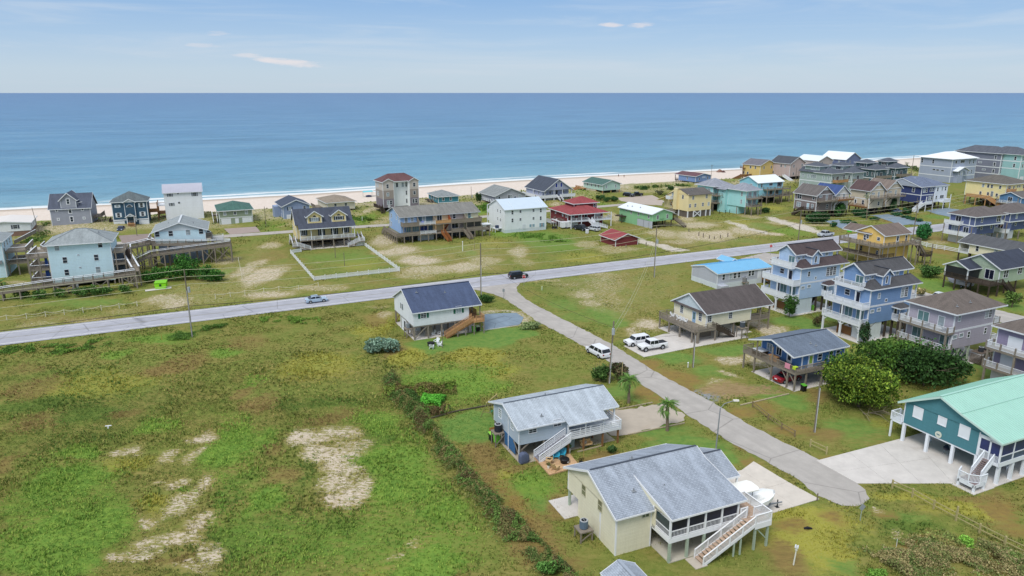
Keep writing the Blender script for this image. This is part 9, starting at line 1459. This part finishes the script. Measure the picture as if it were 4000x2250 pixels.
ac('dark air conditioner on a high braced stand at the grey-blue house',(-1.79,85.14),24,1.85,.5,.95,'#2b2f36',stand='high braced timber stand at the end of the grey-blue house'); ac('air conditioner on the stand at the white cottage corner',(-19.26,127.83),25,1.75,.42,.85,'#7a838a',stand='timber stand under the air conditioner of the white cottage'); ac('air conditioner on the tall stand beside the cream stilted house',(42.69,127.28),25,2.1,.48,.95,'#4a525c',stand='tall timber stand beside the cream stilted house'); ac('air conditioner before the windows of the blue roofed mobile home',(54.96,165.21),25,.9,.55,1.0,'#7f8082',stand='timber stand before the blue roofed mobile home')
J0=(7.42,0.4); J1=(8.76,0.17)
def loc45(x,y): a=R(25.5); return (72.3+x*math.cos(a)-y*math.sin(a),112.4+x*math.sin(a)+y*math.cos(a))
ac('left one of two dark air conditioners on the slatted platform of the mauve house',loc45(6.6,-1.1),25,2.03,.42,.8,'#3a3e45'); ac('right one of two dark air conditioners on the slatted platform of the mauve house',loc45(8.2,-1.1),25,2.03,.42,.8,'#3a3e45')
def bin_(label,xy,th,body,lid,z=.05):
    t=empty('wheelie_bin',label,'bin',xy,th,z); b=MB(); b.add([(-.27,-.3,.08),(.27,-.3,.08),(.27,.3,.08),(-.27,.3,.08),(-.33,-.38,1.0),(.33,-.38,1.0),(.33,.38,1.0),(-.33,.38,1.0)],[(0,3,2,1),(4,5,6,7),(0,1,5,4),(1,2,6,5),(2,3,7,6),(3,0,4,7)]); b.build('bin_body',mat('plain',body,.5),t); MB().slab([(-.35,-.42,1.02),(.35,-.42,1.02),(.35,.4,1.1),(-.35,.4,1.1)],.06).build('lid',mat('plain',lid,.5),t); MB().bar((-.3,.42,1.02),(.3,.42,1.02),.05).build('handle',DARK,t)
    for x in (-.24,.24): MB().cyl((x-.03,.32,.1),(x+.03,.32,.1),.1,n=8).build('wheel',TYRE,t)
bin_('green wheeled bin left of the black one under the white cottage porch',(-7.29,130.51),20,'#5fae2f','#6fb83a'); bin_('black wheeled bin beside the green one under the white cottage porch',(-6.53,130.93),20,'#1a1c1e','#b9c9a0'); bin_('black wheeled bin with green lid under the blue house deck',(44.45,102.24),20,'#17191b','#5fae3a'); bin_('black wheeled bin with lime lid behind the braced stand',(-2.67,86.12),24,'#1d1f22','#8fd04a'); bin_('lime green wheeled bin leaning behind the braced stand',(-2.0,85.39),30,'#7ed04a','#7ed04a'); bin_('lime green wheeled bin under the sky blue tall house',(63.02,144.54),25,'#6fae3f','#6fae3f'); bin_('black wheeled bin under the medium blue house stair',(73.73,129.93),25,'#17191b','#3a4a34'); bin_('small green bin by the blue-grey cottage garage',(-80.14,255.93),25,'#4fae4a','#4fae4a')
t=empty('fence_screen','small tan board screen beside the bins of the grey-blue house','screen',(-2.98,86.75),24,0)
for i in range(6): MB().box(.16*i,.16*i+.15,-.02,.02,0,1.5).build('fence_board',mat('wood','#b58a4c'),t)
t=empty('dumpster','lime green dumpster with dark square emblem on a concrete pad','dumpster',(-81.63,161.87),12,.06); LIM=mat('plain','#84cf1f',.5)
b=MB(); b.prism([(-1.15,-.1,0),(1.15,-.1,0),(1.25,0,1.35),(-1.25,0,1.35)],0,1.6); b.build('container',LIM,t); MB().slab([(-1.3,-.1,1.37),(1.3,-.1,1.37),(1.3,1.7,1.7),(-1.3,1.7,1.7)],.08).build('lid',mat('plain','#78bf22',.5),t); MB().box(-.24,.24,-.1,-.03,.55,1.05).build('emblem',mat('flat','#1f4a20'),t); MB().box(-1.4,-1.2,.3,.9,.6,.8).box(1.2,1.4,.3,.9,.6,.8).build('lifting_pocket',LIM,t)
surf('concrete_pad',[(-84.72,160.78),(-80.07,163.86),(-79.3,162.31),(-84.03,159.49)],.03,CONC)
t=empty('overturned_bin','bright green bin lying on the verge near the silver pickup','bin',(110.39,232.74),10,.4); loft([(-.6,-.35,.35,.4),(0,-.38,.4,.42),(.55,-.32,.32,.36)]).build('bin_body',mat('plain','#5fd03a',.5),t); MB().box(.55,.62,-.38,.38,-.38,.38).build('lid',mat('plain','#4fc02f',.5),t)
# deck furniture
d48=lambda x,y:(35.6+x*math.cos(R(25.5))-y*math.sin(R(25.5)),126.1+x*math.sin(R(25.5))+y*math.cos(R(25.5)))
for i,y in enumerate((7.8,5.9,4.9,4.0)): chair(['white deck chair at the far railing end of the cream stilted house','second white deck chair from the far end of the weathered deck','third white deck chair from the far end of the weathered deck','white deck chair nearest the door of the cream stilted house'][i],d48(-1.5,y),60,WCH,2.42)
chair('white chair in the shade under the cream stilted house',d48(7.2,1.2),-60,WCH,.06)
d49=lambda x,y:(42.8+x*math.cos(R(25.5))-y*math.sin(R(25.5)),102.1+x*math.sin(R(25.5))+y*math.cos(R(25.5)))
t=empty('hot_tub','hot tub with white cover on the far end of the blue house deck','hot tub',d49(1.2,8.6),25,2.96); MB().box(-.9,.9,-.9,.9,0,.75).build('tub',mat('wood','#5a4a3c'),t); MB().box(-.98,.98,-.98,.98,.76,.88).build('cover',WHITE,t)
t=empty('deck_bench','tan wooden bar bench on the deck of the royal blue house','bench',d49(1.3,5.6),25,2.96); MB().box(-.35,.35,-.9,.9,.7,.8).build('seat',TANW,t); MB().box(-.3,-.22,-.85,.85,0,.7).box(-.05,.05,-.85,.85,.3,.36).box(.22,.3,-.85,.85,0,.7).build('base',TANW,t)
for i,(x,y) in enumerate(((1.3,3.6),(1.2,2.2))): chair(['dark deck chair near the middle of the blue house deck','dark deck chair near the corner of the blue house deck'][i],d49(x,y),80,mat('plain','#2b2f38'),2.96)
t=empty('beach_towel','pink towel over the deck rail of the royal blue house','towel',d49(.12,1.6),25,3.4); MB().box(-.08,-.05,-.5,.5,-.2,.55).box(-.08,.08,-.5,.5,.55,.59).build('cloth',mat('plain','#d890a4'),t); t=empty('beach_towel','lime towel over the corner of the deck rail of the blue house','towel',d49(.15,.1),25,3.4); MB().box(-.3,.3,-.3,.3,.56,.62).box(-.32,-.28,-.3,.3,.2,.56).build('cloth',mat('plain','#b5cf3a'),t)
chair('dark chair at the upper balcony of the mauve house',loc45(-.8,4.0),60,mat('plain','#33304a'),6.08); chair('dark chair at the balcony corner of the mauve house',loc45(-.8,1.0),60,mat('plain','#33304a'),6.08); chair('white plastic chair in the shade beneath the teal house porch',(59.73,78.74),-60,WCH,.06); chair('pair chair of white plastic beneath the teal house porch',(59.72,79.26),-20,WCH,.06)
t=empty('kettle_grill','dark blue grill on wheels under the teal house','grill',(54.58,82.28),30,.06); MB().cyl((0,0,.7),(0,0,.95),.36,.4,12).cyl((0,0,.95),(0,0,1.25),.4,.15,12).build('bowl',mat('paint','#1c2438',.3),t)
for a in range(3): MB().cyl((.12*math.cos(a*2.1),.12*math.sin(a*2.1),.7),(.32*math.cos(a*2.1),.32*math.sin(a*2.1),0),.025,n=5).build('leg',METAL,t)
u14=lambda x,y:(-33.8+x*math.cos(R(25.5))-y*math.sin(R(25.5)),216.9+x*math.sin(R(25.5))+y*math.cos(R(25.5)))
chair('blue deck chair on the upper deck of the second townhouse',u14(6.4,-1.6),0,mat('plain','#2440a8'),5.16); chair('pale green deck chair on the upper deck of the last townhouse',u14(22.6,-1.5),0,mat('plain','#9fc4b8'),5.16)
t=empty('debris_pile','dark scrap of driftwood on the foreground lawn','debris',(30.92,66.26),0); loft([(-.4,0,.1,.12),(0,0,.22,.16),(.45,0,.08,.1)]).build('wood',DARK,t)
t=empty('white_pipe','small white bent pipe lying in the open field','pipe',(-54.82,89.71),0); MB().cyl((-.4,0,.3),(.4,.1,.35),.07,n=7).cyl((0,0,.3),(0,-.1,0),.07,n=7).build('pipe',WHITE,t)
t=empty('cooler_box','white appliance box on the lawn between the dark pickup and the wagon','box',(24.32,230.48),10); MB().box(-.45,.45,-.4,.4,0,1.3).build('case',WHITE,t); MB().box(-.4,.4,-.42,-.4,.1,1.2).build('door',mat('plain','#d3d6d8'),t)
# ---------------- the beach: people, canopy, cart
SKN=lin('#b98a6a')
def person(label,xy,th,shirt,short,sit=False,z=-.9):
    t=empty('person',label,'person',xy,th,z); k=.0
    V=[(0,0,.95),(0,0,1.15),(0,0,1.4),(0,0,1.52),(0,0,1.66),(-.18,0,1.38),(-.25,.02,1.1),(-.24,-.12,.9),(.18,0,1.38),(.25,.02,1.1),(.24,-.12,.9),(-.1,0,.9),(-.12,-.02,.5),(-.13,.03,.08),(-.13,-.12,.04),(.1,0,.9),(.12,-.02,.5),(.13,.03,.08),(.13,-.12,.04)]
    if sit: V=[(x,y,zz-.6) for x,y,zz in V[:11]]+[(-.1,0,.3),(-.12,-.45,.42),(-.13,-.55,.06),(-.13,-.7,.04),(.1,0,.3),(.12,-.45,.42),(.13,-.55,.06),(.13,-.7,.04)]
    E_=[(0,1),(1,2),(2,3),(3,4),(2,5),(5,6),(6,7),(2,8),(8,9),(9,10),(0,11),(11,12),(12,13),(13,14),(0,15),(15,16),(16,17),(17,18)]; rad=[.15,.14,.16,.06,.11,.07,.05,.04,.07,.05,.04,.1,.07,.05,.045,.1,.07,.05,.045]
    me=bpy.data.meshes.new('body'); me.from_pydata(V,E_,[]); o=link('body',me,t); md=o.modifiers.new('skin','SKIN'); sv=me.skin_vertices[0].data
    for i,r_ in enumerate(rad): sv[i].radius=(r_,r_)
    sv[0].use_root=True; o.modifiers.new('sub','SUBSURF').levels=1; me.materials.append(mat('plain','#b98a6a'))
    dz=-.6 if sit else 0; MB().cyl((0,0,.98+dz),(0,0,1.44+dz),.185,.2,10).build('shirt',mat('plain',shirt),t); MB().cyl((0,0,.72+dz if not sit else .25),(0,0,1.0+dz),.2,.185,10).build('shorts',mat('plain',short),t); MB().cyl((0,.02,1.68+dz),(0,.02,1.79+dz),.115,.07,8).build('hair',mat('plain','#3a2d24'),t)
person('person in dark clothes standing left at the waterline',(58.6,399.46),170,'#2b3038','#33445c'); person('person in dark clothes standing right at the waterline',(61.16,396.32),185,'#3a3f48','#2b3038'); person('person sitting on the sand near the grey low house',(-10.16,350.43),160,'#5a4a4a','#3a3f55',True,-.55); person('person sitting close by on the same sand',(-9.68,349.74),150,'#30343a','#4a4a4a',True,-.55)
t=empty('beach_canopy','turquoise beach canopy with white flap near the waterline left of the condominium block','canopy',(-63.41,319.62),20,-.5); MB().slab([(-2.6,-1.6,2.2),(1.6,-1.6,2.4),(1.6,1.6,2.6),(-2.6,1.6,2.3)],.06).build('shade_cloth',mat('plain','#6fc4cf'),t); MB().slab([(1.6,-1.6,2.4),(4.8,-1.6,1.5),(4.8,1.6,1.7),(1.6,1.6,2.6)],.05).build('flap',mat('plain','#d3e3e8'),t)
for x,y in ((-2.5,-1.5),(-2.5,1.5),(1.5,-1.5),(1.5,1.5)): MB().cyl((x,y,0),(x,y,2.3),.04,n=5).build('pole',METAL,t)
t=empty('beach_cart','dark cart with chairs under the turquoise canopy','cart',(-63.06,317.24),20,-.45); loft([(-1.2,.25,.8,.5),(0,.25,1.0,.55),(1.2,.25,.8,.5)]).build('body',mat('plain','#2f3a5c'),t); wheels(t,[(-.8,.5),(-.8,-.5),(.8,.5),(.8,-.5)],.25,.08)
for i,(q,c) in enumerate(zip([(121.15,424.02),(122.76,422.1)],('#8a6a5c','#5a3f3f'))):
    t=empty('beach_tent',['larger reddish beach tent on the sand beyond the slate blue cottage','small dark beach tent on the sand beyond the slate blue cottage'][i],'tent',q,20,-.6); s=1.9 if i==0 else 1.2; MB().add([(-s,-s*.6,0),(s,-s*.6,0),(s,s*.6,0),(-s,s*.6,0),(0,-s*.4,s*.8),(0,s*.4,s*.8)],[(0,1,4),(1,2,5,4),(2,3,5),(3,0,4,5)]).build('canopy',mat('plain',c),t); MB().box(-s*.6,s*.6,-s*.5,-s*.3,0,.3).build('mat',mat('plain','#c9c0b0'),t)
